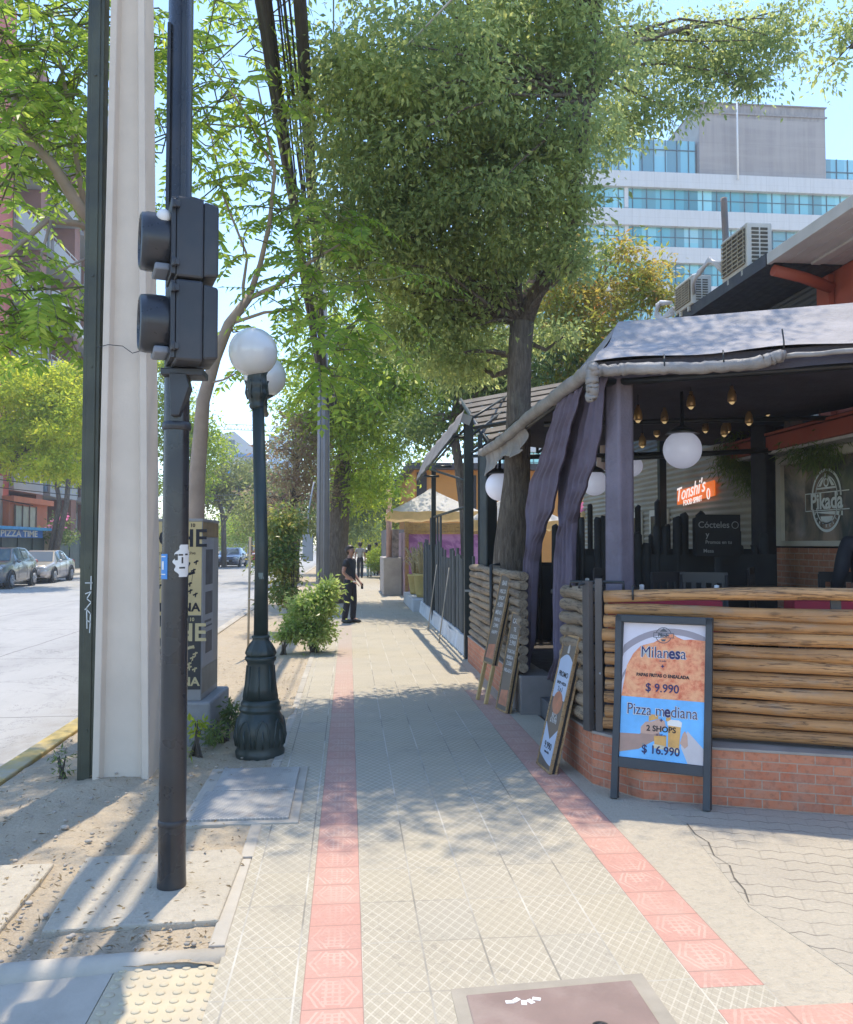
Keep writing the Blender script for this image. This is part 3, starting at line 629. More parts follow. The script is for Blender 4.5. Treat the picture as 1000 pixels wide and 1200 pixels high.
# ================================================================== restaurant terrace
LOGF = woodmat('varnished log', (.62, .33, .13), (.31, .15, .055), 'x', .5)
LOGS = woodmat('weathered log', (.36, .275, .185), (.18, .13, .085), 'x', .6)
BRICK = brickmat('terracotta brick tile', (.50, .135, .06), (.64, .235, .115), (.48, .34, .25), .205, .058, .004, .5)
POSTM = plain('grey painted post', (.075, .068, .066), .5, .25, 5, .2, 60, dirt=(.16, .13, .11), dirt_amt=.4)
CAPT = plain('tile ledge', (.34, .30, .26), .7, .2, 6, .2)
def logwall(root, L, z0, z1, n, mat, seed, bow=0., y=0., r=None):
    g = random.Random(seed); r = r or (z1-z0)/n/2
    for i in range(n):
        zc = z0+(z1-z0)*(i+.5)/n; b = MB(); k_ = 34; ph = g.uniform(0, 6); sl = g.uniform(-.016, .016); P = []; rr = []
        bw = bow*(1. if i == n-1 else -.25 if i == n-2 else 0)
        for j in range(k_+1):
            t_ = j/k_
            P.append((L*t_, y+.008*math.sin(t_*5+ph), zc+(t_-.5)*sl+.006*math.sin(t_*7+ph*2)+bw*math.sin(math.pi*min(1, t_*1.3))))
            rr.append(r*(1.0+.07*math.sin(t_*9+ph)+.05*math.sin(t_*23+ph*3)+g.uniform(-.035, .035)))
        rr[0] *= .9; rr[-1] *= .9
        b.tube(P, rr, 14); o = b.build('log', mat, root)
        o.location = (g.uniform(-.012, .012) if L > 2 else 0, g.uniform(-.006, .006), 0)
def bwall(root, a, c, h, inner=.30, cap=True):
    """brick plinth from a to c (world xy), its outer face on the line"""
    a = Vector((*a, 0)); c = Vector((*c, 0)); d = c-a; rz = math.atan2(d.y, d.x); L = d.length
    o0 = Vector(root.location); loc = rotm(0, 0, -root.rotation_euler.z) @ (a-o0)
    b = MB(); b.bx((0, 0, -.05), (L, inner, h)); b.build('brick_base', BRICK, root, loc, rz-root.rotation_euler.z)
    if cap: b = MB(); b.bx((-.004, -.008, h), (L+.004, inner, h+.018)); b.build('ledge', CAPT, root, loc, rz-root.rotation_euler.z, bev=.003)
# front wall
ang = math.atan2(-.421, .907)
fw = thing('log_wall', 'long front wall of orange varnished logs on a brick base behind the sandwich board', 'log wall', (1.745, 5.74, 0), ang)
logwall(fw, 3.9, .385, 1.335, 11, LOGF, 3, .035)
bwall(fw, (1.675, 5.80), (1.90, 5.42), .345, .2); bwall(fw, (1.90, 5.42), (5.3, 4.13), .345, .45)
for x in (.02,): b = MB(); b.tube([(.20, -.05, 1.36), (.20, -.055, 1.27)], .008, 6); b.tube([(.20, -.05, 1.36), (.20, .05, 1.362)], .008, 6); b.build('metal_strap', DKMET, fw)
for x in (1.42, 2.9): b = MB(); b.bx((x, .05, .36), (x+.06, .10, 1.3)); b.build('inner_post', POSTM, fw)
cpst = thing('corner_post', 'grey metal corner post between the side logs and the front logs', 'post', (1.69, 5.82, .36))
b = MB(); b.box((-.035, 0, .515), (.045, .07, 1.03), rotm(0, 0, R(20))); b.box((.032, -.035, .525), (.05, .05, 1.05), rotm(0, 0, R(-20))); b.build('profile', POSTM, cpst, bev=.004)
b = MB(); b.tube([(-.13, .1, .98), (-.13, .1, 1.02), (.12, .05, 1.02), (.22, .0, 1.02), (.22, 0, .95)], .012, 6); b.tube([(-.10, -.02, .98), (-.10, -.02, 1.01), (.02, .05, 1.01)], .01, 6); b.build('bracket', DKMET, cpst)
b = MB(); b.lathe([(.008, 0), (.008, .006), (0, .007)], (0, 0, 0), 8); b.v = [(.03+v[0], -.062-v[2], .40+v[1]) for v in b.v]; b.build('bolt', GREYMET, cpst)
# near side wall
sw = thing('log_wall', 'short near side wall of weathered logs between the entrance and the corner post', 'log wall', (1.655, 6.46, 0), R(-86))
logwall(sw, .60, .385, 1.335, 10, LOGS, 8)
bwall(sw, (1.64, 6.50), (1.675, 5.80), .345, .3)
# far side wall
s2 = thing('log_wall', 'long far side wall of weathered logs with a strap, beyond the entrance curtain', 'log wall', (1.70, 11.75, 0), R(-90))
logwall(s2, 1.9, .39, 1.37, 11, LOGS, 12); 
q = bpy.data.objects
for o in [c for c in kids(s2)]:
    pass
s3 = MB()
def more_logs():
    g = random.Random(4)
    for i in range(11):
        zc = .39+.98*(i+.5)/11; b = MB(); P = [(1.98+1.55*j/10, .006*math.sin(j+i), zc+.005*math.sin(j*.8+i*2)) for j in range(11)]
        b.tube(P, [.0455*(1+g.uniform(-.04, .04)) for _ in P], 14); b.build('log', LOGS, s2)
more_logs()
b = MB(); b.tube([(1.94, -.055, .36), (1.94, -.055, 1.40), (1.94, .05, 1.41)], .02, 8); b.build('strap', DKMET, s2)
bwall(s2, (1.665, 11.9), (1.665, 8.22), .345, .3)
stp = thing('entrance_step', 'grey tiled pier and step at the terrace entrance', 'step', (1.8, 8.2, 0))
b = MB(); b.bx((-.14, -.02, -.02), (.18, .45, .368)); b.build('pier', plain('grey tile cladding', (.23, .21, .20), .6, .15, 6, .1), stp, bev=.006)
b = MB(); b.bx((.05, -1.5, -.02), (.9, -.03, .17)); b.bx((.32, -1.5, .165), (.9, -.03, .31)); b.build('step', plain('dark step tile', (.10, .10, .105), .6, .2, 6, .1), stp, bev=.006)
# terrace floor
tf = MB(); tf.prism([(1.98, 6.4), (5.05, 5.2), (5.05, 16), (1.98, 16)], -.05, .33); tag(tf.build('terrace_floor', plain('dark deck', (.045, .035, .030), .7, .3, 5, .3)), kind='structure')

# ------------------------------------------------------------------ sandwich board and leaning menu boards
FRM = plain('dark grey frame', (.040, .045, .052), .5, .2, 5, .15, 60, dirt=(.1, .1, .1), dirt_amt=.3)
F1 = Vector((1.70, 5.474, 0)); F2 = Vector((2.225, 5.14, 0)); ux = (F2-F1).normalized(); Wb = (F2-F1).length
sb_rz = math.atan2(ux.y, ux.x); lean = R(-10)
sbd = thing('sandwich_board', 'sandwich board with dark frame advertising Milanesa and Pizza mediana, in front of the brick base', 'menu board', ((F1+F2)/2)[:], sb_rz, rot=(lean, 0, sb_rz))
HB = 1.19; W2 = Wb/2
b = MB(); b.bx((-W2, -.02, 0), (-W2+.045, .015, HB)); b.bx((W2-.045, -.02, 0), (W2, .015, HB)); b.bx((-W2+.045, -.02, HB-.05), (W2-.045, .015, HB)); b.bx((-W2+.045, -.02, .20), (W2-.045, .015, .265)); b.build('frame', FRM, sbd, bev=.004)
b = MB(); b.bx((-W2, .03, .0), (-W2+.04, .055, HB-.01)); b.bx((W2-.04, .03, 0), (W2, .055, HB-.01)); b.bx((-W2, .03, HB-.05), (W2, .055, HB-.01)); o = b.build('rear_frame', FRM, sbd); o.rotation_euler = (R(4), 0, 0)
pw = W2-.047; pz0, pz1 = .267, HB-.052; pm = pz0+(pz1-pz0)*.445
def food_mat():
    m = Mat('printed breaded cutlet'); a = m.noise(40, 6, .75).mapr(.36, .64); c = m.noise(13, 5, .65, None, .6).mapr(.42, .6)
    col = m.mix(a, (.66, .13, .05), (.92, .36, .17)); col = m.mix(c*.6, col, (.95, .52, .25)); m.base(col); m.rough(.45); return m.mat
PLA = plain('printed plate', (.74, .69, .74), .45, .10, 3, 0); RIM = plain('printed plate rim', (.36, .31, .33), .45, .1, 3, 0); SKY = plain('printed blue', (.17, .50, .88), .45, .22, 5, 0); SKIN_P = plain('printed skin', (.60, .37, .27), .45, .15, 9, 0); SKIN_D = plain('printed tan arm', (.42, .26, .20), .45, .15, 9, 0); BEER = plain('printed beer', (.72, .38, .10), .4, .25, 12, 0); FOAM = plain('printed foam', (.85, .80, .72), .5, .08); SLEEVE = plain('printed sleeve', (.62, .56, .55), .5, .1)
pb = MB(); pb.bx((-pw, -.006, pz0), (pw, .004, pz1)); poster_ = pb.build('poster', PLA, sbd)
def flat(parent, name, polys, mat, y):
    b = MB()
    for P in polys: b.add([(x, y, z) for x, z in P], [tuple(range(len(P)))])
    return b.build(name, mat, parent)
def arcband(cx, cz, r0, r1, a0, a1, n=24, ex=1.):
    return [(cx+ex*r1*math.cos(R(a0+(a1-a0)*i/n)), cz+r1*math.sin(R(a0+(a1-a0)*i/n))) for i in range(n+1)]+[(cx+ex*r0*math.cos(R(a1+(a0-a1)*i/n)), cz+r0*math.sin(R(a1+(a0-a1)*i/n))) for i in range(n+1)]
def clip(P, x0, x1, z0, z1): return [(min(x1, max(x0, x)), min(z1, max(z0, z))) for x, z in P]
flat(poster_, 'plate_rim', [clip(arcband(.06, pm-.02, .435, .475, 60, 175), -pw, pw, pm, pz1), clip(arcband(.06, pm-.02, .345, .36, 100, 170), -pw, pw, pm, pz1)], RIM, -.0068)
fo = [(-pw, pm)]+[(-pw+.015, pm+.10), (-pw+.03, pm+.20), (-pw+.07, pm+.28), (-pw+.12, pm+.335), (-.06, pm+.36), (-.02, pm+.385), (.03, pm+.415), (.06, pm+.42), (.09, pm+.40), (.13, pm+.385), (.18, pm+.39), (pw, pm+.385), (pw, pm)]
flat(poster_, 'cutlet', [fo], food_mat(), -.0072)
flat(poster_, 'blue_panel', [[(-pw, pz0), (pw, pz0), (pw, pm), (-pw, pm)]], SKY, -.0068)
flat(poster_, 'arm', [[(-pw, pz0+.03), (-pw, pz0+.15), (-.14, pz0+.155), (-.02, pz0+.20), (.00, pz0+.14), (-.06, pz0+.11), (-.14, pz0+.06)]], SKIN_D, -.0072)
flat(poster_, 'hand', [[(-.13, pz0+.16), (-.13, pz0+.20), (-.10, pz0+.235), (-.06, pz0+.24), (-.01, pz0+.262), (.02, pz0+.25), (.03, pz0+.215), (.0, pz0+.18), (-.05, pz0+.16)]], SKIN_P, -.0078); flat(poster_, 'hand', [[(.12, pz0+.12), (.135, pz0+.18), (.15, pz0+.20), (.165, pz0+.17), (.17, pz0+.11), (.15, pz0+.09)]], SKIN_P, -.0078)
flat(poster_, 'sleeve', [[(.125, pz0+.10), (.165, pz0+.20), (pw, pz0+.10), (pw, pz0), (.17, pz0)]], SLEEVE, -.0075)
flat(poster_, 'beer_glass', [[(.045, pz0+.09), (.115, pz0+.085), (.125, pz0+.235), (.045, pz0+.24)], [(-.04, pz0+.10), (.035, pz0+.09), (.035, pz0+.16), (-.045, pz0+.15)], [(-.08, pz0+.24), (-.02, pz0+.26), (-.02, pz0+.285), (-.08, pz0+.285)], [(.03, pz0+.25), (.06, pz0+.25), (.06, pz0+.29), (.03, pz0+.29)]], BEER, -.0082)
flat(poster_, 'beer_foam', [[(.04, pz0+.225), (.128, pz0+.22), (.13, pz0+.25), (.11, pz0+.262), (.06, pz0+.262), (.038, pz0+.248)]], FOAM, -.0088)
flat(poster_, 'glass_detail', [[(.05, pz0+.065), (.115, pz0+.06), (.118, pz0+.088), (.047, pz0+.092)], [(-.05, pz0+.075), (.03, pz0+.07), (.03, pz0+.095), (-.046, pz0+.1)]], plain('printed glass', (.75, .62, .40), .4, .3, 20), -.0086)
NAVY = plain('navy print', (.02, .018, .10), .5, 0)
def btx(s, size, z, bold, x=0., mat=NAVY, sx=.86, y=-.0098): return text(s, size, mat, poster_, (x, y, z), (R(90), 0, 0), 'CENTER', bold, .0006, 'lettering', 0, sx)
def ghost(s, size, z, x=0., sx=.86): 
    btx(s, size, z, .0022, x, PAPER, sx, -.0092)
textrun([('Milan', .0028), ('es', .0045), ('a', .0028)], .104, PAPER, poster_, 0, -.0092, pm+.292, .84, -.01); textrun([('Milan', -.0004), ('es', .003), ('a', -.0004)], .104, NAVY, poster_, 0, -.0098, pm+.292, .84, .0)
btx('+', .045, pm+.205, .001); btx('PAPAS FRITAS O ENSALADA', .029, pm+.145, .001, 0, INK, .93); btx('$ 9.990', .075, pm+.065, .0008, 0, NAVY, .95)
btx('de pollo', .016, pm+.242, 0)
textrun([('Pizza m', .0028), ('e', .0045), ('diana', .0028)], .102, PAPER, poster_, 0, -.0092, pm-.08, .80, -.01); textrun([('Pizza m', -.0004), ('e', .003), ('diana', -.0004)], .102, NAVY, poster_, 0, -.0098, pm-.08, .80, .0)
btx('+', .04, pm-.137, .001); btx('2 SHOPS', .05, pm-.192, .001, 0, INK, 1.0); btx('$ 16.990', .072, pz0+.062, .0012, 0, NAVY, .95); btx('de 500 cc', .018, pm-.228, 0)
ELOG = plain('printed emblem', (.10, .10, .11), .5, 0)
def emblem(parent, x, z, s, mat, y, matt):
    flat(parent, 'emblem', [arcband(x, z, .92*s, s, 20, 160), arcband(x, z, .92*s, s, 200, 340), [(x-1.25*s, z-.32*s), (x+1.25*s, z-.32*s), (x+1.25*s, z-.25*s), (x-1.25*s, z-.25*s)], [(x-1.25*s, z+.32*s), (x+1.25*s, z+.32*s), (x+1.25*s, z+.25*s), (x-1.25*s, z+.25*s)], [(x-1.25*s, z-.32*s), (x-1.18*s, z-.32*s), (x-1.18*s, z+.32*s), (x-1.25*s, z+.32*s)], [(x+1.25*s, z-.32*s), (x+1.18*s, z-.32*s), (x+1.18*s, z+.32*s), (x+1.25*s, z+.32*s)],
        [(x-.5*s, z+.45*s), (x+.5*s, z+.45*s), (x, z+.9*s)], [(x-.3*s, z-.5*s), (x+.3*s, z-.5*s), (x+.2*s, z-.75*s), (x-.2*s, z-.75*s)]], mat, y)
    return text('Pikada', .52*s, mat, parent, (x, y-.0004, z), (R(90), 0, 0), 'CENTER', .002*s/.06, .0004)
emblem(poster_, .0, pz1-.075, .052, ELOG, -.0086, PLA)
# leaning boards
WF = woodmat('light frame wood', (.50, .33, .16), (.34, .20, .09), 'z', .5); BBACK = plain('board back', (.02, .018, .017), .7)
GPH = plain('printed grey brown', (.155, .125, .10), .4, .3, 3, 0); PWH = plain('printed pale blue white', (.50, .58, .72), .4, .1, 3, 0); PRED = plain('printed red brown', (.52, .20, .11), .4, .35, 14, 0); PINK_T = plain('printed light letters', (.66, .64, .62), .5)
def board(label, p0, p1, H, leanx, legs=0.):
    """p0 far foot, p1 near foot; the face looks at the street (-x)"""
    p0 = Vector((*p0, 0)); p1 = Vector((*p1, 0)); d = p1-p0; rz = math.atan2(d.y, d.x); Wd = d.length
    r_ = thing('menu_board', label, 'menu board', p0[:], rz, rot=(-leanx, 0, rz), group='tall menu boards leaning on the log walls')
    z0 = legs
    b = MB(); f_ = .018
    b.bx((0, -.012, z0), (f_, .012, H)); b.bx((Wd-f_, -.012, z0), (Wd, .012, H)); b.bx((f_, -.012, H-f_), (Wd-f_, .012, H)); b.bx((f_, -.012, z0), (Wd-f_, .012, z0+f_)); b.build('frame', WF, r_, bev=.002)
    b = MB(); b.bx((.004, .013, z0+.004), (Wd-.004, .032, H-.004)); b.build('backing', BBACK, r_)
    b = MB(); b.bx((0, .033, z0), (f_*.8, .048, H)); b.bx((Wd-f_*.8, .033, z0), (Wd, .048, H)); b.build('rear_frame', WF, r_)
    if legs:
        for x in (0.0, Wd-.035): b = MB(); b.bx((x, -.006, 0), (x+.035, .03, z0-.002)); b.build('leg', plain('yellow pine', (.58, .40, .17), .55, .2, 6), r_, bev=.003)
    b = MB(); b.bx((f_, -.006, z0+f_), (Wd-f_, .004, H-f_)); ps = b.build('poster', GPH, r_)
    return r_, ps, Wd, f_, z0
r1, p1_, Wd, f_, z0 = board('menu board with pale curved panels and a round dish picture, nearest to the sandwich board', (1.414, 6.365), (1.44, 6.055), 1.0, R(13.5))
x0_, x1_ = f_, Wd-f_; cx_ = Wd/2
flat(p1_, 'printed_panel', [[(x0_, .52), (x1_, .52)]+[(x1_-(x1_-x0_)*i/12, .80+.05*math.sin(math.pi*i/12)) for i in range(13)]], PWH, -.0068)
flat(p1_, 'printed_panel', [[(x0_, .33), (x0_, .10)]+[(x0_+(x1_-x0_)*i/12, .10-.05*math.sin(math.pi*i/24)) for i in range(13)]+[(x1_, .32), (cx_, .22)]], PWH, -.0068)
flat(p1_, 'dish', [[(cx_+.10*math.cos(a*.26), .49+.085*math.sin(a*.26)) for a in range(24)]], PRED, -.0074)
for s_, sz, z, mt in (('PROMO', .055, .70, INK), ('SHOP + PIZZA', .03, .635, INK), ('2 x 1', .05, .59, INK), ('RICA', .05, .39, PINK_T), ('$ 8.990', .045, .355, PINK_T), ('9.990', .07, .17, INK), ('todo el dia', .022, .125, INK)):
    text(s_, sz, mt, p1_, (cx_, -.008, z), (R(90), 0, 0), 'CENTER', .0006, .0005)
flat(p1_, 'bottle', [[(cx_-.02, .86), (cx_+.02, .86), (cx_+.02, .90), (cx_+.008, .92), (cx_+.008, .955), (cx_-.008, .955), (cx_-.008, .92), (cx_-.02, .90)]], PINK_T, -.0076)
def menu2(ps, Wd, z0, H, words, seed):
    g = random.Random(seed); z = H-.07
    for s_, sz in words: text(s_, sz, PINK_T, ps, (Wd/2, -.0075, z), (R(90), 0, 0), 'CENTER', .0006, .0005); z -= sz*1.18
    flat(ps, 'printed_picture', [[(Wd*.12, z0+.06), (Wd*.88, z0+.06), (Wd*.84, z0+.22), (Wd*.2, z0+.2)]], PRED, -.007)
r2, p2_, Wd, f_, z0 = board('shorter menu board with white lettering at the foot of the long curtain', (1.475, 8.50), (1.53, 8.24), .98, R(11)); menu2(p2_, Wd, z0, .96, [('CAFE', .07), ('TE', .06), ('JUGOS', .055), ('2.990', .07), ('TORTAS', .05), ('BEBIDA', .05), ('3.500', .06), ('HELADO', .048)], 2)
r3, p3_, Wd, f_, z0 = board('tallest menu board, raised on two yellow pine legs, leaning on the far log wall', (1.345, 9.02), (1.40, 8.74), 1.36, R(13), .40); menu2(p3_, Wd, z0, 1.33, [('BAR', .075), ('PISCO', .06), ('SHOP', .06), ('4.500', .07), ('MENU', .065), ('PAPAS', .055), ('5.990', .06), ('HAPPY', .055)], 3)
# ================================================================== canopy, curtains, lamps over the terrace
LILAC = fabric('mauve grey canvas', (.19, .165, .20), 0, .7)
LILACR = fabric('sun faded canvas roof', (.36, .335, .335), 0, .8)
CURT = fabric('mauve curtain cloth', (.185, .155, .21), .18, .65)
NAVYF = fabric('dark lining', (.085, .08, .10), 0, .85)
ROLL = fabric('rolled clear and grey sheet', (.30, .275, .255), 0, .45, .3)
e2 = Vector((.933, -.36, 0)); nin = Vector((.36, .933, 0))     # front eave direction, inward
EC = Vector((1.80, 6.12, 3.0))                                  # eave corner
can = thing('terrace_canopy', 'mauve grey canvas canopy roof over the terrace with rolled up sheets along its eaves', 'canopy', (1.95, 6.3, 0))
O = Vector((1.95, 6.3, 0))
def L(p): return Vector(p)-O
b = MB(); g = random.Random(2)
# hip corner + front slope + left slope (outer canvas)
RC = Vector((2.28, 7.02, 3.53))
def front(u, v):
    s_ = u*3.7; a = EC+e2*s_; r_ = RC+e2*(s_*1.02)
    p = a.lerp(r_, v); p.z += -.03*math.sin(math.pi*v)+.012*math.sin(s_*6+v*4)*(1-v)+.06*u; p.z += .02*math.sin(v*9)*math.exp(-s_*2.5); return L(p)
b.grid(front, 40, 10)
def left(u, v):
    a = EC.lerp(Vector((1.80, 11.6, 2.95)), u); r_ = RC.lerp(Vector((2.4, 11.6, 3.15)), u); p = a.lerp(r_, v); p.z += -.03*math.sin(math.pi*v)+.015*math.sin(u*25+v*3)*(1-v)+.012*math.sin(u*60+v*7)*v*(1-v); return L(p)
b.grid(left, 40, 8)
def top(u, v):
    a = RC+e2*(u*3.77); a.z += .06*u; c = Vector((2.4, 11.6, 3.15)).lerp(Vector((5.0, 11.6, 3.35)), u); p = a.lerp(c, v); return L(p)
b.grid(top, 12, 12)
for i, q in enumerate(((0, .35), (.15, .6), (.3, .5))):
    pass
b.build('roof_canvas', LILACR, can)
b = MB()
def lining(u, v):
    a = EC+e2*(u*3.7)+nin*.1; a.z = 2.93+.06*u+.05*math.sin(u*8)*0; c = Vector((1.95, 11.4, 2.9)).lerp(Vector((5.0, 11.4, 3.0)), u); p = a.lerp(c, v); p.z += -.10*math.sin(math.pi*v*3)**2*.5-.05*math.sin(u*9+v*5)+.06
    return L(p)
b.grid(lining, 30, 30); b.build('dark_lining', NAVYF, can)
b = MB()                                                       # fascia between the eave and the lining
def fascia(u, v):
    s_ = u*3.7; p = EC+e2*s_+nin*.06; p.z = 3.0+.06*u-.12*v-.02*math.sin(u*5)*v; p += nin*(.03*math.sin(s_*7)*v); return L(p)
b.grid(fascia, 40, 4)
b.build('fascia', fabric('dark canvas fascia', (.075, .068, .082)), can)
def roll(mb, pts, r, sd):
    g = random.Random(sd); P = []; rr = []
    for i in range(len(pts)-1):
        for j in range(14):
            t_ = j/14; P.append(Vector(pts[i]).lerp(Vector(pts[i+1]), t_)+Vector((g.uniform(-.006, .006), g.uniform(-.006, .006), g.uniform(-.006, .006)))); rr.append(r*(1+.07*math.sin(i*9+j*1.7)+g.uniform(-.04, .04)))
    P.append(Vector(pts[-1])); rr.append(r*.8); mb.tube(P, rr, 12)
b = MB()
def ev(s_, dz): p = EC+e2*s_-nin*.03; p.z += dz+.016*s_; return L(p)
roll(b, [ev(-.02, -.085), ev(.25, -.085), ev(.75, -.115), ev(1.15, -.105), ev(1.30, -.065)], .044, 1)
roll(b, [ev(1.3, -.075), ev(2.4, -.06), ev(3.7, -.05)], .018, 4)
o = b.build('rolled_sheet', ROLL, can); o['label'] = 'rolled sheet along the front eave'
b = MB(); b.tube([ev(1.3, -.02), ev(1.3, .03), ev(1.29, .12)], .006, 5)
for s_ in (.5, .9): b.tube([ev(s_, -.13)+Vector((0, -.01, 0)), ev(s_, -.06)-nin*.055, ev(s_, .0)], .006, 5)
b.build('tie_cord', DKMET, can)
b = MB(); roll(b, [L((1.77, 6.02, 2.93)), L((1.76, 6.05, 2.82)), L((1.775, 6.08, 2.70))], .046, 2); roll(b, [L((1.77, 6.05, 2.93)), L((1.775, 8, 2.91)), L((1.78, 9.8, 2.86)), L((1.80, 11.55, 2.88))], .056, 3); o = b.build('rolled_sheet', ROLL, can); o['label'] = 'thick rolled sheet along the street side eave'
b = MB()
def drape(u, v):
    y_ = 8.7+2.85*u; hang = (.16+.13*u+.05*math.sin(u*9)); f = math.sin(u*34+v*3)+.6*math.sin(u*71+1)
    return L((1.81+.03*math.sin(v*3.1)+.022*f*v+.03*v*math.sin(u*13), y_, 2.86-hang*v+.012*f*v))
b.grid(drape, 90, 14)
o = b.build('draped_sheet', ROLL, can, solid=.006)
def column(label, p, wd, z0, z1, mat):
    b = MB()
    def f(u, v):
        a = u*2*math.pi; c = max(abs(math.cos(a)), abs(math.sin(a))); r_ = wd/2/c*(1+.03*math.sin(a*3+v*4)+.025*math.sin(v*23+a*2)*math.exp(-((v-.15)/.1)**2))
        r_ *= 1+.02*math.sin(v*40)*math.exp(-((v-.3)/.05)**2)
        return (p[0]-O.x+r_*math.cos(a+.5), p[1]-O.y+r_*math.sin(a+.5), z0+(z1-z0)*v)
    b.grid(f, 32, 30); o = b.build('column', mat, can); o['label'] = label
c1 = at(726, 560, 6.36); column('mauve canvas wrapped corner column', c1, .15, .33, 2.98, LILAC)
DKP2 = plain('very dark green post', (.012, .022, .024), .45, .3, 5, .1)
c2 = at(572, 620, 11.35); column('dark far column', c2, .17, .3, 2.9, DKP2)
column('dark inner column', at(895, 600, 9.4), .19, .33, 3.0, plain('dark inner post', (.018, .018, .022), .7))
b = MB()
for (a, c, r_) in (((1.85, 6.3, 2.90), (1.85, 11.4, 2.85), .03), ((1.9, 6.35, 2.88), (5, 5.2, 2.95), .03), ((1.95, 8.4, 2.85), (5.0, 8.0, 2.9), .025), ((2.9, 9.6, 2.62), (5.0, 9.2, 2.72), .03), ((1.95, 11.3, 2.8), (5, 11.3, 2.9), .03)): b.tube([L(a), L(c)], r_, 6)
b.build('frame', DKMET, can)
# ------------------------------------------------------------------ curtains
def curtain(name_label, levels, amp, folds, seed, X=1.86):
    """levels: (py, px_left, px_right) read in the plane of the curtain, x = X"""
    lv = []
    for py, a, c in levels:
        A = atx(a, py, X); C = atx(c, py, X); zz = (A.z+C.z)/2; lv.append((zz, A.y, C.y))
    z_top, z_bot = lv[0][0], lv[-1][0]
    def edges(z):
        for i in range(len(lv)-1):
            if lv[i][0] >= z >= lv[i+1][0]:
                t_ = (lv[i][0]-z)/(lv[i][0]-lv[i+1][0]); t_ = t_*t_*(3-2*t_); return lv[i][1]+(lv[i+1][1]-lv[i][1])*t_, lv[i][2]+(lv[i+1][2]-lv[i][2])*t_
        return lv[-1][1:]
    b = MB(); W0 = abs(lv[0][1]-lv[0][2]); org = Vector((X, (lv[0][1]+lv[0][2])/2, 0)); g = random.Random(seed); ph = [g.uniform(0, 6) for _ in range(6)]
    def f(u, v):
        z = z_top+(z_bot-z_top)*v; a, c = edges(z); wd = abs(a-c); k_ = 1+1.3*(1-min(1, wd/max(W0, .01)))
        uu = u+.012*math.sin(v*4+ph[0])+.02*math.sin(v*3+u*4+ph[5])
        A_ = amp*(.55+.45*min(1., v*2.2))
        x = A_*k_*(math.sin(uu*folds*6.283+ph[1]+.8*math.sin(v*3))+.45*math.sin(uu*folds*2.3*6.283+ph[2]+v*4)+.5*math.sin(uu*3.1+ph[3]))
        y = a+(c-a)*u+.3*A_*math.cos(uu*folds*6.283+ph[1])
        return (x, y-org.y, z)
    b.grid(f, 90, 70); o = b.build('curtain', CURT, None, org, solid=.004); return tag(o, name_label, 'curtain')
curtain('long mauve curtain sweeping down to the log wall, left of the two at the entrance', [(462, 656, 682), (480, 650, 677), (510, 642, 668), (535, 634, 663), (565, 623, 655), (597, 619, 649), (618, 620.5, 639), (640, 622, 631), (660, 619, 627.5), (703, 615.5, 625.5), (740, 613, 624), (780, 609, 617), (806, 604, 612)], .019, 4, 3, 1.80)
curtain('mauve curtain bunched at mid height and hanging nearest to the corner column', [(448, 682, 711), (468, 676, 706), (508, 665, 704), (545, 657, 697), (570, 655.5, 687), (597, 657, 676), (613, 662, 669), (630, 657, 669), (660, 652.5, 670), (713, 651, 668), (750, 652, 666), (772, 656, 663), (800, 646, 660)], .019, 4, 9, 1.90)
# ------------------------------------------------------------------ globe lamps
GW = Mat('white pendant globe'); GW.base((.66, .67, .74)); GW.rough(.35); GW.p.inputs['Subsurface Weight'].default_value = .3; GW.p.inputs['Subsurface Radius'].default_value = (.1, .1, .1); GW.p.inputs['Emission Color'].default_value = (.75, .78, 1, 1); GW.p.inputs['Emission Strength'].default_value = .10
def pendant(p, r, label):
    t_ = thing('globe_lamp', label, 'pendant lamp', (p.x, p.y, p.z-r), group='white globe lamps hanging in the terrace')
    b = MB(); b.ball((0, 0, r), r, 24, 16); b.build('globe', GW.mat, t_); b = MB(); b.lathe([(r*.9, 2*r-.03), (r*.55, 2*r+.02), (.02, 2*r+.05), (.012, 2*r+.5)], (0, 0, 0), 16); b.build('cap', DKMET, t_)
pendant(at(800, 527, 7.6), .175, 'largest white globe lamp hanging in the middle of the terrace opening')
pendant(at(697, 566, 9.8), .15, 'white globe lamp seen just right of the bunched curtain')
pendant(at(741, 546, 10.2), .13, 'white globe lamp half hidden by the mauve corner column')
pendant(at(586, 570, 11.0), .19, 'white globe lamp half hidden behind the tree trunk')
# ------------------------------------------------------------------ string lights
BR = plain('brass lamp holder', (.42, .26, .11), .35, .15, 8, .05, metal=.6); AMB = Mat('amber bulb glass'); AMB.base((.55, .42, .22)); AMB.rough(.1); AMB.p.inputs['Emission Color'].default_value = (1, .72, .35, 1); AMB.p.inputs['Emission Strength'].default_value = .15
def string(label, bulbs):
    P = [at(x, y, Y_) for x, y, Y_ in bulbs]
    t_ = thing('string_light', label, 'string lights', P[0][:])
    o0 = P[0]; b = MB()
    for a, c in zip(P[:-1], P[1:]):
        A = a-o0+Vector((0, 0, .24)); C = c-o0+Vector((0, 0, .24)); b.tube([A.lerp(C, i/10)-Vector((0, 0, .06*math.sin(math.pi*i/10))) for i in range(11)], .005, 5)
    for p in P: b.tube([p-o0+Vector((0, 0, .24)), p-o0+Vector((0, 0, .06))], .004, 5)
    b.build('cable', BLACK, t_)
    for p in P:
        q = p-o0; b = MB(); b.lathe([(.0, -.05), (.034, -.052), (.040, -.035), (.038, .0), (.030, .04), (.017, .062), (.015, .088), (0, .09)], q, 14); h = b.build('lamp_holder', BR, t_)
        b = MB(); b.lathe([(0, -.076), (.014, -.070), (.026, -.053)], q, 12); b.build('bulb', AMB.mat, h)
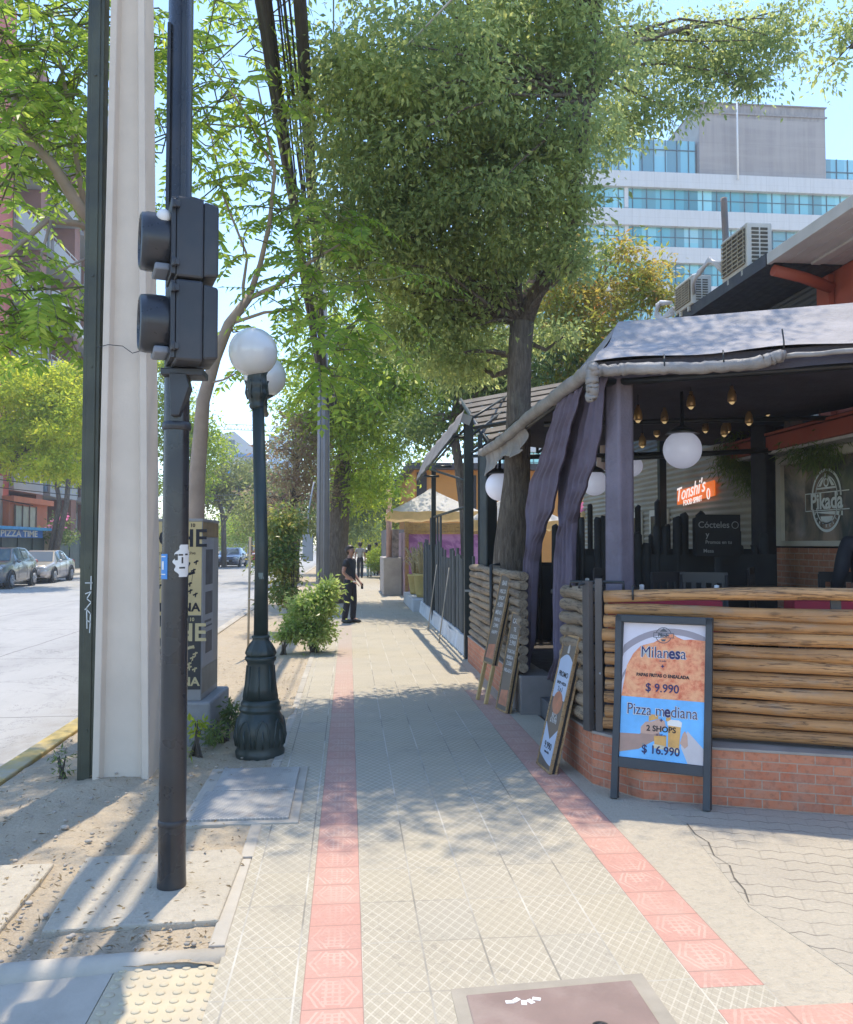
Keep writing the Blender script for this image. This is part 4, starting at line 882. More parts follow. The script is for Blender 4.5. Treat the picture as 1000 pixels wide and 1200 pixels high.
string('front string of brass bulb lamps sagging under the canvas edge', [(748, 486, 7.4), (810, 470, 7.3), (858, 464, 7.1), (917, 430, 6.9), (980, 414, 6.6), (1030, 430, 6.5)])
string('second string of brass bulb lamps, behind the front string', [(753, 517, 8.8), (779, 488, 8.2), (849, 504, 8.6), (878, 490, 8.0), (905, 466, 7.8), (939, 442, 7.6), (982, 448, 7.4), (1040, 440, 7.2)])
string('short rearmost string with two brass bulb lamps above the neon sign', [(770, 505, 9.6), (827, 500, 9.3), (853, 500, 9.0), (900, 480, 9)])
# ------------------------------------------------------------------ dark stakes inside, tables, chairs, things on tables
STK = plain('charred stake', (.032, .035, .038), .75, .4, 6, .25)
def stakes(label, x0, x1, Y0, Y1, n, seed, zlo, ztop):
    g = random.Random(seed); t_ = thing('stake_fence', label, 'fence', (x0, Y0, .33))
    for i in range(n):
        u = (i+g.uniform(-.25, .25))/n; w_ = g.uniform(.03, .055); h = g.uniform(*ztop)-.33; b = MB()
        b.tube([(u*(x1-x0), u*(Y1-Y0), 0), (u*(x1-x0)+g.uniform(-.02, .02), u*(Y1-Y0), h-.03), (u*(x1-x0)+g.uniform(-.02, .02), u*(Y1-Y0), h)], [w_, w_, w_*.7], 8); b.build('stake', STK, t_)
    b = MB(); b.bx((0, .03, .15), (x1-x0, .07, .2)); b.bx((0, .05+(Y1-Y0), zlo-.42), (x1-x0, .09+(Y1-Y0), zlo-.34)); b.bx((0, .03, 0), (x1-x0, .06, zlo-.4)); b.build('rail', STK, t_)
stakes('row of dark stakes across the middle of the terrace before the corrugated wall', 2.45, 4.75, 9.1, 9.25, 20, 3, 1.6, (1.62, 2.0))
stakes('row of dark stakes at the far end of the terrace left of the column', 1.95, 4.6, 11.55, 11.6, 19, 5, 1.4, (1.75, 2.3))
REDC = plain('red cloth', (.45, .03, .05), .7, .2, 5, .1); STEELT = plain('dark table top', (.035, .033, .035), .4, .2)
def table(x, y, label, cloth):
    t_ = thing('terrace_table', label, 'table', (x, y, .33), R(-22), group='tables behind the log walls')
    b = MB(); b.bx((-.40, -.35, .86), (.40, .35, .90)); b.build('table_top', REDC if cloth else STEELT, t_, bev=.006)
    if cloth:
        b = MB(); b.bx((-.405, -.357, .68), (.405, -.351, .90)); b.bx((-.408, -.35, .68), (-.402, .35, .90)); b.build('cloth_skirt', REDC, t_)
    for sx in (-.36, .36):
        for sy in (-.31, .31): b = MB(); b.bx((sx-.02, sy-.02, 0), (sx+.02, sy+.02, .858)); b.build('leg', STEELT, t_)
table(2.45, 6.45, 'red clothed table right behind the left end of the orange logs', True)
table(3.75, 6.15, 'red clothed table behind the right end of the orange logs', True)
table(2.35, 7.9, 'dark table beside the terrace entrance, behind the near side logs', False)
table(3.9, 7.9, 'dark table in the middle of the terrace behind the red clothed tables', False)
def tchair(x, y, rz, label):
    t_ = thing('terrace_chair', label, 'chair', (x, y, .33), rz, group='dark chairs on the terrace')
    b = MB(); b.bx((-.21, -.21, .43), (.21, .21, .47)); b.build('seat', STEELT, t_, bev=.01)
    for sx in (-.19, .19):
        b = MB(); b.tube([(sx, .2, 0), (sx, .2, .45), (sx, .24, 1.05)], .017, 6); b.build('leg', STEELT, t_); b = MB(); b.tube([(sx, -.19, 0), (sx, -.19, .43)], .017, 6); b.build('leg', STEELT, t_)
    b = MB()
    for q in range(5): b.bx((-.17+q*.085-.02, .215, .5), (-.17+q*.085+.02, .232, 1.0))
    b.bx((-.2, .22, .98), (.2, .245, 1.07)); b.build('backrest', STEELT, t_)
for a in ((2.9, 7.1, .4, 'dark slatted chair behind the left red table'), (3.2, 7.4, 2.6, 'dark slatted chair between the two red tables and the dark table'), (4.3, 7.0, -.3, 'dark slatted chair behind the right red table'), (2.75, 8.4, .2, 'dark slatted chair beyond the entrance table'), (4.4, 8.5, 1., 'dark slatted chair near the window with the emblem')): tchair(*a)
PINKP = plain('salmon glazed plate', (.52, .27, .20), .35, .15, 5)
def onT(px, py, Y_): return at(px, py, Y_)
def plate(p, r, label): b = MB(); b.lathe([(r*.5, 0), (r*.55, .004), (r*.95, .022), (r, .03), (r*.96, .03), (r*.5, .012), (0, .010)], (0, 0, 0), 28); tag(b.build('plate', PINKP, None, p), label, 'plate')
plate((2.62, 6.42, 1.245), .13, 'larger salmon plate on the red table behind the top log')
plate((3.62, 6.42, 1.245), .10, 'smaller salmon plate on the right red table')
def shaker(p, label):
    t_ = thing('condiment_shaker', label, 'condiments', p, group='condiment sets on the terrace tables'); b = MB(); b.lathe([(.022, 0), (.024, .05), (.016, .07), (.02, .075), (.018, .095), (0, .1)], (0, 0, 0), 12); b.build('shaker', WHITE, t_); b = MB(); b.lathe([(.02, 0), (.02, .055), (.0, .06)], (.06, .01, 0), 12); b.build('cup', plain('cup grey', (.4, .4, .38), .4), t_); b = MB(); b.bx((-.07, -.03, -.0), (.1, .05, .004)); b.build('tray', BLACK, t_)
shaker((2.28, 6.5, 1.233), 'white shaker and cup right of the mauve corner column'); shaker((2.2, 7.75, 1.233), 'white shaker and cup on the dark table left of the mauve corner column'); shaker((2.66, 6.55, 1.275) if False else (2.82, 6.35, 1.233), 'white shaker and cup beside the larger salmon plate'); shaker((3.95, 6.3, 1.233), 'white shaker and cup near the right end of the top log')
# chalk sign on a stake
cs = thing('chalk_sign', 'black board with handwritten white lettering among the dark stakes below the neon sign', 'sign', at(842, 640, 8.6)[:])
b = MB(); b.bx((-.24, -.01, -.11), (.24, .01, .33)); b.build('board', plain('black board', (.012, .012, .012), .7), cs, bev=.004)
b = MB(); b.bx((-.03, .012, -1.1), (.03, .04, .2)); b.build('post', STK, cs)
CHK = plain('chalk white', (.34, .34, .33), .8)
for s_, sz, x, z in (('Cócteles', .095, -.05, .22), ('y', .09, -.12, .12), ('Promos en tu', .052, .0, .04), ('Mesa', .055, -.11, -.05)): text(s_, sz, CHK, cs, (x, -.012, z), (R(90), 0, 0), 'CENTER', .0005, .0005)
b = MB(); b.tube([(.18+.035*math.cos(a*.42), -.012, .22+.035*math.sin(a*.42)) for a in range(16)], .004, 5); b.build('drawn_ring', CHK, cs)
# ================================================================== restaurant house along the terrace (faces the street at x = 5)
REDW = plain('red painted wall', (.40, .085, .045), .6, .15, 2.5, .12, 40); CORRD = plain('black corrugated sheet', (.07, .078, .085), .5, .2, 3, .1); CORRO = plain('olive corrugated sheet', (.38, .34, .26), .55, .2, 2, .15); CREAM = plain('cream frame', (.66, .61, .50), .55, .12, 3, .1)
SOFF = plain('white soffit boards', (.60, .57, .53), .6, .12, 3, .15)
hs = thing('restaurant_house', 'red painted restaurant house with dark corrugated siding and a white soffit above the canopy', 'house', (5.3, 9.5, 0))
def H(x, y, z): return (x-5.3, y-9.5, z)
def corr(mb, x, y0, y1, z0, z1, pitch, amp, m=0):
    n = int((z1-z0)/pitch*6); vs = []
    for i in range(n+1):
        z = z0+(z1-z0)*i/n; q = amp*math.sin(2*math.pi*(z-z0)/pitch); vs += [H(x+q, y0, z), H(x+q, y1, z)]
    mb.add(vs, [(2*i, 2*i+1, 2*i+3, 2*i+2) for i in range(n)], m, True)
b = MB(); corr(b, 5.03, 9.72, 18, .3, 3.1, .085, .016); o = b.build('siding', CORRO, hs); o['label'] = 'olive corrugated lower siding'
b = MB(); b.bx(H(5.06, 9.7, 0), H(5.9, 18, 3.05)); b.build('inner_wall', BLACK, hs)
b = MB(); corr(b, 5.88, 10.15, 18, 3.1, 4.95, .09, .014); o = b.build('siding', CORRD, hs); o['label'] = 'black corrugated upper siding'
b = MB(); b.bx(H(5.9, 10.05, 3.0), H(13, 18, 5.0)); b.bx(H(5.06, 3, 2.9), H(5.9, 18, 3.0)); b.build('inner_wall', BLACK, hs)
b = MB(); b.bx(H(5.92, 2.0, 2.9), H(13, 10.04, 5.0)); b.bx(H(5.84, 9.85, 3.0), H(5.915, 10.12, 4.95)); b.bx(H(5.865, 9.3, 3.0), H(5.915, 9.42, 4.95)); b.build('upper_wall', REDW, hs, bev=.005)
b = MB(); b.bx(H(5.82, 10.13, 3.), H(5.875, 10.20, 4.6)); b.build('corner_trim', CREAM, hs)
# roof with deep eave
b = MB(); b.xprism([(4.98-5.3, 5.0), (4.98-5.3, 5.05), (9.5-5.3, 7.0), (13.2-5.3, 5.0)], 9.62-9.5, 18.4-9.5); o = b.build('roof', CORRD, hs); o['label'] = 'dark roof over the rear half'
b = MB(); b.xprism([(4.98-5.3, 5.005), (4.98-5.3, 5.055), (9.5-5.3, 7.0), (13.2-5.3, 5.0)], 1.5-9.5, 9.615-9.5); b.build('roof', plain('zinc roof', (.33, .32, .31), .5, .1), hs)
b = MB()
for i in range(7): b.bx(H(5.02+i*.125, 1.6, 4.985-.0), H(5.02+i*.125+.118, 9.60, 5.003))
b.bx(H(4.93, 1.6, 4.96), H(4.985, 9.60, 5.09)); b.bx(H(5.45, 1.6, 4.955), H(5.56, 9.55, 4.984)); b.build('soffit', SOFF, hs, bev=.003)
b = MB()
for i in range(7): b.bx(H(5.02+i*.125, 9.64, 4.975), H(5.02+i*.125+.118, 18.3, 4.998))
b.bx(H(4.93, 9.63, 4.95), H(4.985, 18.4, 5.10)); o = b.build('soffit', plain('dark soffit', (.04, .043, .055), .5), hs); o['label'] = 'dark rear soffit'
b = MB(); b.box(H(5.25, 6.9, 4.979), (.05, .28, .008)); b.build('soffit_vent', BLACK, hs)
b = MB(); b.tube([H(5.02, 9.62, 4.9), H(5.4, 9.66, 4.84), H(5.8, 9.72, 4.74)], .07, 8); b.build('eave_bracket', REDW, hs)
# sloping window up right
b = MB(); b.box(H(5.89, 8.2, 4.2), (.05, .05, 1.4), rotm(R(25), 0, 0)); b.bx(H(5.885, 6.2, 3.2), H(5.91, 8.0, 4.6)); b.build('upper_window', [plain('white frame', (.6, .62, .62), .5)], hs)
# lower red front with the window
b = MB(); b.bx(H(5.10, 2, .0), H(5.5, 9.70, 1.62)); b.build('lower_wall', BLACK, hs)
bw = MB(); bw.bx((0, 0, 0), (7.6, .06, 1.60)); bw.build('brick_base', brickmat('brown brick', (.48, .17, .09), (.55, .24, .13), (.55, .38, .27), .2, .07, .007), hs, H(5.04, 9.68, 0), R(-90))
b = MB(); b.bx(H(5.0, 2, 1.62), H(5.14, 9.62, 1.68)); b.bx(H(5.0, 9.50, 1.68), H(5.14, 9.62, 2.58)); b.bx(H(5.0, 2, 2.56), H(5.14, 9.62, 2.66)); b.bx(H(5.02, 6.9, 1.68), H(5.10, 6.98, 2.56)); b.build('window_frame', CREAM, hs, bev=.006)
WG = Mat('dim window glass'); WG.base(WG.mix(WG.noise(1.3, 5, .6, None, .8).mapr(.4, .6), (.10, .11, .095), (.42, .32, .24))); WG.rough(.08)
b = MB(); b.bx(H(5.05, 2, 1.68), H(5.07, 9.50, 2.56)); wg = b.build('window_pane', WG.mat, hs)
b = MB(); b.bx(H(4.72, 2, 2.70), H(5.12, 10.3, 2.86)); b.xprism([(4.70-5.3, 2.87), (4.70-5.3, 2.90), (5.9-5.3, 3.05), (5.9-5.3, 3.0)], 2-9.5, 10.35-9.5); b.build('red_fascia', REDW, hs, bev=.006)
b = MB(); b.bx(H(4.76, 2, 2.665), H(5.1, 10.25, 2.697)); b.build('fascia_soffit', SOFF, hs)
# emblem on the pane (faces the street)
EMB = plain('frosted emblem', (.78, .82, .78), .5, .1)
em = bpy.data.objects.new('emblem', None); COL.objects.link(em); em.parent = wg; em.location = H(5.045, 8.62, 2.10); em.rotation_euler = (0, 0, R(-90))
for nm, polys in (('emblem_arch', [arcband(0, .05, .27, .30, 0, 180, 24, .95), arcband(0, .05, .21, .225, 0, 180, 24, .95), arcband(0, -.03, .27, .30, 190, 350, 24, .95), arcband(0, -.03, .20, .215, 190, 350, 24, .95)]), ('emblem_peak', [[(-.2, .13), (.2, .13), (.2, .15), (-.2, .15)], [(-.16, .16), (-.1, .16), (0, .29), (-.02, .30)], [(.16, .16), (.1, .16), (0, .29), (.02, .30)], arcband(0, .2, .03, .05, 0, 359)]), ('emblem_banner', [[(-.42, -.09), (.42, -.09), (.42, -.10), (-.42, -.10)], [(-.42, .09), (.42, .09), (.42, .10), (-.42, .10)], [(-.42, -.1), (-.41, -.1), (-.41, .1), (-.42, .1)], [(-.3, -.11), (.3, -.16), (.3, -.11)], [(-.12, -.16), (.12, -.16), (.08, -.24), (-.08, -.24)]])):
    flat(em, nm, polys, EMB, 0)
text('Pikada', .24, EMB, em, (0, -.003, -.005), (R(90), 0, 0), 'CENTER', .006, .001)
for s_ in range(9): text('BAR RESTO'[s_], .045, EMB, em, (.245*math.cos(R(205+s_*16.)), -.002, -.03+.235*math.sin(R(205+s_*16.))), (R(90), R(-(205+s_*16+90)), 0), 'CENTER', .001, .0005)
# white bits on the low roof
b = MB(); b.add([(0, 0, 0), (.28, .1, -.02), (.10, .02, .36), (-.05, .0, .05)], [(0, 1, 2), (0, 2, 3)]); b.add([(-.1, -.02, 0), (.12, .02, .02), (-.05, 0, .22)], [(0, 1, 2)])
tag(b.build('torn_sheet', plain('torn white sheet', (.45, .43, .38), .7, .2), None, at(926, 512, 9.4), solid=.006), 'crumpled white sheet lying on the red fascia under the canvas', 'sheet')
# doors / windows in the olive siding
b = MB(); 
for q in (14.2, 13.0): b.bx(H(4.98, q, .4), H(5.02, q+.8, 2.2), 0); b.bx(H(4.97, q+.08, 1.2), H(4.985, q+.72, 2.1), 1)
b.build('side_window', [CREAM, plain('dark pane', (.03, .035, .04), .1)], hs, bev=.004)
# ---- neon sign
ns = thing('neon_sign', 'glowing orange red neon sign with white script on the olive corrugated wall', 'neon sign', (4.96, 11.9, 2.36), R(-89))
ns.scale = (.56, .56, .56)
NEO = Mat('orange neon glow'); NEO.base((.55, .10, .02)); NEO.p.inputs['Emission Color'].default_value = (1, .22, .04, 1); NEO.p.inputs['Emission Strength'].default_value = .22
NEW = Mat('white neon tube'); NEW.base((.7, .7, .7)); NEW.p.inputs['Emission Color'].default_value = (1, .86, .80, 1); NEW.p.inputs['Emission Strength'].default_value = .3
b = MB(); b.prism([(-1.1, -.0), (1.2, 0), (1.2, .03), (-1.1, .03)], -.17, .22); b.v = [(v[0], v[1], v[2]+.10*(v[0]/1.1)*.6) for v in b.v]; b.build('backing', NEO.mat, ns, bev=.02)
text("Tonshi's", .50, NEW.mat, ns, (-.22, -.02, .10), (R(90), R(-6), 0), 'CENTER', .004, .004, 'script', .35, 1.1); text('FOOD SPIRIT', .20, NEW.mat, ns, (-.05, -.02, -.17), (R(90), R(-4), 0), 'CENTER', .004, .004)
b = MB(); b.tube([(.92+.08*math.cos(a*.45), -.03, -.04+.13*math.sin(a*.45)) for a in range(15)], .014, 6); b.build('neon_ring', NEW.mat, ns)
# ---- air conditioners, hoses, flue
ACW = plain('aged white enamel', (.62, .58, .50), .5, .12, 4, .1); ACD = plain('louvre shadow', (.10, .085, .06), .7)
def ac_unit(p, ly, lx, lz, label):
    t_ = thing('air_conditioner', label, 'air conditioner', p, group='air conditioning units on the eave')
    b = MB(); b.bx((0, 0, 0), (lx, ly, lz)); b.build('casing', ACW, t_, bev=.015)
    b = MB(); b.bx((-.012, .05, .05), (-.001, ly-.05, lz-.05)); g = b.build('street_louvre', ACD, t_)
    b = MB()
    for i in range(9): z = .06+(lz-.12)*i/8; b.bx((-.024, .04, z-.008), (-.011, ly-.04, z+.008))
    for i in range(5): y_ = .05+(ly-.1)*i/4; b.bx((-.028, y_-.008, .05), (-.0245, y_+.008, lz-.05))
    b.build('fins', plain('tan fins', (.40, .33, .22), .6), g)
    b = MB(); nz = 9
    for i in range(nz):
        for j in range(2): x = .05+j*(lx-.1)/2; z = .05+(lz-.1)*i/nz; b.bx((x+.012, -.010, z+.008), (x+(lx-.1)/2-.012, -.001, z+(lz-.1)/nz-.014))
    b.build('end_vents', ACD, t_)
    for y_ in (.12, ly-.2): b = MB(); b.bx((.0, y_, -.07), (lx, y_+.05, -.003)); b.build('foot', ACW, t_)
ac_unit((4.93, 10.1, 5.10), .72, .33, .56, 'larger cream air conditioner standing on the house eave'); ac_unit((4.90, 11.75, 5.10), .62, .30, .42, 'smaller cream air conditioner lower on the eave beside the hoses')
HOSE = plain('white insulated hose', (.62, .60, .60), .5, .1)
b = MB()
for q in range(3): b.tube([(4.93, 11.74, 5.25+.06*q), (4.82, 11.5, 5.32+.05*q), (4.80, 11.25, 5.40-.02*q), (4.84, 11.0, 5.46+.02*q), (4.95, 10.80, 5.36-.06*q)], .028, 7)
b_ = MB()
for q in range(3): b_.tube([(4.86, 12.42, 5.3), (4.76, 12.6+.08*q, 5.36), (4.74, 12.75, 5.25-.04*q), (4.78, 12.6, 5.1), (4.88, 12.38, 5.12+.05*q)], .028, 7)
tag(b.build('hose_bundle', HOSE), 'white insulated hoses looping between the two air conditioners', 'hoses'); tag(b_.build('hose_bundle', HOSE), 'short loop of white hoses beyond the smaller air conditioner', 'hoses')
FL = plain('grey flue', (.22, .19, .18), .6, .25, 3, .1, dirt=(.30, .14, .09), dirt_amt=.6)
b = MB(); A = at(855, 370, 12.6); B = at(848.5, 232, 12.6); b.tube([A, A.lerp(B, .3), A.lerp(B, .95), B], [.055, .052, .05, .05], 14); tag(b.build('flue_pipe', FL), 'leaning grey flue pipe rising behind the air conditioners', 'pipe')
# ---- far-end black slatted pergola with side awning
pg = thing('slat_pergola', 'dark steel pergola with weathered roof slats and a side awning, beyond the canopy', 'pergola', (1.75, 12.3, 0))
OP = Vector((1.75, 12.3, 0)); DG = plain('dark green black steel', (.014, .024, .026), .45, .3, 4, .1)
def Lp(p): return Vector(p)-OP
b = MB(); b.box(Lp((1.66+.06, 12.2, 1.75)), (.13, .13, 3.5)); o = b.build('post', DG, pg, bev=.004)
b = MB(); b.box(Lp((1.86, 12.0, 1.6)), (.06, .06, 3.2)); b.build('post', DG, pg)
b = MB(); b.box(Lp((1.75, 17.6, 1.6)), (.09, .09, 3.2)); b.build('post', DG, pg)
b = MB(); b.box(Lp((4.6, 12.2, 2.0)), (.10, .10, 4.0)); b.build('post', DG, pg)
b = MB(); b.box(Lp((1.72, 12.05, .98)), (.15, .02, .03)); b.build('clamp', GREYMET, pg)
SLT = plain('weathered slat', (.15, .125, .10), .8, .35, 3, .3)
for i in range(9):
    y_ = 12.0+i*.36; z_ = 3.05+i*.135; b = MB(); b.box(Lp((3.75, y_, z_+.35)), (3.6+.1*math.sin(i*5.), .17, .03), rotm(R(28), -math.atan2(.7, 3.6), R(.6*math.sin(i*3.)))); b.build('slat', SLT, pg)
b = MB()
for x in (2.0, 2.9, 4.3): b.tube([Lp((x, 11.95, 2.98+.19*(x-1.75))), Lp((x, 15.2, 4.2+.19*(x-1.75)))], .035, 6)
for (a, c) in (((1.75, 12.1, 3.45), (2.9, 15.1, 4.35)), ((2.0, 15.1, 4.2), (3.2, 12.0, 3.3)), ((1.75, 12.1, 3.2), (2.6, 14.0, 3.9)), ((2.3, 12.0, 3.1), (2.3, 15.0, 3.1))): b.tube([Lp(a), Lp(c)], .02, 6)
for (a, c) in (((1.75, 12.05, 3.3), (5.0, 12.05, 3.95)), ((1.75, 12.05, 2.9), (5.0, 12.05, 2.95)), ((1.75, 12.05, 2.95), (2.7, 12.05, 3.5)), ((2.7, 12.05, 2.95), (2.7, 12.05, 3.5)), ((2.7, 12.05, 2.95), (3.6, 12.05, 3.65)), ((3.6, 12.05, 2.95), (3.6, 12.05, 3.65)), ((1.75, 12.2, 3.4), (1.75, 17.6, 3.3)), ((1.50, 12.2, 3.2), (1.42, 17.6, 2.96)), ((1.75, 17.6, 2.2), (1.75, 12.2, 2.2)), ((1.52, 12.3, 3.2), (1.75, 12.3, 3.2)), ((1.75, 12.3, 2.55), (1.45, 15, 2.96)), ((1.45, 14.5, 2.97), (1.75, 14.5, 2.97)), ((1.45, 16.5, 2.96), (1.75, 16.5, 2.96))): b.tube([Lp(a), Lp(c)], .022, 6)
b.build('frame', DG, pg)
b = MB()
def awn(u, v):
    a = Vector((1.62, 11.9, 3.55)).lerp(Vector((1.56, 17.6, 3.45)), u); c = Vector((1.50, 11.9, 3.22)).lerp(Vector((1.40, 17.7, 2.96)), u); p = a.lerp(c, v); p.z += -.05*math.sin(math.pi*v)*math.sin(math.pi*u*3)**2+.012*math.sin(u*31)*v; p.x += .012*math.sin(u*40+v*3); return Lp(p)
b.grid(awn, 60, 8); b.build('awning', fabric('grey awning canvas', (.33, .305, .29), .2), pg, solid=.004)
b = MB(); b.box(Lp((1.66, 12.0, 3.42)), (.14, .03, .13), rotm(0, R(20), 0)); b.build('flood_lamp', GREYMET, pg)
# ---- dark plank fence on a white base
FPL = plain('dark stained plank', (.075, .085, .088), .7, .3, 4, .25)
fe = thing('plank_fence', 'dark grey vertical plank fence on a whitewashed base under the side awning', 'fence', (1.72, 12.0, 0))
b = MB()
def wb(u, v): return (0+.02*math.sin(u*40)*v-.03*(1-v), u*8.6, -.02+v*(.27+.03*math.sin(u*19)))
b.grid(wb, 60, 4); b.bx((.01, 0, -.05), (.25, 8.6, .27)); b.build('white_base', plain('flaking whitewash', (.66, .67, .68), .8, .15, 3, .4, 20, dirt=(.36, .36, .36), dirt_amt=.4), fe)
g = random.Random(11)
for i in range(40):
    y_ = .0+i*.205; hh = g.uniform(1.12, 1.32) if y_ < 4.4 else g.uniform(1.2, 1.5)
    if i in (21, 24, 27, 31): hh = 1.95
    b = MB(); b.box((.05+g.uniform(-.012, .012), y_+.1, .26+hh/2), (.03, .15+g.uniform(-.02, .03), hh), rotm(0, 0, g.uniform(-.05, .05))); b.build('plank', FPL, fe)
b = MB(); b.bx((.08, 0, .5), (.12, 8.5, .58)); b.bx((.08, 0, 1.2), (.12, 8.5, 1.28)); b.bx((.07, 4.3, 1.30), (.11, 8.5, 1.42)); b.build('rail', DG, fe)
for (y_, lb) in ((14.2, 'thin broom stick leaning on the dark plank fence, nearer one'), (16.2, 'thin broom stick leaning on the dark plank fence, farther one')):
    b = MB(); b.tube([(1.50, y_, 0), (1.66, y_-.1, 1.25)], .010, 6); tag(b.build('broom_stick', plain('pale stick', (.42, .38, .32), .6), None), lb, 'stick')
# ================================================================== trees and plants
def bark_mat(name, c, d):
    m = Mat(name); m.co(); f = m.noise(1., 6, .7, m.stretch(30, 30, 5), .5).mapr(.36, .64); g_ = m.noise(3, 5, .6).mapr(.35, .7)
    col = m.mix(f, d, c); col = m.mix(g_*.5, col, sc(c, .6)); col = m.mix(m.noise(1.6, 5, .7).mapr(.55, .7)*.4, col, (.30, .28, .22)); m.base(col); m.rough(.92); m.bump(f+m.noise(60, 4)*.3, .9, .025); return m.mat
BARK = bark_mat('furrowed bark', (.27, .215, .165), (.085, .065, .05))
BARKP = plain('smooth pinkish bark', (.40, .30, .235), .8, .2, 6, .4, 30)
BARKD = plain('far bark', (.10, .085, .07), .9, .3, 5, .4)
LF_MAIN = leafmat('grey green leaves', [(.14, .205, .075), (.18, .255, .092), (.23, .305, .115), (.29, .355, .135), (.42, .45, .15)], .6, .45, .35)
LF_AIL = leafmat('ailanthus leaves', [(.11, .22, .03), (.16, .29, .035), (.22, .36, .045), (.34, .42, .07)], .62, .4, .4)
LF_BRT = leafmat('bright green leaves', [(.13, .23, .035), (.18, .30, .04), (.25, .36, .05), (.36, .42, .06)], .6)
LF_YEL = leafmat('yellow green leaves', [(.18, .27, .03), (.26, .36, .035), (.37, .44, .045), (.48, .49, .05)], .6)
LF_DK = leafmat('mid dark leaves', [(.065, .12, .04), (.09, .16, .05), (.13, .20, .06), (.20, .25, .07)], .5)
LF_OL = leafmat('olive leaves', [(.13, .17, .065), (.17, .21, .075), (.23, .26, .09)], .5)
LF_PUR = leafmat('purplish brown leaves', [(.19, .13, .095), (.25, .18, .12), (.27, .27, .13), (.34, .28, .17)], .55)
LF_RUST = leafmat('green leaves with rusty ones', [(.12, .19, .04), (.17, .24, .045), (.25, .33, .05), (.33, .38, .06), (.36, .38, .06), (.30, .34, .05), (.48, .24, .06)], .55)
LF_SHR = leafmat('young shrub leaves', [(.12, .23, .04), (.18, .30, .05), (.28, .38, .09), (.45, .48, .20)], .5, .35, .5)
LF_LAU = leafmat('glossy shrub leaves', [(.06, .13, .03), (.09, .18, .035), (.15, .24, .05), (.38, .32, .08)], .4, .3, .6)
def tree(name, label, cat, base, trunk, blobs, per, L, mat, seed, bark=BARK, r0=.15, ratio=.45, clump=.3, droop=.35, group=None, nlimb=40, up=.6, shell=.45, limb_r=.035, extra_limbs=()):
    o = Vector(base); t_ = thing(name, label, cat, base, group=group)
    V, C = leafcloud(seed, blobs, per, L, ratio, clump, droop, up, shell)
    quads('crown', V-np.array(o), mat, t_)
    b = MB()
    for path, rr in trunk: b.tube([Vector(p)-o for p in path], rr, 10)
    tips = [Vector(path[-1])-o for path, rr in trunk]; mids = [Vector(path[-2])-o for path, rr in trunk]
    g = random.Random(seed); pick = [Vector(C[g.randrange(len(C))])-o for _ in range(nlimb)]
    for T in pick:
        s_ = min(tips+mids, key=lambda q: (q-T).length); limbs(b, g.random(), s_, [T], limb_r, .006, .08, 6)
    for (pts, a0, a1) in extra_limbs:
        n = len(pts); b.tube([Vector(p)-o for p in pts], [a0+(a1-a0)*i/(n-1) for i in range(n)], 7)
    b.build('trunk', bark, t_); return t_
# ---- the big tree growing out of the terrace
def A(px, py, y): return tuple(at(px, py, y))
tr = [([(1.98, 10.2, -.1), A(597, 690, 10.1), A(600, 640, 10.1), A(606, 560, 10.1), A(608, 480, 10), A(609, 420, 10), A(612, 378, 10)], [.24, .23, .22, .165, .15, .145, .15]),
      ([A(612, 385, 10), A(628, 345, 9.9), A(648, 315, 9.7), A(668, 262, 9.4), A(676, 200, 9.2), A(690, 120, 9), A(700, 20, 9)], [.11, .095, .09, .08, .065, .05, .03]),
      ([A(608, 385, 10), A(604, 340, 10.1), A(606, 280, 10.2), A(598, 200, 10.2), A(585, 90, 10.2)], [.10, .085, .08, .06, .03]),
      ([A(612, 390, 10), A(620, 340, 10.2), A(640, 300, 10.5), A(655, 200, 10.8), A(640, 80, 11)], [.09, .075, .06, .05, .03])]
def B(px, py, y, rx, ry, rz, n): p = at(px, py, y); return (p.x, p.y, p.z, rx, ry, rz, n)
blobs = [B(500, 110, 9.0, 1.3, 1.3, 1.1, 150), B(430, 150, 9.0, .75, 1.0, 1.0, 80), B(430, 290, 10, .6, .9, .7, 50), B(500, 380, 10.4, .7, .8, .6, 50), B(470, 260, 9.6, .95, 1.0, .75, 90), B(560, 235, 9.2, .9, 1.0, .85, 90), B(600, 60, 9.5, 1.4, 1.3, 1.2, 120), B(545, 330, 10.2, .75, .8, .55, 55), B(612, 160, 9.4, .75, .9, .8, 45), B(680, 50, 9.0, .8, .9, .6, 34), B(520, -120, 9.2, 2.0, 1.6, 1.2, 130), B(700, -140, 9.2, 1.8, 1.4, 1.0, 70),
         B(668, 180, 9.0, .36, .6, .7, 18), B(635, 260, 9.4, .34, .5, .5, 16), B(770, 65, 11.4, 1.0, .7, .58, 34), B(850, 55, 11.4, 1.05, .6, .55, 36), B(740, 140, 11.2, .55, .6, .75, 20), B(915, 35, 11.4, .65, .6, .46, 18), B(880, 90, 11.4, .33, .4, .4, 9), B(672, 235, 9.0, .25, .4, .6, 9), B(705, 150, 10.2, .34, .4, .55, 10), B(800, 110, 11.3, .5, .5, .4, 10), B(655, 300, 9.2, .22, .4, .35, 7), B(640, 395, 10.2, .3, .4, .3, 7), B(560, 420, 10.6, .6, .7, .4, 22)]
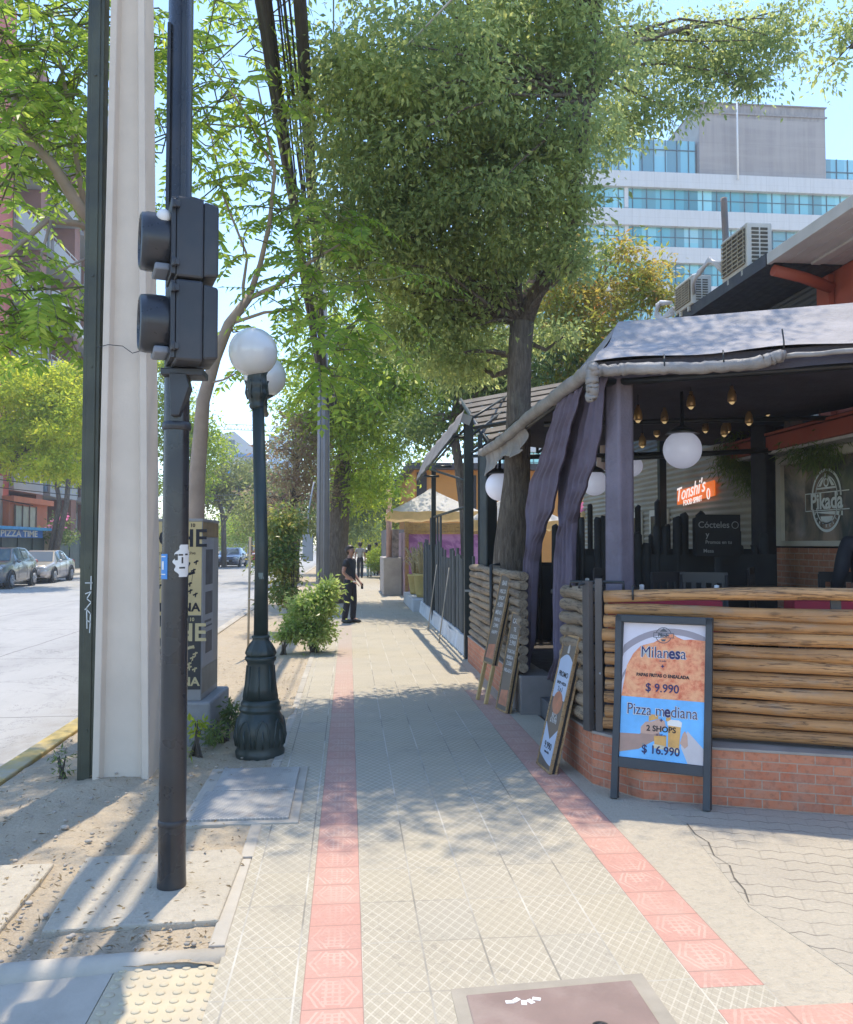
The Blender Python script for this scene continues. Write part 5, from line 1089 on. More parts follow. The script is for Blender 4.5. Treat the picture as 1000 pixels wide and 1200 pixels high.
ex = [([A(690, 120, 9), A(740, 50, 10.2), A(800, 34, 11), A(860, 25, 11.3), A(925, 10, 11.4)], .04, .008), ([A(800, 34, 11), A(835, 60, 11.2), A(860, 100, 11.3)], .016, .005), ([A(598, 200, 10.2), A(530, 150, 9.6), A(470, 110, 9.2), A(420, 60, 9)], .05, .01), ([A(606, 280, 10.2), A(540, 260, 9.8), A(470, 270, 9.6)], .04, .01), ([A(609, 430, 10), A(580, 440, 10.4), A(545, 420, 10.6)], .05, .015), ([A(616, 400, 10), A(640, 410, 10.1), A(660, 395, 10.1)], .035, .012)]
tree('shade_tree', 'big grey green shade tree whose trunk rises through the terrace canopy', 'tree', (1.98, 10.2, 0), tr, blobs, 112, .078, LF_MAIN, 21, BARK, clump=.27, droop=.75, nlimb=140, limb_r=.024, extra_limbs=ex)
gb = MB(); gp = at(592, 640, 9.85)
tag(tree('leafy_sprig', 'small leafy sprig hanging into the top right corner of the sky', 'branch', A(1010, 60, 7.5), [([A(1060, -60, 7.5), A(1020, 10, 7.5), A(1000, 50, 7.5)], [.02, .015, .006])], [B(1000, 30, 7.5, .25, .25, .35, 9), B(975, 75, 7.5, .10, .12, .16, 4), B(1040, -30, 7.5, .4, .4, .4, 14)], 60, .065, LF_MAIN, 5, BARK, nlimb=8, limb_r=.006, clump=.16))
# ---- ailanthus trees with long feather leaves
def frond(g, base, dirv, L, n=11, w=.034, ll=.125, droop=.5):
    """one feather leaf: returns leaflet quads and the rachis path"""
    base = np.array(base); d = np.array(dirv, float); d /= np.linalg.norm(d); side = np.cross(d, [0, 0, 1.]); side /= max(1e-6, np.linalg.norm(side))
    ts = np.linspace(0, 1, 9); P = np.array([base+d*L*t_+np.array([0, 0, -droop*L*t_*t_]) for t_ in ts]); Q = []
    for i in range(n):
        t_ = .16+.84*(i+.5)/n; c = base+d*L*t_+np.array([0, 0, -droop*L*t_*t_]); tan = d+np.array([0, 0, -2*droop*t_]); tan /= np.linalg.norm(tan)
        up_ = np.cross(side, tan); k_ = math.sin(math.pi*min(1, .25+.75*t_))**.5 if t_ < .8 else .75
        for s_ in (-1, 1):
            D = side*s_*.85+tan*.38+up_*-.30+g.normal(size=3)*.14; N = up_*.55+tan*.75+side*s_*.2+g.normal(size=3)*.4
            Q.append((c+g.normal(size=3)*.004, D, N, ll*k_*g.uniform(.85, 1.1), w*g.uniform(.9, 1.15)))
    c = P[-1]; tan = P[-1]-P[-2]; Q.append((c, tan, np.cross(side, tan), ll*.8, w))
    return Q, P
def ailanthus(label, base, trunk, tips, seed, per=9, L=(.5, .85), sub=()):
    o = Vector(base); g = np.random.default_rng(seed); t_ = thing('feather_leaf_tree', label, 'tree', base); QQ = []; st = MB()
    for tip in tips:
        px, py, y_, sprd, k_ = tip; c = at(px, py, y_)
        a0 = g.uniform(0, 6.28)
        for i in range(int(per*k_)):
            a = a0+i*2.4+g.uniform(-.4, .4); el = g.uniform(-.25, .55); d = (math.cos(a)*math.cos(el), math.sin(a)*math.cos(el), math.sin(el))
            off = g.normal(size=3)*sprd*np.array([1, 1, .8])
            Q, P = frond(g, np.array(c)+off, d, g.uniform(*L), int(g.integers(9, 13)), g.uniform(.036, .048), g.uniform(.115, .15), g.uniform(.25, .75)); QQ += Q
            st.tube([Vector(p)-o for p in P], [.006*(1-q/9)+.0018 for q in range(9)], 4)
            if i % 3 == 0: st.tube([c-o, Vector(np.array(c)+off)-o], .008, 4)
    V = leafquads(np.array([q[0] for q in QQ]), np.array([q[1] for q in QQ]), np.array([q[2] for q in QQ]), np.array([q[3] for q in QQ]), np.array([q[4] for q in QQ]), .36)
    quads('crown', V-np.array(o), LF_AIL, t_)
    st.build('leaf_stalks', plain('green stalk', (.16, .17, .06), .6), t_)
    b = MB()
    for path, rr in trunk: b.tube([Vector(p)-o for p in path], rr, 9)
    b.build('trunk', BARKP, t_); return t_
tB = [([(-1.62, 9.0, -.1), A(231, 560, 9), A(238, 470, 9), A(252, 420, 9), A(268, 380, 9), A(292, 348, 9)], [.10, .085, .07, .062, .055, .045]), ([A(292, 348, 9), A(305, 310, 9), A(316, 262, 8.9), A(322, 200, 8.8), A(300, 90, 8.6)], [.035, .028, .024, .018, .008]), ([A(290, 350, 9), A(325, 335, 8.8), A(362, 308, 8.6), A(400, 285, 8.4)], [.03, .024, .018, .008]), ([A(268, 380, 9), A(310, 366, 8.9), A(350, 362, 8.8)], [.02, .016, .007]), ([A(286, 352, 9), A(285, 335, 9), A(290, 300, 9.1), A(262, 230, 9.1), A(240, 120, 9)], [.022, .018, .014, .012, .006]), ([A(322, 200, 8.8), A(280, 120, 8.6), A(235, 60, 8.4)], [.012, .01, .006]), ([A(240, 450, 9), A(262, 445, 8.9), A(300, 425, 8.7)], [.014, .01, .006])]
tipsB = [(300, 150, 8.6, .22, 1.6), (255, 120, 8.8, .25, 1.6), (240, 60, 8.5, .3, 1.8), (215, 150, 9, .25, 1.2), (330, 245, 8.8, .15, 1.2), (280, 215, 9, .16, 1.0), (375, 300, 8.5, .14, 1.5), (405, 330, 8.2, .16, 1.5), (365, 260, 8.8, .14, .8), (345, 362, 8.8, .12, 1.0), (400, 390, 8.0, .15, 1.5), (285, 300, 9.1, .12, .5), (270, 385, 9.0, .06, .45), (300, 425, 8.7, .04, .5), (215, 250, 9.2, .2, .7), (290, 40, 9, .4, 1.8), (240, -60, 8.8, .6, 3), (300, -80, 8.8, .5, 1.4), (385, 430, 8.2, .06, .8), (395, 250, 8.4, .12, .8)]
ailanthus('slender feather leaved tree rising behind the street lamp with its leaves around the globes', (-1.62, 9.0, 0), tB, tipsB, 4)
tC = [([(-2.02, 7.9, -.1), A(140, 560, 7.9), A(130, 400, 7.9), A(108, 270, 7.8)], [.12, .11, .09, .075]), ([A(108, 270, 7.8), A(88, 235, 7.7), A(60, 190, 7.6), A(30, 160, 7.5), A(10, 90, 7.4)], [.065, .055, .045, .04, .02]), ([A(108, 270, 7.8), A(92, 262, 7.6), A(55, 258, 7.4), A(25, 285, 7.3), A(0, 310, 7.2)], [.035, .03, .026, .022, .015]), ([A(100, 250, 7.8), A(92, 200, 7.8), A(80, 120, 7.8), A(60, 20, 7.8)], [.03, .025, .02, .01]), ([A(60, 258, 7.4), A(40, 330, 7.3), A(30, 345, 7.3)], [.014, .01, .006]), ([A(108, 300, 7.8), A(85, 310, 7.6), A(55, 325, 7.5)], [.014, .01, .006])]
tipsC = [(50, 60, 7.6, .3, 2.2), (20, 110, 7.4, .25, 1.8), (85, 120, 7.8, .2, 1.6), (40, 20, 7.5, .35, 2.2), (90, 30, 7.9, .25, 1.8), (20, 190, 7.5, .2, 1.5), (75, 170, 7.8, .15, 1.0), (40, 340, 7.3, .18, 1.7), (80, 360, 7.5, .15, 1.3), (15, 370, 7.2, .15, 1.0), (60, 395, 7.4, .1, .7), (100, 200, 8.0, .12, .7), (20, -80, 7.8, .5, 3.0), (90, -80, 8.1, .5, 2.4), (-60, 100, 7.5, .5, 2.5), (-60, 250, 7.3, .4, 2), (160, -120, 8.4, .5, 2.2), (-40, 380, 7, .3, 1.4), (195, 60, 8.4, .2, 1.2), (195, 160, 8.6, .15, 1.), (150, 40, 8.2, .3, 1.6), (5, 40, 7.3, .25, 1.4), (60, 110, 7.6, .25, 1.4), (0, 150, 7.3, .2, 1.0)]
ailanthus('bright feather leaved tree behind the concrete pole, filling the upper left corner', (-2.02, 7.9, 0), tC, tipsC, 9)

# ---- street trees further up the pavement
def simple_tree(label, px, y, top, blobs, per, L, mat, seed, r0=.16, lean=(0, 0), base_x=None, **k):
    x = base_x if base_x is not None else at(px, 640, y).x; z1 = at(px, top, y).z
    tr = [([(x, y, -.15), (x+lean[0]*.3, y, z1*.4), (x+lean[0]*.7, y+lean[1]*.5, z1*.75), (x+lean[0], y+lean[1], z1)], [r0*1.2, r0, r0*.8, r0*.6])]
    return tree('street_tree', label, 'tree', (x, y, -.05), tr, blobs, per, L, mat, seed, r0=r0, **k)
simple_tree('leafy bright green street tree with a thick dark trunk behind the standing woman', 392, 24, 520, [B(430, 500, 23, 2.0, 2, 1.7, 110), B(480, 455, 22, 1.8, 1.8, 1.4, 90), B(400, 440, 23, 1.6, 1.8, 1.5, 70), B(520, 420, 22, 1.7, 1.6, 1.3, 60), B(350, 470, 25, 1.0, 1.3, 1.0, 16), B(440, 380, 23, 2.5, 2, 1.6, 90), B(430, 570, 24, 1.1, 1.2, .8, 36), B(520, 300, 24, 4, 2.5, 2.5, 70)], 70, .15, LF_BRT, 31, .30, clump=.5, ratio=.42, nlimb=40, lean=(.3, 0), limb_r=.05)
simple_tree('mid green tree with a slim pale trunk beyond the slatted pergola', 541, 19.5, 530, [B(600, 470, 19, 1.4, 1.4, 1.0, 60), B(510, 520, 20, .9, 1.0, .5, 26), B(640, 430, 18, 1.5, 1.5, 1.2, 60), B(560, 420, 19, 1.2, 1.2, 1.0, 50), B(660, 330, 19, 1.6, 1.6, 1.2, 60)], 60, .13, LF_RUST, 32, .13, BARKD, clump=.42, nlimb=26, limb_r=.04) if False else tree('street_tree', 'mid green tree with a slim leaning trunk beyond the slatted pergola', 'tree', (2.72, 19.5, 0), [([(2.75, 19.5, 0), A(545, 600, 19.5), A(537, 540, 19.5), A(530, 490, 19.5)], [.14, .13, .11, .09])], [B(600, 470, 19, 1.4, 1.4, 1.0, 60), B(510, 500, 20, .9, 1.0, .5, 26), B(640, 430, 18, 1.5, 1.5, 1.2, 50), B(560, 420, 19, 1.2, 1.2, 1.0, 50), B(660, 340, 19, 1.4, 1.6, 1.2, 46)], 60, .14, LF_DK, 32, BARK, clump=.42, nlimb=26, limb_r=.04)
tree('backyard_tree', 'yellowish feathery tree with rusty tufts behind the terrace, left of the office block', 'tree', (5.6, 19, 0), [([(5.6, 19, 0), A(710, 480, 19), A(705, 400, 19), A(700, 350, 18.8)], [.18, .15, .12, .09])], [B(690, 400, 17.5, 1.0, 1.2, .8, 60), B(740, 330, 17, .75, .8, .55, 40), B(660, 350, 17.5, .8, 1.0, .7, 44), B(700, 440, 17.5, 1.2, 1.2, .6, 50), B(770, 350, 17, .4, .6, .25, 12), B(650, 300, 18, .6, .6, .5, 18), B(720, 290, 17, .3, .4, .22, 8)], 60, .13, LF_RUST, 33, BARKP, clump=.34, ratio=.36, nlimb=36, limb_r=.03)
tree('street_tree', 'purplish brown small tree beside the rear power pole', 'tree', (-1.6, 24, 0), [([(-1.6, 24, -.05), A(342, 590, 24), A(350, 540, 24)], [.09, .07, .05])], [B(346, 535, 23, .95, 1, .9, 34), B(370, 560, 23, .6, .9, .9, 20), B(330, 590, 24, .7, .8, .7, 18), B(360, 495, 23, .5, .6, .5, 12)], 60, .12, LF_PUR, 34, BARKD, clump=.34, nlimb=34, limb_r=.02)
tree('street_tree', 'olive green tree mass behind the purplish tree', 'tree', (-2.2, 36, 0), [([(-2.2, 36, 0), (-2.2, 36, 3.5)], [.16, .12])], [B(345, 590, 36, 1.8, 2, 1.6, 60), B(375, 520, 38, 1.8, 2, 1.8, 50), B(310, 600, 40, 1.5, 2, 1.3, 40)], 60, .2, LF_OL, 35, BARKD, clump=.6, nlimb=12)
tree('street_tree', 'shaded tree bending over the far end of the pavement', 'tree', (-.9, 46, 0), [([(-.9, 46, 0), (-.6, 46, 3), (.2, 46, 5)], [.25, .2, .14])], [B(405, 590, 46, 2.2, 2, 1.6, 70), B(440, 560, 48, 2.5, 3, 2.2, 80), B(470, 600, 50, 2.0, 2, 1.5, 50), B(420, 500, 48, 3, 3, 2.5, 60), B(420, 622, 60, 2.0, 2, .9, 30)], 60, .24, LF_DK, 36, BARKD, clump=.7, nlimb=16)
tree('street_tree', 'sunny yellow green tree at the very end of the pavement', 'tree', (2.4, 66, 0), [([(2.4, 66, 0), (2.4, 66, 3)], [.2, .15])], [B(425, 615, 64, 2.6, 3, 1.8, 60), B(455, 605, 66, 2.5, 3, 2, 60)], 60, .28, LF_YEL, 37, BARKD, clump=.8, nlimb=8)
# across and along the road
YT_ = [(28, -11.9, [B(30, 455, 36, 1.9, 2.2, 1.2, 80), B(75, 490, 36, 1.4, 1.9, 1.7, 80), B(10, 520, 36, 1.6, 1.9, 1.4, 60), B(85, 450, 38, 1.1, 1.6, 1., 30), B(60, 545, 36, 1.6, 1.6, .7, 30), B(-50, 480, 35, 2.5, 2.5, 2.5, 60)], 'yellow green leafy tree across the road above the parked cars'),]
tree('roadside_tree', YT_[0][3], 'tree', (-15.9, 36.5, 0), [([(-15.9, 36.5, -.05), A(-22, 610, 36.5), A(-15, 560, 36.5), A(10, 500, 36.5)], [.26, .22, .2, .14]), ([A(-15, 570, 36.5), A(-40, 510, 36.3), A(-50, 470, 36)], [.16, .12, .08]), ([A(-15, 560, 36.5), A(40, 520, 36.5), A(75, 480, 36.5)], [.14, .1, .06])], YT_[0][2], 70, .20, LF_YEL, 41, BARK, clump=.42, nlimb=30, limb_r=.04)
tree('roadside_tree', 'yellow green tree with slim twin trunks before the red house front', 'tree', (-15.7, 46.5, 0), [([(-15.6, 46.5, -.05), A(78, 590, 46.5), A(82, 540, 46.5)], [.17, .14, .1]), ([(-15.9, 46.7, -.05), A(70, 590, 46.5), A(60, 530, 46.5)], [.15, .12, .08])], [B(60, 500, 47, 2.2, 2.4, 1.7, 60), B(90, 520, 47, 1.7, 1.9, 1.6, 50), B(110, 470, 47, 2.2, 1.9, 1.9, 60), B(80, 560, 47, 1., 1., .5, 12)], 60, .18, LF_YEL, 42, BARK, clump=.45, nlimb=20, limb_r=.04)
tree('roadside_tree', 'bright round tree seen between the concrete pole and the street lamp', 'tree', (-9.2, 50, 0), [([(-9.2, 50, -.05), (-9.2, 50, 4.5)], [.22, .15])], [B(215, 545, 50, 2.2, 2, 2.8, 90), B(245, 520, 50, 1.2, 1.6, 1.4, 40), B(200, 480, 50, 2, 2, 2, 60), B(190, 430, 50, 2, 2, 2, 40)], 60, .22, LF_BRT, 43, BARKD, clump=.6, nlimb=14)
tree('roadside_tree', 'tree with a forked dark trunk above the distant cars', 'tree', (-8.9, 63, 0), [([(-9.0, 63, -.05), A(262, 610, 63), A(258, 590, 63)], [.2, .18, .14]), ([A(262, 612, 63), A(274, 590, 63), A(280, 575, 63)], [.16, .13, .1])], [B(262, 562, 64, 2.6, 2.6, 1.8, 80), B(285, 580, 66, 2.2, 2, 1.4, 60), B(240, 580, 66, 2.2, 2, 1.4, 50), B(300, 560, 70, 2, 2, 1.4, 36)], 60, .27, LF_OL, 44, BARKD, clump=.7, nlimb=14)
tree('roadside_tree', 'round green tree behind the distant cars left of the lamp post', 'tree', (-9.5, 84, 0), [([(-9.5, 84, -.05), (-9.5, 84, 3)], [.25, .2])], [B(290, 612, 84, 2.4, 2.5, 2.2, 70), B(275, 625, 86, 2.4, 2, 1.5, 40), B(300, 598, 88, 2.2, 2, 1.8, 40)], 60, .3, LF_BRT, 45, BARKD, clump=.8, nlimb=8)
g = random.Random(77); mb_q = []
VV = []
for i in range(46):                                             # far wooded end of the avenue, one mass
    x = g.uniform(-48, 14); y_ = g.uniform(105, 190); zt = (y_*.062+g.uniform(-2, 2)); VV.append((x, y_, zt*.45, 4.0, 4.0, zt*.42, 26))
V, C = leafcloud(78, VV, 46, .5, .5, 1.5, .3, .6, .5); tag(quads('far_woods', V, LF_OL), 'hazy mass of trees closing the far end of the avenue', 'trees', None, 'stuff')
# ---- shrubs on the verge
def shrub(label, base, blobs, per, L, mat, seed, stems, ratio=.42, clump=.14, name='shrub', **k):
    o = Vector(base); t_ = thing(name, label, 'shrub', base); V, C = leafcloud(seed, blobs, per, L, ratio, clump, .2, .7, .6); quads('foliage', V-np.array(o), mat, t_)
    b = MB(); g = random.Random(seed)
    for i in range(stems):
        T = Vector(C[g.randrange(len(C))])-o; b.tube([(g.uniform(-.06, .06), g.uniform(-.06, .06), -.05), (T.x*.4, T.y*.4, T.z*.5), T], [.012, .009, .004], 5)
    b.build('stems', BARKD, t_); return t_
shrub('bright young leafy shrub at the pavement edge in front of the woman', (-.52, 13.1, 0), [B(370, 738, 13.1, .24, .28, .24, 46), B(374, 712, 13.1, .22, .25, .20, 36), B(360, 712, 13.1, .20, .25, .20, 30), B(384, 692, 13.1, .11, .15, .14, 14), B(345, 735, 13.1, .16, .2, .12, 12)], 60, .075, LF_SHR, 51, 20)
shrub('dark glossy leaved bush with reddish tips left of the meter box', (-1.0, 16.2, 0), [B(334, 618, 16.2, .33, .5, .40, 30), B(326, 660, 16.2, .36, .5, .38, 32), B(324, 645, 16.2, .3, .4, .3, 12), B(335, 695, 16.2, .33, .4, .22, 14)], 60, .10, LF_LAU, 52, 18, clump=.2)
shrub('thin pale green sapling tuft between the lamp post and the bright shrub', (-.98, 13.0, 0), [B(338, 742, 13, .12, .14, .1, 12), B(328, 748, 13, .08, .1, .06, 6)], 40, .055, LF_SHR, 53, 8, clump=.09)
shrub('weeds at the foot of the poster column block', (-1.02, 7.35, 0), [(-.98, 7.5, .16, .10, .16, .13, 14), (-1.1, 7.1, .10, .08, .08, .08, 8)], 26, .06, LF_DK, 54, 10, .28, .08, name='weeds')
shrub('yellow green weed seedling growing before the poster column block', (-1.18, 6.85, 0), [(-1.16, 6.85, .20, .05, .05, .16, 9)], 7, .05, LF_YEL, 55, 8, .5, .04, name='weeds')
shrub('dry weed sprig on the dirt left of the cable guard', (-2.0, 6.25, 0), [(-2.0, 6.25, .10, .06, .06, .09, 8)], 12, .045, LF_DK, 56, 7, .25, .05, name='weeds')
shrub('yellowish grass tuft between the concrete pole and the signal pole', (-1.28, 6.6, 0), [(-1.28, 6.6, .08, .06, .06, .09, 9)], 16, .06, LF_YEL, 57, 7, .14, .05, name='weeds')
hg = thing('clipped_hedge', 'rounded bright green clipped bush in a red planter at the end of the terraces', 'shrub', (1.75, 41.5, 0))
V, C = leafcloud(61, [(1.75, 41.5, .85, .85, .9, .62, 170)], 50, .10, .5, .2, .1, .8, .25); quads('foliage', V-np.array([1.75, 41.5, 0]), LF_BRT, hg)
b = MB(); b.lathe([(.42, 0), (.5, .3), (.52, .32), (.0, .33)], (.2, .1, 0), 16); b.build('planter', plain('red planter', (.36, .10, .06), .7), hg)
b = MB(); b.tube([(-1.45, 12.6, -.05), (-1.43, 12.6, 1.75)], .018, 6); b.tube([(-1.32, 12.5, -.05), (-1.34, 12.5, .85)], .015, 6); b.tube([(-1.45, 12.58, .85), (-1.33, 12.5, .83)], .012, 5)
tag(b.build('tree_stake', plain('pale stakes', (.36, .30, .22), .8)), 'thin wooden stakes tied together on the verge behind the lamp post', 'stake')
# hanging greenery inside the terrace
def hang(label, blobs, seed, L=.10):
    p = blobs[0]; V, C = leafcloud(seed, blobs, 70, L, .12, .16, 1.2, .2, .5); t_ = thing('hanging_plant', label, 'plant', p[:3]); quads('foliage', V-np.array(p[:3]), LF_DK, t_); b = MB(); b.tube([(0, 0, .1), (0, 0, .9)], .006, 5); b.lathe([(.08, 0), (.11, .12), (0, .13)], (0, 0, .05), 12); b.build('basket', BLACK, t_)
hang('mossy hanging plant left of the dark inner column', [B(868, 530, 10.2, .20, .2, .25, 26), B(858, 540, 10.3, .10, .2, .2, 10), B(880, 560, 10.2, .10, .15, .25, 12)], 63)
hang('mossy hanging plant over the top of the emblem window', [(4.92, 8.5, 2.62, .08, .35, .10, 22)], 64)
# ground litter
g = np.random.default_rng(3); n = 1500; P = np.stack([g.uniform(-2.35, -.55, n), 3.6+g.uniform(0, 1, n)**1.6*9, np.full(n, .016)], 1)
P[:, 2] += .03*np.exp(-((P[:, 0]+1.6)**2/.2+(P[:, 1]-6.0)**2/.2))
V = leafquads(P, np.c_[g.normal(size=(n, 2)), g.normal(size=n)*.2], np.array([0, 0, 1.])+g.normal(size=(n, 3))*.3, g.uniform(.012, .05, n), g.uniform(.006, .016, n))
tag(quads('leaf_litter', V, leafmat('dry litter', [(.20, .13, .06), (.30, .22, .11), (.12, .08, .04), (.36, .28, .16)], .1)), 'dry leaf litter scattered over the dirt verge', 'litter', None, 'stuff')
b = MB(); g = random.Random(8)
for i in range(420):
    y_ = 3.55+g.random()**1.7*5; x = g.uniform(-2.35, -.6); s_ = g.uniform(.004, .016)*(1.6 if g.random() < .06 else 1); b.ball((x, y_, .008+.05*math.exp(-((x+1.6)/.5)**2-((y_-6.1)/.45)**2)), s_, 6, 4, 0, g.uniform(.7, 1.3), g.uniform(.7, 1.3), .6)
tag(b.build('pebbles', plain('pebbles', (.42, .36, .29), .9, .35, 3)), 'small stones scattered over the dirt verge', 'stones', None, 'stuff')
# ================================================================== neighbours and buildings beyond
def pane_mat(name, a, b_, cw, ch, seed=0., frame=(.05, .09, .10), rough=.12, axis='x'):
    m = Mat(name); m.co(); u = (m.x if axis == 'x' else m.y)/cw; v = m.z/ch
    wn = m.n('ShaderNodeTexWhiteNoise'); wn.noise_dimensions = '2D'; m.l(m.vec(u.fl()+seed, v.fl()+seed), wn.inputs['Vector']); r = E(m.t, wn.outputs[0])
    wn2 = m.n('ShaderNodeTexWhiteNoise'); wn2.noise_dimensions = '2D'; m.l(m.vec(u.fl()+seed+7.3, v.fl()), wn2.inputs['Vector']); r2 = E(m.t, wn2.outputs[0])
    col = m.mix(r.mapr(.2, .9), a, b_); blind = v.fr().gt(r2.mapr(0, 1, .25, 1.1)); col = m.mix(blind*.45, col, (.42, .56, .54)); col = m.mix(r2.lt(.18)*.6, col, sc(a, .45))
    m.base(col); m.rough(rough); m.set(Metallic=.25); m.p.inputs['Specular IOR Level'].default_value = .6; return m.mat
ob = thing('office_building', 'modern office block with white bands, teal ribbon windows and a bare concrete lift tower', 'office building', (36, 84, 0))
def HO(x, y, z): return (x-36, y-84, z)
OS = R(1.4); Y0 = 84.
def clad_mat():
    m = Mat('white cladding'); m.co(); j = (m.x/2.4).fr().lt(.02).mx((m.z/.95).fr().lt(.03)); st = m.noise(.8, 6, .7, m.stretch(3, 1, .25)).mapr(.45, .7); col = m.mix(st*.35, (.62, .605, .585), (.42, .40, .37)); col = m.mix(j*.4, col, (.36, .35, .33)); m.base(col); m.rough(.6); return m.mat
WBAND = clad_mat()
TEAL = pane_mat('teal ribbon glass', (.10, .36, .38), (.32, .64, .62), 1.5, 9, 0); TEAL2 = pane_mat('bright teal glass', (.16, .42, .47), (.36, .66, .68), 1.5, 9, 3.)
MUL = plain('dark mullion', (.05, .09, .11), .4, .1)
def zz(py): return at(893, py, 84.6).z
def ox(px): return at(px, 170, 84.6).x
xl, xr_ = 15.0, 76.
floors = [(207, 226, 272), (262, 281, 318), (304, 322, 365), (345, 365, 410), (388, 408, 460), (432, 450, 500), (475, 493, 540)]
# bands and glass, top down: band from py a..b, glass b..c
tops = [(209, 227), (252, 271), (295, 313), (339, 357), (383, 401), (427, 445), (471, 489), (515, 533)]
for i, (a, c) in enumerate(tops):
    b = MB(); b.bx(HO(xl, Y0, zz(c)), HO(xr_, Y0+20, zz(a))); b.build('white_band', WBAND, ob, bev=.03)
    nxt = tops[i+1][0] if i+1 < len(tops) else 640
    b = MB(); b.bx(HO(xl+.4, Y0+.5, zz(nxt)), HO(xr_-.4, Y0+19, zz(c))); gw = b.build('ribbon_window', TEAL, ob)
    b = MB(); x = xl+.5
    while x < xr_: b.bx(HO(x, Y0+.42, zz(nxt)), HO(x+.07, Y0+.497, zz(c))); x += 1.5
    b.bx(HO(xl+.4, Y0+.44, zz(c)-1.05), HO(xr_-.4, Y0+.49, zz(c)-.98)); b.build('mullions', MUL, gw)
    if i < 5:
        g = random.Random(i*3+1); b = MB()
        for q in range(9): x = g.uniform(xl+2, xr_-20); z_ = zz(c)-g.uniform(.35, .8); b.box(HO(x, Y0+.49, z_), (g.uniform(.5, 1.1), .01, .12))
        if i in (1, 2): o = b.build('ceiling_lights', plain('office light', (.75, .8, .8), .5), gw)
b = MB(); b.bx(HO(xl+.2, Y0+1.2, zz(209)), HO(ox(820)-.2, Y0+16, zz(166))); gw = b.build('penthouse_glass', TEAL2, ob)
b = MB(); x = xl+.3
while x < ox(820)-.25: b.bx(HO(x, Y0+1.1, zz(209)), HO(x+.07, Y0+1.197, zz(166))); x += 1.25
b.bx(HO(xl+.2, Y0+1.12, zz(178)), HO(ox(820)-.2, Y0+1.19, zz(177))); b.build('mullions', MUL, gw)
b = MB(); b.bx(HO(ox(968)+.15, Y0+1.2, zz(215)), HO(76, Y0+16, zz(180))); gw = b.build('penthouse_glass', TEAL2, ob)
b = MB(); x = ox(968)+.2
while x < 76: b.bx(HO(x, Y0+1.1, zz(215)), HO(x+.07, Y0+1.197, zz(180))); x += 1.25
b.bx(HO(ox(968)+.15, Y0+1.12, zz(196)), HO(76, Y0+1.19, zz(195))); b.build('mullions', MUL, gw)
def tower_mat():
    m = Mat('board marked concrete tower'); m.co(); v = m.noise(.55, 6, .65, m.stretch(2.2, 1, .12)).mapr(.38, .62); h = m.noise(.5, 5, .6, m.stretch(.25, 1, 2.)).mapr(.4, .62)
    col = m.mix(v, (.36, .315, .285), (.285, .25, .23)); col = m.mix(h*.5, col, (.41, .365, .335)); gx = (m.x/3.05).fr().lt(.012).mx((m.z/2.9).fr().lt(.012)); col = m.mix(gx*.35, col, (.2, .18, .16)); col = m.mix((m.z-zz(140)).gt(0)*m.noise(1.1, 5, .7, m.stretch(1.6, 1, .4)).mapr(.4, .6)*.7, col, (.19, .175, .16))
    m.base(col); m.rough(.9); return m.mat
b = MB(); b.bx(HO(ox(820), Y0+.6, zz(226)), HO(ox(968), Y0+15, zz(124))); b.build('lift_tower', tower_mat(), ob, bev=.05)
b = MB(); b.bx(HO(ox(820)-.15, Y0+.45, zz(136)), HO(ox(968)+.15, Y0+.595, zz(134))); b.bx(HO(ox(820)-.1, Y0+.4, zz(124)), HO(ox(968)+.1, Y0+15.1, zz(123))); b.build('tower_coping', plain('tower coping', (.3, .27, .25), .9), ob)
b = MB(); b.bx(HO(ox(785), Y0+6, zz(166)), HO(ox(820)-.05, Y0+10, zz(155))); b.build('roof_plant', plain('pale blue plant', (.36, .44, .56), .5), ob)
b = MB(); b.tube([HO(ox(768), Y0+4, zz(166)), HO(ox(778), Y0+4, zz(150))], .25, 6); b.tube([HO(ox(755), Y0+4, zz(163)), HO(ox(775), Y0+4, zz(160))], .2, 6); b.build('rooftop_gear', plain('rooftop grey', (.25, .25, .26), .6), ob)
b = MB(); b.tube([HO(ox(860), Y0-.3, zz(216)), HO(ox(860), Y0-.3, zz(106))], [.11, .08], 8); b.build('mast', WHITE, ob)
b = MB(); b.lathe([(.25, -.05), (.25, .05)], HO(ox(815), Y0+.5, zz(145)), 10); b.build('dish', WHITE, ob)
b = MB(); b.bx(HO(ox(735)-.4, Y0+.3, zz(250)), HO(ox(735), Y0+.55, zz(226))); b.bx(HO(ox(735)-.4, Y0+.3, zz(294)), HO(ox(735), Y0+.55, zz(271))); b.build('white_pier', WBAND, ob)

# red and grey apartment block across the road
RED = plain('red render', (.42, .11, .085), .75, .12, .6, .2, 8); BROWN = plain('brown red brick pillar', (.30, .14, .10), .8, .2, 2, .2); GREYR = plain('grey render', (.33, .345, .35), .8, .12, .5, .15); DWIN = pane_mat('pale apartment glass', (.10, .15, .19), (.38, .46, .52), 1.1, 2.9, 1., axis='y'); RAIL = plain('pale rail', (.45, .47, .47), .5)
ab = thing('apartment_building', 'red and grey apartment block with long balconies across the road behind the trees', 'apartment building', (-20.6, 57, -.4)); ab.scale = (1.24, 1.24, 1.24)
def HA(x, y, z): return (x+16.6, y-46, z)
b = MB(); b.bx(HA(-34, 33, 0), HA(-16.6, 55, 25)); b.build('wall', GREYR, ab)
b = MB(); b.bx(HA(-16.62, 33.0, 0), HA(-15.2, 39.8, 26)); b.build('red_wall', RED, ab)
for y_ in (43.6, 48.9, 54.2): b = MB(); b.bx(HA(-16.62, y_, 0), HA(-15.35, y_+.9, 25.5)); b.build('pillar', BROWN, ab)
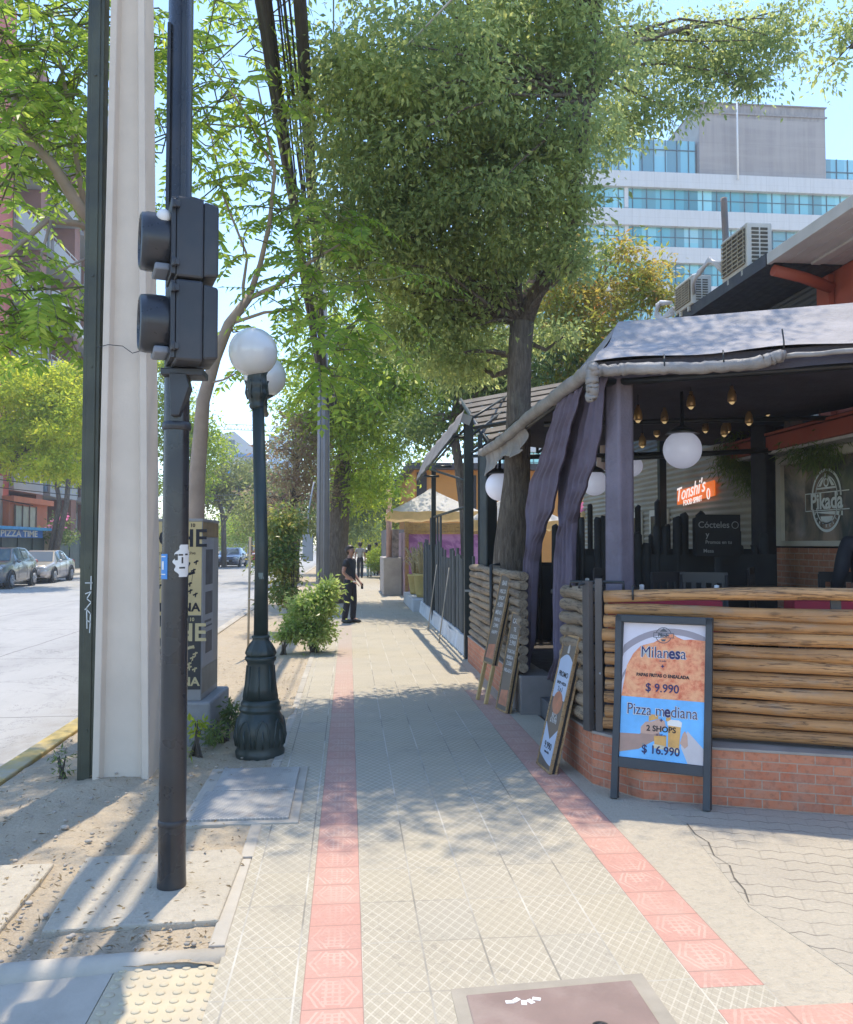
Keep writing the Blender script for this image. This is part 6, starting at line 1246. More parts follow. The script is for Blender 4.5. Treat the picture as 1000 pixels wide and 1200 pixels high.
for f in range(8):
    z_ = 1.0+f*3.05
    for (ya, yb) in ((39.85, 43.55), (44.55, 48.85), (49.85, 54.15)):
        b = MB(); b.bx(HA(-16.6, ya, z_), HA(-15.0, yb, z_+.22)); b.bx(HA(-15.12, ya, z_+.22), HA(-15.0, yb, z_+.85)); bal = b.build('balcony', GREYR, ab)
        b = MB(); b.tube([HA(-15.06, ya, z_+1.08), HA(-15.06, yb, z_+1.08)], .03, 5); k_ = ya
        while k_ < yb: b.tube([HA(-15.06, k_, z_+.85), HA(-15.06, k_, z_+1.08)], .02, 4); k_ += .9
        b.build('handrail', RAIL, bal)
        b = MB(); b.bx(HA(-16.6, ya+.4, z_+.3), HA(-16.56, yb-.4, z_+2.5)); w_ = b.build('window', DWIN, ab)
        b = MB(); k_ = ya+.4
        while k_ < yb-.35: b.bx(HA(-16.56, k_, z_+.3), HA(-16.51, k_+.07, z_+2.5)); k_ += (yb-ya-.87)/3
        b.build('frame', WHITE, w_)
for f in range(7):
    for x_ in (-32, -28, -24, -20): b = MB(); b.bx(HA(x_, 32.95, 2.2+f*3.05), HA(x_+1.6, 32.995, 3.7+f*3.05)); w_ = b.build('window', DWIN, ab); b = MB(); b.bx(HA(x_-.08, 32.9, 2.08+f*3.05), HA(x_+1.68, 32.994, 2.19+f*3.05)); b.build('sill', WHITE, w_)
b = MB(); b.box(HA(-14.6, 47, 13.2), (.35, 7, .5), rotm(R(-14), 0, 0)); b.build('white_beam', plain('white beam', (.6, .58, .55), .6), ab)
# low red house front, green fence, pillar, sign panel
lh = thing('red_house', 'low red fronted house with cream window behind the dark green fence', 'house', (-18.7, 49.6, -.4)); lh.scale = (1.24,)*3
b = MB(); b.bx((-3, -6, 0), (0, -1.2, 4.6)); b.build('wall', plain('greyish stone wall', (.36, .30, .27), .85, .2, 2, .3), lh); b = MB(); b.bx((-3, -1.19, 0), (.25, 3.6, 3.5)); b.bx((-3, -1.3, 3.5), (.5, 3.8, 3.75)); b.build('porch', plain('orange red render', (.48, .14, .06), .75, .15, 2), lh)
b = MB(); b.bx((.26, -.6, 1.9), (.30, 1.9, 3.35)); w_ = b.build('window', plain('curtained pane', (.40, .36, .28), .4, .3, 3), lh); b = MB()
for q in (-.65, .2, 1.05, 1.9): b.bx((.301, q, 1.85), (.34, q+.07, 3.4))
b.bx((.301, -.65, 1.8), (.36, 1.97, 1.9)); b.build('frame', plain('brown frame', (.16, .10, .07), .6), w_)
b = MB(); b.bx((.02, -5.2, 1.6), (.05, -3.2, 3.2)); b.build('window', pane_mat('blue pane', (.12, .2, .3), (.4, .5, .6), .8, 3, 0, axis='y'), lh)
gf = thing('green_fence', 'dark green closed metal fence across the road behind the parked cars', 'fence', (-17.4, 37.2, -.4)); gf.scale = (1.24,)*3
b = MB(); b.bx((0, -2, .35), (.06, 22, 1.95)); b.build('panel', plain('dark green sheet', (.022, .050, .052), .5, .2, 1), gf)
b = MB(); b.bx((-.08, -2, -.05), (.16, 30, .36)); b.build('plinth', plain('cream plinth', (.48, .42, .33), .8), gf)
b = MB()
for q in range(14): b.bx((.062, -1+q*1.7, .35), (.10, -.93+q*1.7, 1.97))
b.build('fence_post', plain('fence post green', (.02, .04, .04), .5), gf)
gp_ = thing('gate_pillar', 'cream gate pillar with a rounded cap in the green fence', 'pillar', (-17.2, 50.8, -.4)); gp_.scale = (1.24,)*3; b = MB(); b.bx((-.2, -.2, 0), (.2, .2, 2.1)); b.build('shaft', plain('cream pillar', (.46, .36, .24), .8), gp_); b = MB(); b.ball((0, 0, 2.14), .36, 14, 8, 0, 1, 1, .45); b.build('cap', plain('cream cap', (.5, .42, .3), .8), gp_)
sg = thing('shop_awning', 'small bright blue shop sign with white lettering above the green fence', 'shop sign', (-17.1, 45.9, 2.02)); sg.scale = (1.24,)*3; b = MB(); b.bx((-.5, -3.2, .28), (.3, 3.6, .40)); b.build('awning', plain('bright blue sheet', (.03, .30, .62), .5), sg); b = MB(); b.bx((-.05, -2.4, -.05), (.0, 3.0, .27)); p_ = b.build('sign_panel', plain('blue panel', (.03, .16, .50), .5), sg); text('PIZZA TIME', .36, PAPER, p_, (.006, .3, .11), (R(90), 0, R(90)), 'CENTER', .01, .002, 'lettering', 0, 2.2)
pn = thing('street_sign', 'pale yellowish blank sign panel on a dark red post across the road', 'sign', (-15.9, 38.7, -.4)); pn.scale = (1.24,)*3; b = MB(); b.bx((-.42, -.03, 1.65), (.12, 0, 2.75)); b.build('panel', plain('pale panel', (.46, .45, .33), .6), pn); b = MB(); b.bx((-.18, -.10, .0), (-.10, -.035, 2.45)); b.build('post', plain('dark red post', (.16, .03, .04), .6), pn)
fl = thing('flowering_bush', 'pink flowered bush at the foot of the twin trunked tree', 'shrub', (-16.6, 50.8, -.4)); fl.scale = (1.24,)*3; V, C = leafcloud(90, [(-13.2, 41, 2.2, .8, .8, .7, 30)], 40, .15, .5, .25); quads('foliage', V-np.array([-13.2, 41, 0]), LF_DK, fl); V, C = leafcloud(91, [(-13.2, 40.6, 2.6, .6, .6, .4, 9)], 18, .14, .8, .15); quads('blossom', V-np.array([-13.2, 41, 0]), leafmat('pink petals', [(.6, .15, .3), (.7, .3, .45)], .4), fl); b = MB(); b.tube([(0, 0, 0), (0, 0, 2)], .05, 6); b.build('stem', BARKD, fl)
# distant buildings
def far_block(name, label, px0, px1, py, y, dep, mat, extra=None, cat='building'):
    a = at(px0, py, y); c = at(px1, py, y); t_ = thing(name, label, cat, ((a.x+c.x)/2, y, 0)); w_ = c.x-a.x
    b = MB(); b.bx((-w_/2, 0, 0), (w_/2, dep, a.z)); b.build('walls', mat, t_); return t_, w_, a.z
WHB = plain('far white wall', (.62, .62, .62), .7, .05, .2, 0); BLB = pane_mat('far blue glass', (.20, .33, .48), (.45, .55, .66), 2, 3.2, 2.)
t_, w_, h_ = far_block('white_building', 'white modern house like building with a sloped roof far down the avenue', 258, 300, 532, 150, 20, WHB)
b = MB(); b.xprism([(-w_/2-.5, h_), (-w_/2-.5, h_+3.2), (-w_*.1, h_+3.9), (w_/2+.5, h_+.4), (w_/2+.5, h_)], -.6, 20); b.build('roof', WHB, t_)
b = MB(); b.bx((-w_/2+.6, -.7, h_+.6), (-w_/2+2.6, -.61, h_+2.4)); b.bx((w_*.2, -.08, h_-4.5), (w_*.45, -.01, h_-.8)); b.build('window', plain('far dark pane', (.15, .18, .2), .3), t_)
b = MB(); b.bx((-w_/2-.2, -.7, h_-.5), (w_/2+.2, -.02, h_)); b.build('blue_stripe', plain('far blue stripe', (.15, .3, .6), .5), t_)
far_block('office_tower', 'pale blue glass tower behind the street lamp far down the avenue', 315, 331, 510, 230, 20, BLB); far_block('office_tower', 'wider white and blue block right of the street lamp far down the avenue', 327, 352, 507, 210, 20, pane_mat('far white and blue', (.45, .52, .60), (.66, .68, .7), 2.5, 3.4, 5.)); far_block('office_tower', 'lower bright blue block behind the purplish tree', 310, 352, 540, 190, 15, BLB)
far_block('office_tower', 'hazy blue glass tower just left of the cable guard', 84, 112, 268, 130, 25, pane_mat('far azure glass', (.22, .40, .62), (.45, .60, .75), 2.2, 3.2, 8.))
cr = thing('tower_crane', 'thin lattice tower crane jib over the far roofs behind the street lamp', 'crane', tuple(at(300, 640, 240)))
o_ = Vector(cr.location); b = MB(); P0 = at(263, 503, 240)-o_; P1 = at(350, 507, 240)-o_; dz = Vector((0, 0, 1.5)); b.tube([P0, P1], .14, 4); b.tube([P0+dz, P1+dz], .12, 4)
for i in range(22): b.tube([P0.lerp(P1, i/22), P0.lerp(P1, (i+.5)/22)+dz, P0.lerp(P1, (i+1)/22)], .09, 4)
b.build('jib', plain('crane grey', (.35, .38, .42), .6), cr); b = MB(); M0 = P0.lerp(P1, .42); b.tube([Vector((M0.x, M0.y, -5)), M0+Vector((0, 0, 5))], .5, 4); b.build('mast', plain('crane mast grey', (.35, .38, .42), .6), cr)
fg = thing('flag', 'small blue flag flying above the trees of the avenue', 'flag', tuple(at(264, 575, 100))); fo_ = at(264, 575, 100); b = MB(); b.tube([(0, 0, -3), (0, 0, at(264, 545, 100).z-fo_.z)], .04, 5); b.build('flagpole', GREYMET, fg)
zt_ = at(264, 547, 100).z-fo_.z; b = MB(); b.grid(lambda u, v: (u*.85, .1*math.sin(u*6), zt_-v*.75-u*.5), 10, 6); b.build('cloth', plain('bright blue cloth', (.02, .28, .75), .7), fg, solid=.01)
# ------------------------------------------------------------------ neighbours beyond the fence: parasol, pots, mural, orange house
CANV = fabric('white market canvas', (.74, .72, .70), .35, .7, .05); AMBC = fabric('amber sunlight tinted valance', (.80, .60, .30), .45, .7, .12)  # valance colour has the amber of sun through canvas painted in
def parasol(label, c, w_, d_, zv, zt, mat, vmat, pole=plain('orange wood pole', (.45, .20, .06), .5)):
    t_ = thing('market_parasol', label, 'parasol', (c[0], c[1], 0)); n = 8; b = MB()
    pts = [(-w_/2, -d_/2), (0, -d_/2), (w_/2, -d_/2), (w_/2, 0), (w_/2, d_/2), (0, d_/2), (-w_/2, d_/2), (-w_/2, 0)]
    vs = []
    for k_ in range(7):
        f_ = k_/6
        for j in range(64):
            u = j/64*8; i = int(u); t = u-i; p0 = pts[i]; p1 = pts[(i+1) % 8]; x = p0[0]+(p1[0]-p0[0])*t; y = p0[1]+(p1[1]-p0[1])*t
            z = zt-(zt-zv)*f_**.86-.05*math.sin(math.pi*t)*f_*.6+.008*math.sin(j*2.3+k_); vs.append((x*f_, y*f_, z))
    b.add(vs, [(k_*64+j, k_*64+(j+1) % 64, (k_+1)*64+(j+1) % 64, (k_+1)*64+j) for k_ in range(6) for j in range(64)], 0, True); b.build('canopy', mat, t_)
    b = MB(); top = vs[-64:]; vv = []
    for q in range(3): vv += [(p[0]*1.002, p[1]*1.002, p[2]-.11*q-.012*math.sin(i*1.4)*q) for i, p in enumerate(top)]
    b.add(vv, [(q*64+j, q*64+(j+1) % 64, (q+1)*64+(j+1) % 64, (q+1)*64+j) for q in range(2) for j in range(64)], 0, True); b.build('valance', vmat, t_)
    b = MB(); b.tube([(0, 0, 0), (0, 0, zt)], .03, 8); b.build('pole', pole, t_)
    for i in range(8): b = MB(); b.tube([(0, 0, zt-.08), (pts[i][0]*.98, pts[i][1]*.98, zv-.02)], .015, 5); b.build('rib', pole, t_)
    return t_
parasol('large white market parasol with an amber sunlight tinted valance above the yellow pots', (2.35, 24.5), 2.5, 2.6, 2.55, 3.25, CANV, AMBC)
parasol('white market parasol seen between the two curtains', (4.3, 22.5), 2.4, 2.4, 2.25, 3.0, CANV, AMBC)
parasol('pink parasol glowing behind the corner column', (5.75, 18.6), 1.5, 1.5, 2.35, 3.0, fabric('pink canvas', (.62, .17, .36), .4), AMBC)
mw = thing('mural_wall', 'purple painted mural panel in a gilded wooden frame facing the pavement', 'mural', (1.75, 27, 0)); MUR = Mat('purple mural'); MUR.base(MUR.mix(MUR.noise(3, 4, .6, None, 1.2).mapr(.4, .6), (.24, .085, .27), (.40, .20, .42))); MUR.rough(.7)
GOLD = woodmat('gilded wood', (.46, .30, .10), (.28, .16, .05), 'z', .5)
b = MB(); b.bx((.14, 0, .0), (3.2, .1, 1.95)); b.build('panel', MUR.mat, mw); b = MB(); b.bx((0, -.05, 0), (.14, .12, 2.35)); b.bx((.14, -.05, 1.96), (3.2, .12, 2.30)); b.build('frame', GOLD, mw)
b = MB(); b.bx((-.04, -.6, 0), (-.01, 3.5, 2.0)); b.build('side_panel', plain('pinkish poster side', (.30, .20, .22), .7, .4, 3), mw)
sw_ = thing('stone_pier', 'pale weathered low pier with flyers beside the purple mural', 'pier', (1.55, 27.2, 0)); b = MB(); b.bx((-.45, -.0, 0), (.14, 3, 1.2)); b.build('pier', plain('weathered render', (.40, .36, .33), .85, .25, 2, .3), sw_, bev=.02); b = MB(); b.bx((-.16, .2, 1.2), (.05, .5, 2.1)); b.build('post', plain('flyer covered post', (.30, .24, .22), .8, .6, 7), sw_); b = MB(); b.tube([(-.26, .3, 0), (-.26, .3, 3.4)], .09, 8); b.build('pink_post', plain('pinkish post', (.46, .26, .19), .7), sw_)
gb_ = thing('grey_wall', 'plain grey wall end behind the clipped bush', 'wall', (2.0, 36, 0)); b = MB(); b.bx((-.45, 0, 0), (.5, 5, 2.25)); b.build('wall', plain('grey render wall', (.25, .25, .28), .8), gb_)
oh = thing('orange_house', 'orange house front with dark openings behind the white parasol', 'house', (6, 34, 0)); b = MB(); b.bx((-3.4, 0, 0), (7, 10, 4.6)); b.build('wall', plain('orange render', (.55, .25, .06), .75, .12, 1), oh); b = MB(); b.bx((-3.7, -.5, 4.6), (7.3, 10.3, 4.85)); b.build('roof', plain('dark roof edge', (.05, .045, .05), .6), oh)
DOP = plain('dark opening', (.03, .025, .025), .6)
for q_ in (((-1.6, -.05, 2.9), (-.9, -.002, 4.4)), ((1.0, -.05, 2.9), (2.0, -.002, 4.2)), ((-3.3, -.06, 3.0), (-2.9, -.002, 4.5))): b = MB(); b.bx(*q_); b.build('window', DOP, oh)
def pot(label, x, y_, s_):
    t_ = thing('plant_pot', label, 'plant pot', (x, y_, .30), group='tall yellow pots with dry plumes'); b = MB(); b.lathe([(.17*s_, 0), (.2*s_, .1*s_), (.25*s_, .55*s_), (.27*s_, .56*s_), (.27*s_, .62*s_), (.23*s_, .62*s_), (.22*s_, .58*s_), (0, .57*s_)], (0, 0, 0), 20); b.build('pot', plain('ochre glaze', (.50, .37, .12), .5, .2, 4), t_)
    g = random.Random(int(y_*10)); b = MB()
    for i in range(60):
        a = g.uniform(0, 6.3); l_ = g.uniform(.4, .95)*s_; q = g.uniform(.05, .35); b.tube([(.08*math.cos(a), .08*math.sin(a), .55*s_), (q*.5*math.cos(a), q*.5*math.sin(a), .55*s_+l_*.7), (q*math.cos(a), q*math.sin(a), .55*s_+l_), (q*1.35*math.cos(a), q*1.35*math.sin(a), .55*s_+l_*.86)], [.012, .014, .012, .003], 4)
    b.build('dry_plume', plain('dry straw', (.52, .42, .22), .8, .3, 4), t_)
pot('taller yellow pot with dry plumes near the fence end', 1.88, 21.6, .95); pot('shorter yellow pot behind the taller one', 1.80, 22.9, .85)
b = MB(); b.bx((1.55, 20.7, -.05), (2.3, 24.2, .29)); tag(b.build('plinth', plain('whitewashed plinth', (.46, .47, .48), .8, .2, 2, .3), bev=.02), 'whitewashed low plinth carrying the two yellow pots', 'plinth')

# ================================================================== cars
def car(label, x, y, rz, colour, kind='suv', group=None, detail=True):
    t_ = thing('parked_car' if detail else 'car', label, 'car', (x, y, -.12), rz, group=group); PA = Mat('car paint'); PA.base(colour); PA.rough(.28); PA.set(Metallic=.55); PA.p.inputs['Coat Weight'].default_value = .6
    GLS = Mat('car glass'); GLS.base((.10, .15, .19)); GLS.rough(.06); GLS.p.inputs['Specular IOR Level'].default_value = .9
    suv = kind == 'suv'; Lh = 2.15 if suv else 2.25; H_ = 1.62 if suv else 1.46; W = .89; belt = 1.02 if suv else .93; hood = .98 if suv else .84
    # stations along y (front at -Lh): (y, half width, sill, belt, top, top half width)
    st = [(-Lh, .62, .38, hood-.30, hood-.24, .5), (-Lh+.12, .80, .26, hood-.14, hood-.06, .68), (-Lh+.5, .87, .22, hood-.06, hood, .74), (-1.05, W, .2, belt-.05, hood+.10, .76), (-.45 if suv else -.40, W, .2, belt, H_-.05, .60), (.1, W, .2, belt+.01, H_, .62), (1.0 if suv else .75, W, .2, belt+.04, H_-.04, .61), (1.55 if suv else 1.45, W, .22, belt+.06, H_-.20 if suv else belt+.18, .60 if suv else .66), (Lh-.12, .82, .28, belt+.0, belt+.10, .66), (Lh, .70, .36, belt-.12, belt-.02, .58)]
    vs = []; k_ = 10
    for (yy, w_, s_, bl, tp_, tw) in st: vs += [(-w_*.9, yy, s_), (-w_, yy, s_+.14), (-w_*1.0, yy, (s_+bl)/2+.1), (-w_*.97, yy, bl), (-tw, yy, tp_), (tw, yy, tp_), (w_*.97, yy, bl), (w_, yy, (s_+bl)/2+.1), (w_, yy, s_+.14), (w_*.9, yy, s_)]
    b = MB(); b.add(vs, [(i*k_+j, (i+1)*k_+j, (i+1)*k_+(j+1) % k_, i*k_+(j+1) % k_) for i in range(len(st)-1) for j in range(k_)]+[tuple(range(k_)), tuple((len(st)-1)*k_+j for j in range(k_))[::-1]], 0, True); body = b.build('body', PA.mat, t_, bev=.02)
    def V(i, j): return Vector(vs[i*k_+j])
    def glass(name, A, B_, C_, D, inset=.1):
        c = (A+B_+C_+D)/4; n = (B_-A).cross(D-A).normalized()
        if n.dot(c-Vector((0, 0, .7))) < 0: n = -n
        q = [p.lerp(c, inset)+n*.008 for p in (A, B_, C_, D)]; m_ = MB(); m_.add(q, [(0, 1, 2, 3)]); m_.build(name, GLS.mat, t_)
    glass('windshield', V(3, 4), V(3, 5), V(4, 5), V(4, 4), .07); glass('rear_window', V(6, 4), V(6, 5), V(7, 5), V(7, 4), .08)
    for (a, c) in ((3, 4), (9-3, 9-4)):
        for i in (4, 5): glass('side_window', V(i, a), V(i+1, a), V(i+1, c), V(i, c), .12)
        A = V(3, a).lerp(V(4, a), .35); glass('side_window', A, V(4, a), V(4, c), V(3, c).lerp(V(4, c), .6), .14)
        glass('side_window', V(6, a), V(6, a).lerp(V(7, a), .7), V(6, c).lerp(V(7, c), .5), V(6, c), .14)
    TY = plain('tyre', (.02, .02, .02), .8); RM = plain('alloy rim', (.32, .32, .33), .35, .1)
    for sx in (-1, 1):
        for yy in (-1.32, 1.30):
            m_ = MB(); prof = [(.20, -.1), (.31, -.11), (.335, -.08), (.335, .08), (.31, .11), (.20, .1)]; m_.lathe(prof, (0, 0, 0), 22); m_.v = [(sx*(W-.09)+v[2], yy+v[0], .33+v[1]) for v in m_.v]; wl = m_.build('wheel', TY, t_)
            m_ = MB(); m_.lathe([(.21, 0), (.2, .03), (.05, .035), (0, .036)], (0, 0, 0), 20)
            for q in range(5): a = q*1.2566; m_.box((.12*math.cos(a), .12*math.sin(a), .045), (.17, .045, .02), rotm(0, 0, a))
            m_.v = [(sx*(W+.018+v[2]-.0), yy+v[0], .33+v[1]) for v in m_.v]; m_.build('rim', RM, wl)
            m_ = MB(); m_.tube([(sx*(W+.006), yy+.40*math.cos(R(a)), .33+.40*math.sin(R(a))) for a in range(0, 181, 15)], .035, 6); m_.build('wheel_arch', plain('arch trim', (.03, .03, .032), .6), t_)
            m_ = MB(); m_.lathe([(.37, -.02), (.37, .012)], (0, 0, 0), 20); m_.v = [(sx*(W-.0)+v[2], yy+v[0], .34+v[1]) for v in m_.v]; m_.build('wheel_well', BLACK, t_)
        m_ = MB(); m_.ball((sx*(W+.07), -.72, belt+.05), .085, 10, 6, 0, 1.1, .7, .8); m_.build('mirror', PA.mat, t_)
        m_ = MB(); m_.ball((sx*.62, -Lh+.10, hood-.16), .15, 12, 6, 0, 1.25, .7, .55); m_.build('headlight', plain('headlight', (.55, .57, .6), .15), t_)
        m_ = MB(); m_.ball((sx*.68, Lh-.06, belt-.02), .13, 10, 6, 0, 1, .5, .8); m_.build('tail_light', plain('tail light', (.35, .02, .02), .3), t_)
        m_ = MB()
        for yy in (-.5, .48, 1.12): m_.box((sx*(W+.0025), yy, .66), (.006, .012, .55))
        m_.build('door_seam', BLACK, t_)
    m_ = MB(); m_.box((0, -Lh-.004, hood-.36), (.9, .05, .16)); m_.box((0, -Lh+.02, .34), (1.1, .1, .12)); m_.build('grille', BLACK, t_, bev=.01); m_ = MB(); m_.box((0, -Lh-.034, .48), (.36, .01, .12)); m_.build('number_plate', WHITE, t_)
    m_ = MB(); m_.bx((-.72, -Lh+.35, .14), (.72, Lh-.35, .3)); m_.build('underbody', BLACK, t_); return t_
car('grey compact crossover parked across the road, nearest of the parked cars', -14.12, 36.2, R(2), (.20, .20, .205), 'suv', 'cars parked across the road')
car('pale silver sedan parked behind the grey crossover across the road', -14.15, 41.2, R(2), (.50, .46, .45), 'sedan', 'cars parked across the road')
car('white car parked at the left far kerb behind the poster column', -10.6, 62, R(0), (.55, .56, .57), 'sedan'); car('dark car with a bright blue windscreen coming down the avenue', -8.94, 66.8, R(-3), (.08, .10, .15), 'sedan', None, False); car('red car at the far kerb behind the blue windscreened car', -8.1, 82, R(0), (.40, .03, .04), 'suv'); car('white car half hidden by the lamp post far down the avenue', -6.9, 76, 0, (.5, .5, .5), 'sedan', None, False)

# ================================================================== people
SKIN = plain('skin', (.42, .22, .15), .55, .08, 9, .05); HAIR = plain('dark brown hair', (.030, .018, .013), .5, .3, 30, .3)
def skin(name, pts, edges, mat, parent, root=0, sub=2, extra=None):
    ks = list(pts); ix = {k: i for i, k in enumerate(ks)}; me = bpy.data.meshes.new(name); me.from_pydata([pts[k][0] for k in ks], [(ix[a], ix[c]) for a, c in edges], []); me.materials.append(mat)
    o = bpy.data.objects.new(name, me); COL.objects.link(o); o.parent = parent; md = o.modifiers.new('skin', 'SKIN'); md.use_smooth_shade = True; md.branch_smoothing = .4
    lay = me.skin_vertices[0].data
    for k in ks: r_ = pts[k][1]; lay[ix[k]].radius = (r_, r_) if not isinstance(r_, tuple) else r_; lay[ix[k]].use_root = False
    lay[root].use_root = True
    s_ = o.modifiers.new('sub', 'SUBSURF'); s_.levels = sub; s_.render_levels = sub; return o
def person(label, loc, rz, topm, legm, h=1.6, feet=((-.10, .10), (.10, -.10)), hands=((-.16, -.14, .86), (.16, -.14, .86)), hair='bun', shoe=BLACK, sleeve=.6, headturn=0., bag=None, armm=SKIN):
    t_ = thing('person', label, 'person', loc, rz); k = h/1.6
    def S(x, y, z): return (x*k, y*k, z*k)
    P = {'pelvis': (S(0, 0, .88), .115*k), 'waist': (S(0, -.005, 1.02), .10*k), 'chest': (S(0, .0, 1.2), .115*k), 'neck0': (S(0, .01, 1.335), .055*k), 'neck': (S(0, .0, 1.38), .048*k)}
    ht = Matrix.Rotation(headturn, 3, 'Z')
    def Hd(x, y, z): v = ht @ Vector((x, y, 0)); return S(v.x, v.y-.012, z)
    P['jaw'] = (Hd(0, -.02, 1.43), .062*k); P['head'] = (Hd(0, -.005, 1.50), .083*k); P['crown'] = (Hd(0, .01, 1.555), .055*k)
    Ed = [('pelvis', 'waist'), ('waist', 'chest'), ('chest', 'neck0'), ('neck0', 'neck'), ('neck', 'jaw'), ('jaw', 'head'), ('head', 'crown')]
    for i, s_ in enumerate((-1, 1)):
        fx, fy = feet[i]; hx, hy, hz = hands[i]; n = 'LR'[i]
        P['sh'+n] = (S(s_*.155, .01, 1.29), .055*k); el = Vector(S(s_*.215, .05, 1.04)); P['el'+n] = (tuple(el), .040*k); P['wr'+n] = (S(hx, hy, hz), .026*k); d = (Vector(S(hx, hy, hz))-el).normalized(); pw_ = Vector(S(hx, hy, hz))+d*.07*k; P['pa'+n] = (tuple(pw_), (.018*k, .034*k))
        P['hip'+n] = (S(s_*.085, 0, .80), .092*k); P['kn'+n] = (S((s_*.09+fx)/2, fy*.5-.02, .46), .060*k); P['an'+n] = (S(fx, fy+.02, .09), .040*k); P['toe'+n] = (S(fx*1.1, fy-.12, .035), .034*k)
        Ed += [('chest', 'sh'+n), ('sh'+n, 'el'+n), ('el'+n, 'wr'+n), ('wr'+n, 'pa'+n), ('pelvis', 'hip'+n), ('hip'+n, 'kn'+n), ('kn'+n, 'an'+n), ('an'+n, 'toe'+n)]
        side = d.cross(Vector((0, 0, 1))).normalized()
        for q in range(4):
            a = f'f{n}{q}'; rt = pw_+side*(q-1.5)*.017*k+d*.01; l_ = (.065, .078, .072, .055)[q]*k; P[a+'0'] = (tuple(rt), .009*k); P[a+'1'] = (tuple(rt+d*l_*.55), .0085*k); P[a+'2'] = (tuple(rt+d*l_*.9+Vector((0, .012, -.01))*k), .007*k); Ed += [('pa'+n, a+'0'), (a+'0', a+'1'), (a+'1', a+'2')]
        th = pw_-side*s_*.03*k-d*.02; P['t'+n+'0'] = (tuple(th), .010*k); P['t'+n+'1'] = (tuple(th-side*s_*.02*k+d*.035*k), .008*k); Ed += [('pa'+n, 't'+n+'0'), ('t'+n+'0', 't'+n+'1')]
    body = skin('body', P, Ed, armm, t_)
    def sub_(keys, grow, over={}): return {a: ((P[a][0] if a not in over else over[a]), (max(P[a][1]) if isinstance(P[a][1], tuple) else P[a][1])*grow+.006) for a in keys}
    T = sub_(['pelvis', 'waist', 'chest', 'neck0'], 1.16, {'pelvis': S(0, 0, .84)}); Te = [('pelvis', 'waist'), ('waist', 'chest'), ('chest', 'neck0')]
    for n in 'LR':
        T['sh'+n] = (P['sh'+n][0], .076*k); a = Vector(P['sh'+n][0]).lerp(Vector(P['el'+n][0]), sleeve); T['sl'+n] = (tuple(a), .058*k); Te += [('chest', 'sh'+n), ('sh'+n, 'sl'+n)]
        if sleeve > .9: T['sw'+n] = (P['wr'+n][0], .04*k); Te += [('sl'+n, 'sw'+n)]
    skin('shirt', T, Te, topm, t_)
    G = {'waist': (S(0, 0, 1.0), .108*k), 'pelvis': (S(0, 0, .90), .124*k)}; Ge = [('waist', 'pelvis')]
    for n in 'LR': G['hip'+n] = (P['hip'+n][0], .104*k); G['kn'+n] = (P['kn'+n][0], .075*k); a = P['an'+n][0]; G['cf'+n] = ((a[0], a[1], .045*k), .064*k); Ge += [('pelvis', 'hip'+n), ('hip'+n, 'kn'+n), ('kn'+n, 'cf'+n)]
    skin('trousers', G, Ge, legm, t_)
    for n in 'LR':
        a = Vector(P['an'+n][0]); c = Vector(P['toe'+n][0]); b = MB(); b.tube([a+Vector((0, .05, -.045))*k, a+Vector((0, 0, -.045))*k, a.lerp(c, .5)+Vector((0, 0, -.015))*k, c, c+Vector((0, -.05, -.005))*k], [.03*k, .046*k, .044*k, .040*k, .012*k], 10); b.build('shoe', shoe, t_)
    hc = Vector(Hd(0, .026, 1.508)); b = MB(); b.ball(hc, .108*k, 18, 12, 0, .92, 1.0, 1.02)
    b.v = [v if not (v[2] < hc.z+.045*k and (ht.inverted() @ (Vector(v)-hc)).y < -.03) else tuple(hc+(Vector(v)-hc)*.72) for v in b.v]
    if hair == 'bun': b.ball(Vector(Hd(0, .115, 1.50)), .042*k, 10, 8)
    if hair == 'long': b.ball(Vector(Hd(0, .055, 1.41)), .088*k, 14, 10, 0, 1.05, .75, 1.7)
    b.build('hair', HAIR, t_)
    b = MB(); nz = Vector(Hd(0, -.088, 1.485)); b.ball(nz, .013*k, 8, 6, 0, .8, 1, 1.3)
    b.build('nose', armm, t_); b = MB()
    for s_ in (-1, 1): b.ball(Vector(Hd(s_*.030, -.078, 1.51)), .010*k, 8, 6, 0, 1.2, .5, .7); b.box(Vector(Hd(s_*.031, -.082, 1.53)), (.028*k, .006, .005))
    b.box(Vector(Hd(0, -.078, 1.445)), (.038*k, .012, .008)); b.build('face', plain('dark features', (.10, .04, .035), .5), t_)
    b = MB()
    for s_ in (-1, 1): b.ball(Vector(Hd(s_*.082, .01, 1.495)), .022*k, 8, 6, 0, .45, .8, 1.3)
    b.build('ears', armm, t_)
    if bag: b = MB(); b.ball(Vector(S(0, .15, 1.15)), .15*k, 12, 8, 0, 1, .6, 1.25); b.build('backpack', bag, t_)
    return t_, P
CLB = plain('black cloth', (.014, .016, .022), .8, .2, 6, .2); CLN = plain('navy trousers cloth', (.012, .013, .024), .8, .2, 6, .2)
wm, P = person('woman in black polo shirt and black trousers standing on the pavement beside the bright shrub', (.03, 17.9, 0), R(62), CLB, CLN, 1.61, feet=((-.09, .07), (.10, -.03)), hands=((-.11, -.15, .86), (.17, -.12, .86)), headturn=R(-8))
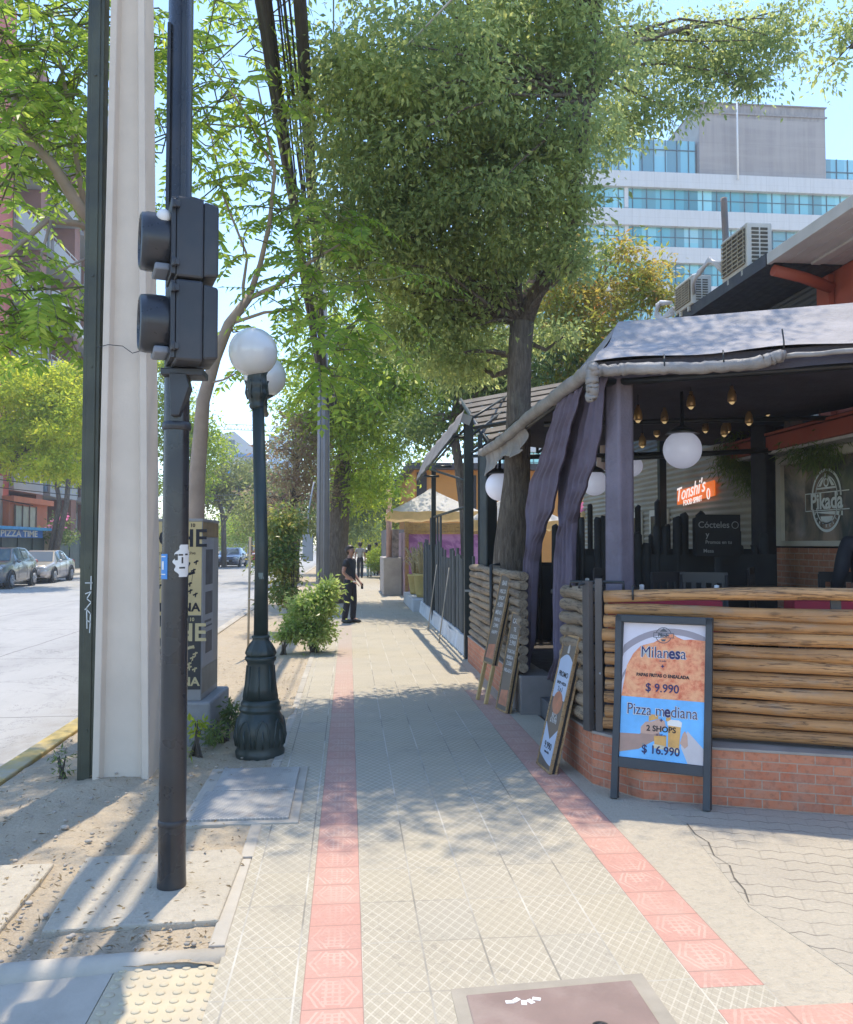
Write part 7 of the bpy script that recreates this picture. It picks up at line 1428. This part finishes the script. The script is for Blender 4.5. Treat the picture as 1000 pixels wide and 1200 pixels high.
b = MB(); a = Vector(P['wrL'][0]); b.lathe([(.032, -.012), (.034, 0), (.032, .012)], a, 12); b.build('bracelet', WHITE, wm)
b = MB(); b.box(Vector(P['paR'][0])+Vector((0, -.03, -.06)), (.012, .05, .11)); b.build('phone', BLACK, wm)
person('person in grey shirt and dark trousers walking away at the end of the pavement', (.55, 41.5, 0), R(176), plain('grey shirt', (.36, .35, .35), .8), CLN, 1.72, feet=((-.08, .16), (.08, -.16)), hands=((-.22, -.02, .80), (.22, .10, .80)), hair='short', sleeve=.65)
person('person in dark top and pale blue jeans walking at the end of the pavement', (1.02, 42.5, 0), R(182), plain('dark purple top', (.05, .03, .07), .8), plain('pale jeans', (.36, .46, .50), .8), 1.62, feet=((-.08, -.14), (.08, .14)), hands=((-.22, .02, .80), (.22, .0, .80)), hair='long', sleeve=.7)
person('person in dark blue jacket with a bag, rightmost of the three distant walkers', (1.42, 44.5, 0), R(176), plain('dark blue jacket', (.04, .05, .11), .8), CLN, 1.7, feet=((-.08, .1), (.08, -.1)), hands=((-.3, -.12, .98), (.22, .0, .80)), hair='short', sleeve=1., bag=plain('dark bag', (.03, .03, .06), .8))
person('person in dark clothes standing on the terrace at the right edge of the picture', (4.22, 6.62, .33), R(165), CLB, CLN, 1.66, feet=((-.09, 0), (.09, 0)), hands=((-.22, -.1, .84), (.22, -.1, .84)), hair='long', sleeve=1.)

# ------------------------------------------------------------------ air
HZ = bpy.data.materials.new('haze air'); HZ.use_nodes = True; ht_ = HZ.node_tree; ht_.nodes.remove(ht_.nodes['Principled BSDF'])
pv = ht_.nodes.new('ShaderNodeVolumePrincipled'); pv.inputs['Color'].default_value = (.80, .88, 1, 1); pv.inputs['Density'].default_value = .0010; pv.inputs['Anisotropy'].default_value = .2
ht_.links.new(pv.outputs[0], ht_.nodes['Material Output'].inputs['Volume'])
b = MB(); b.bx((-290, -70, -1.2), (290, 330, 62)); tag(b.build('haze', HZ), 'thin bluish summer haze filling the street', 'haze', None, 'stuff')
SC.cycles.volume_bounces = 1
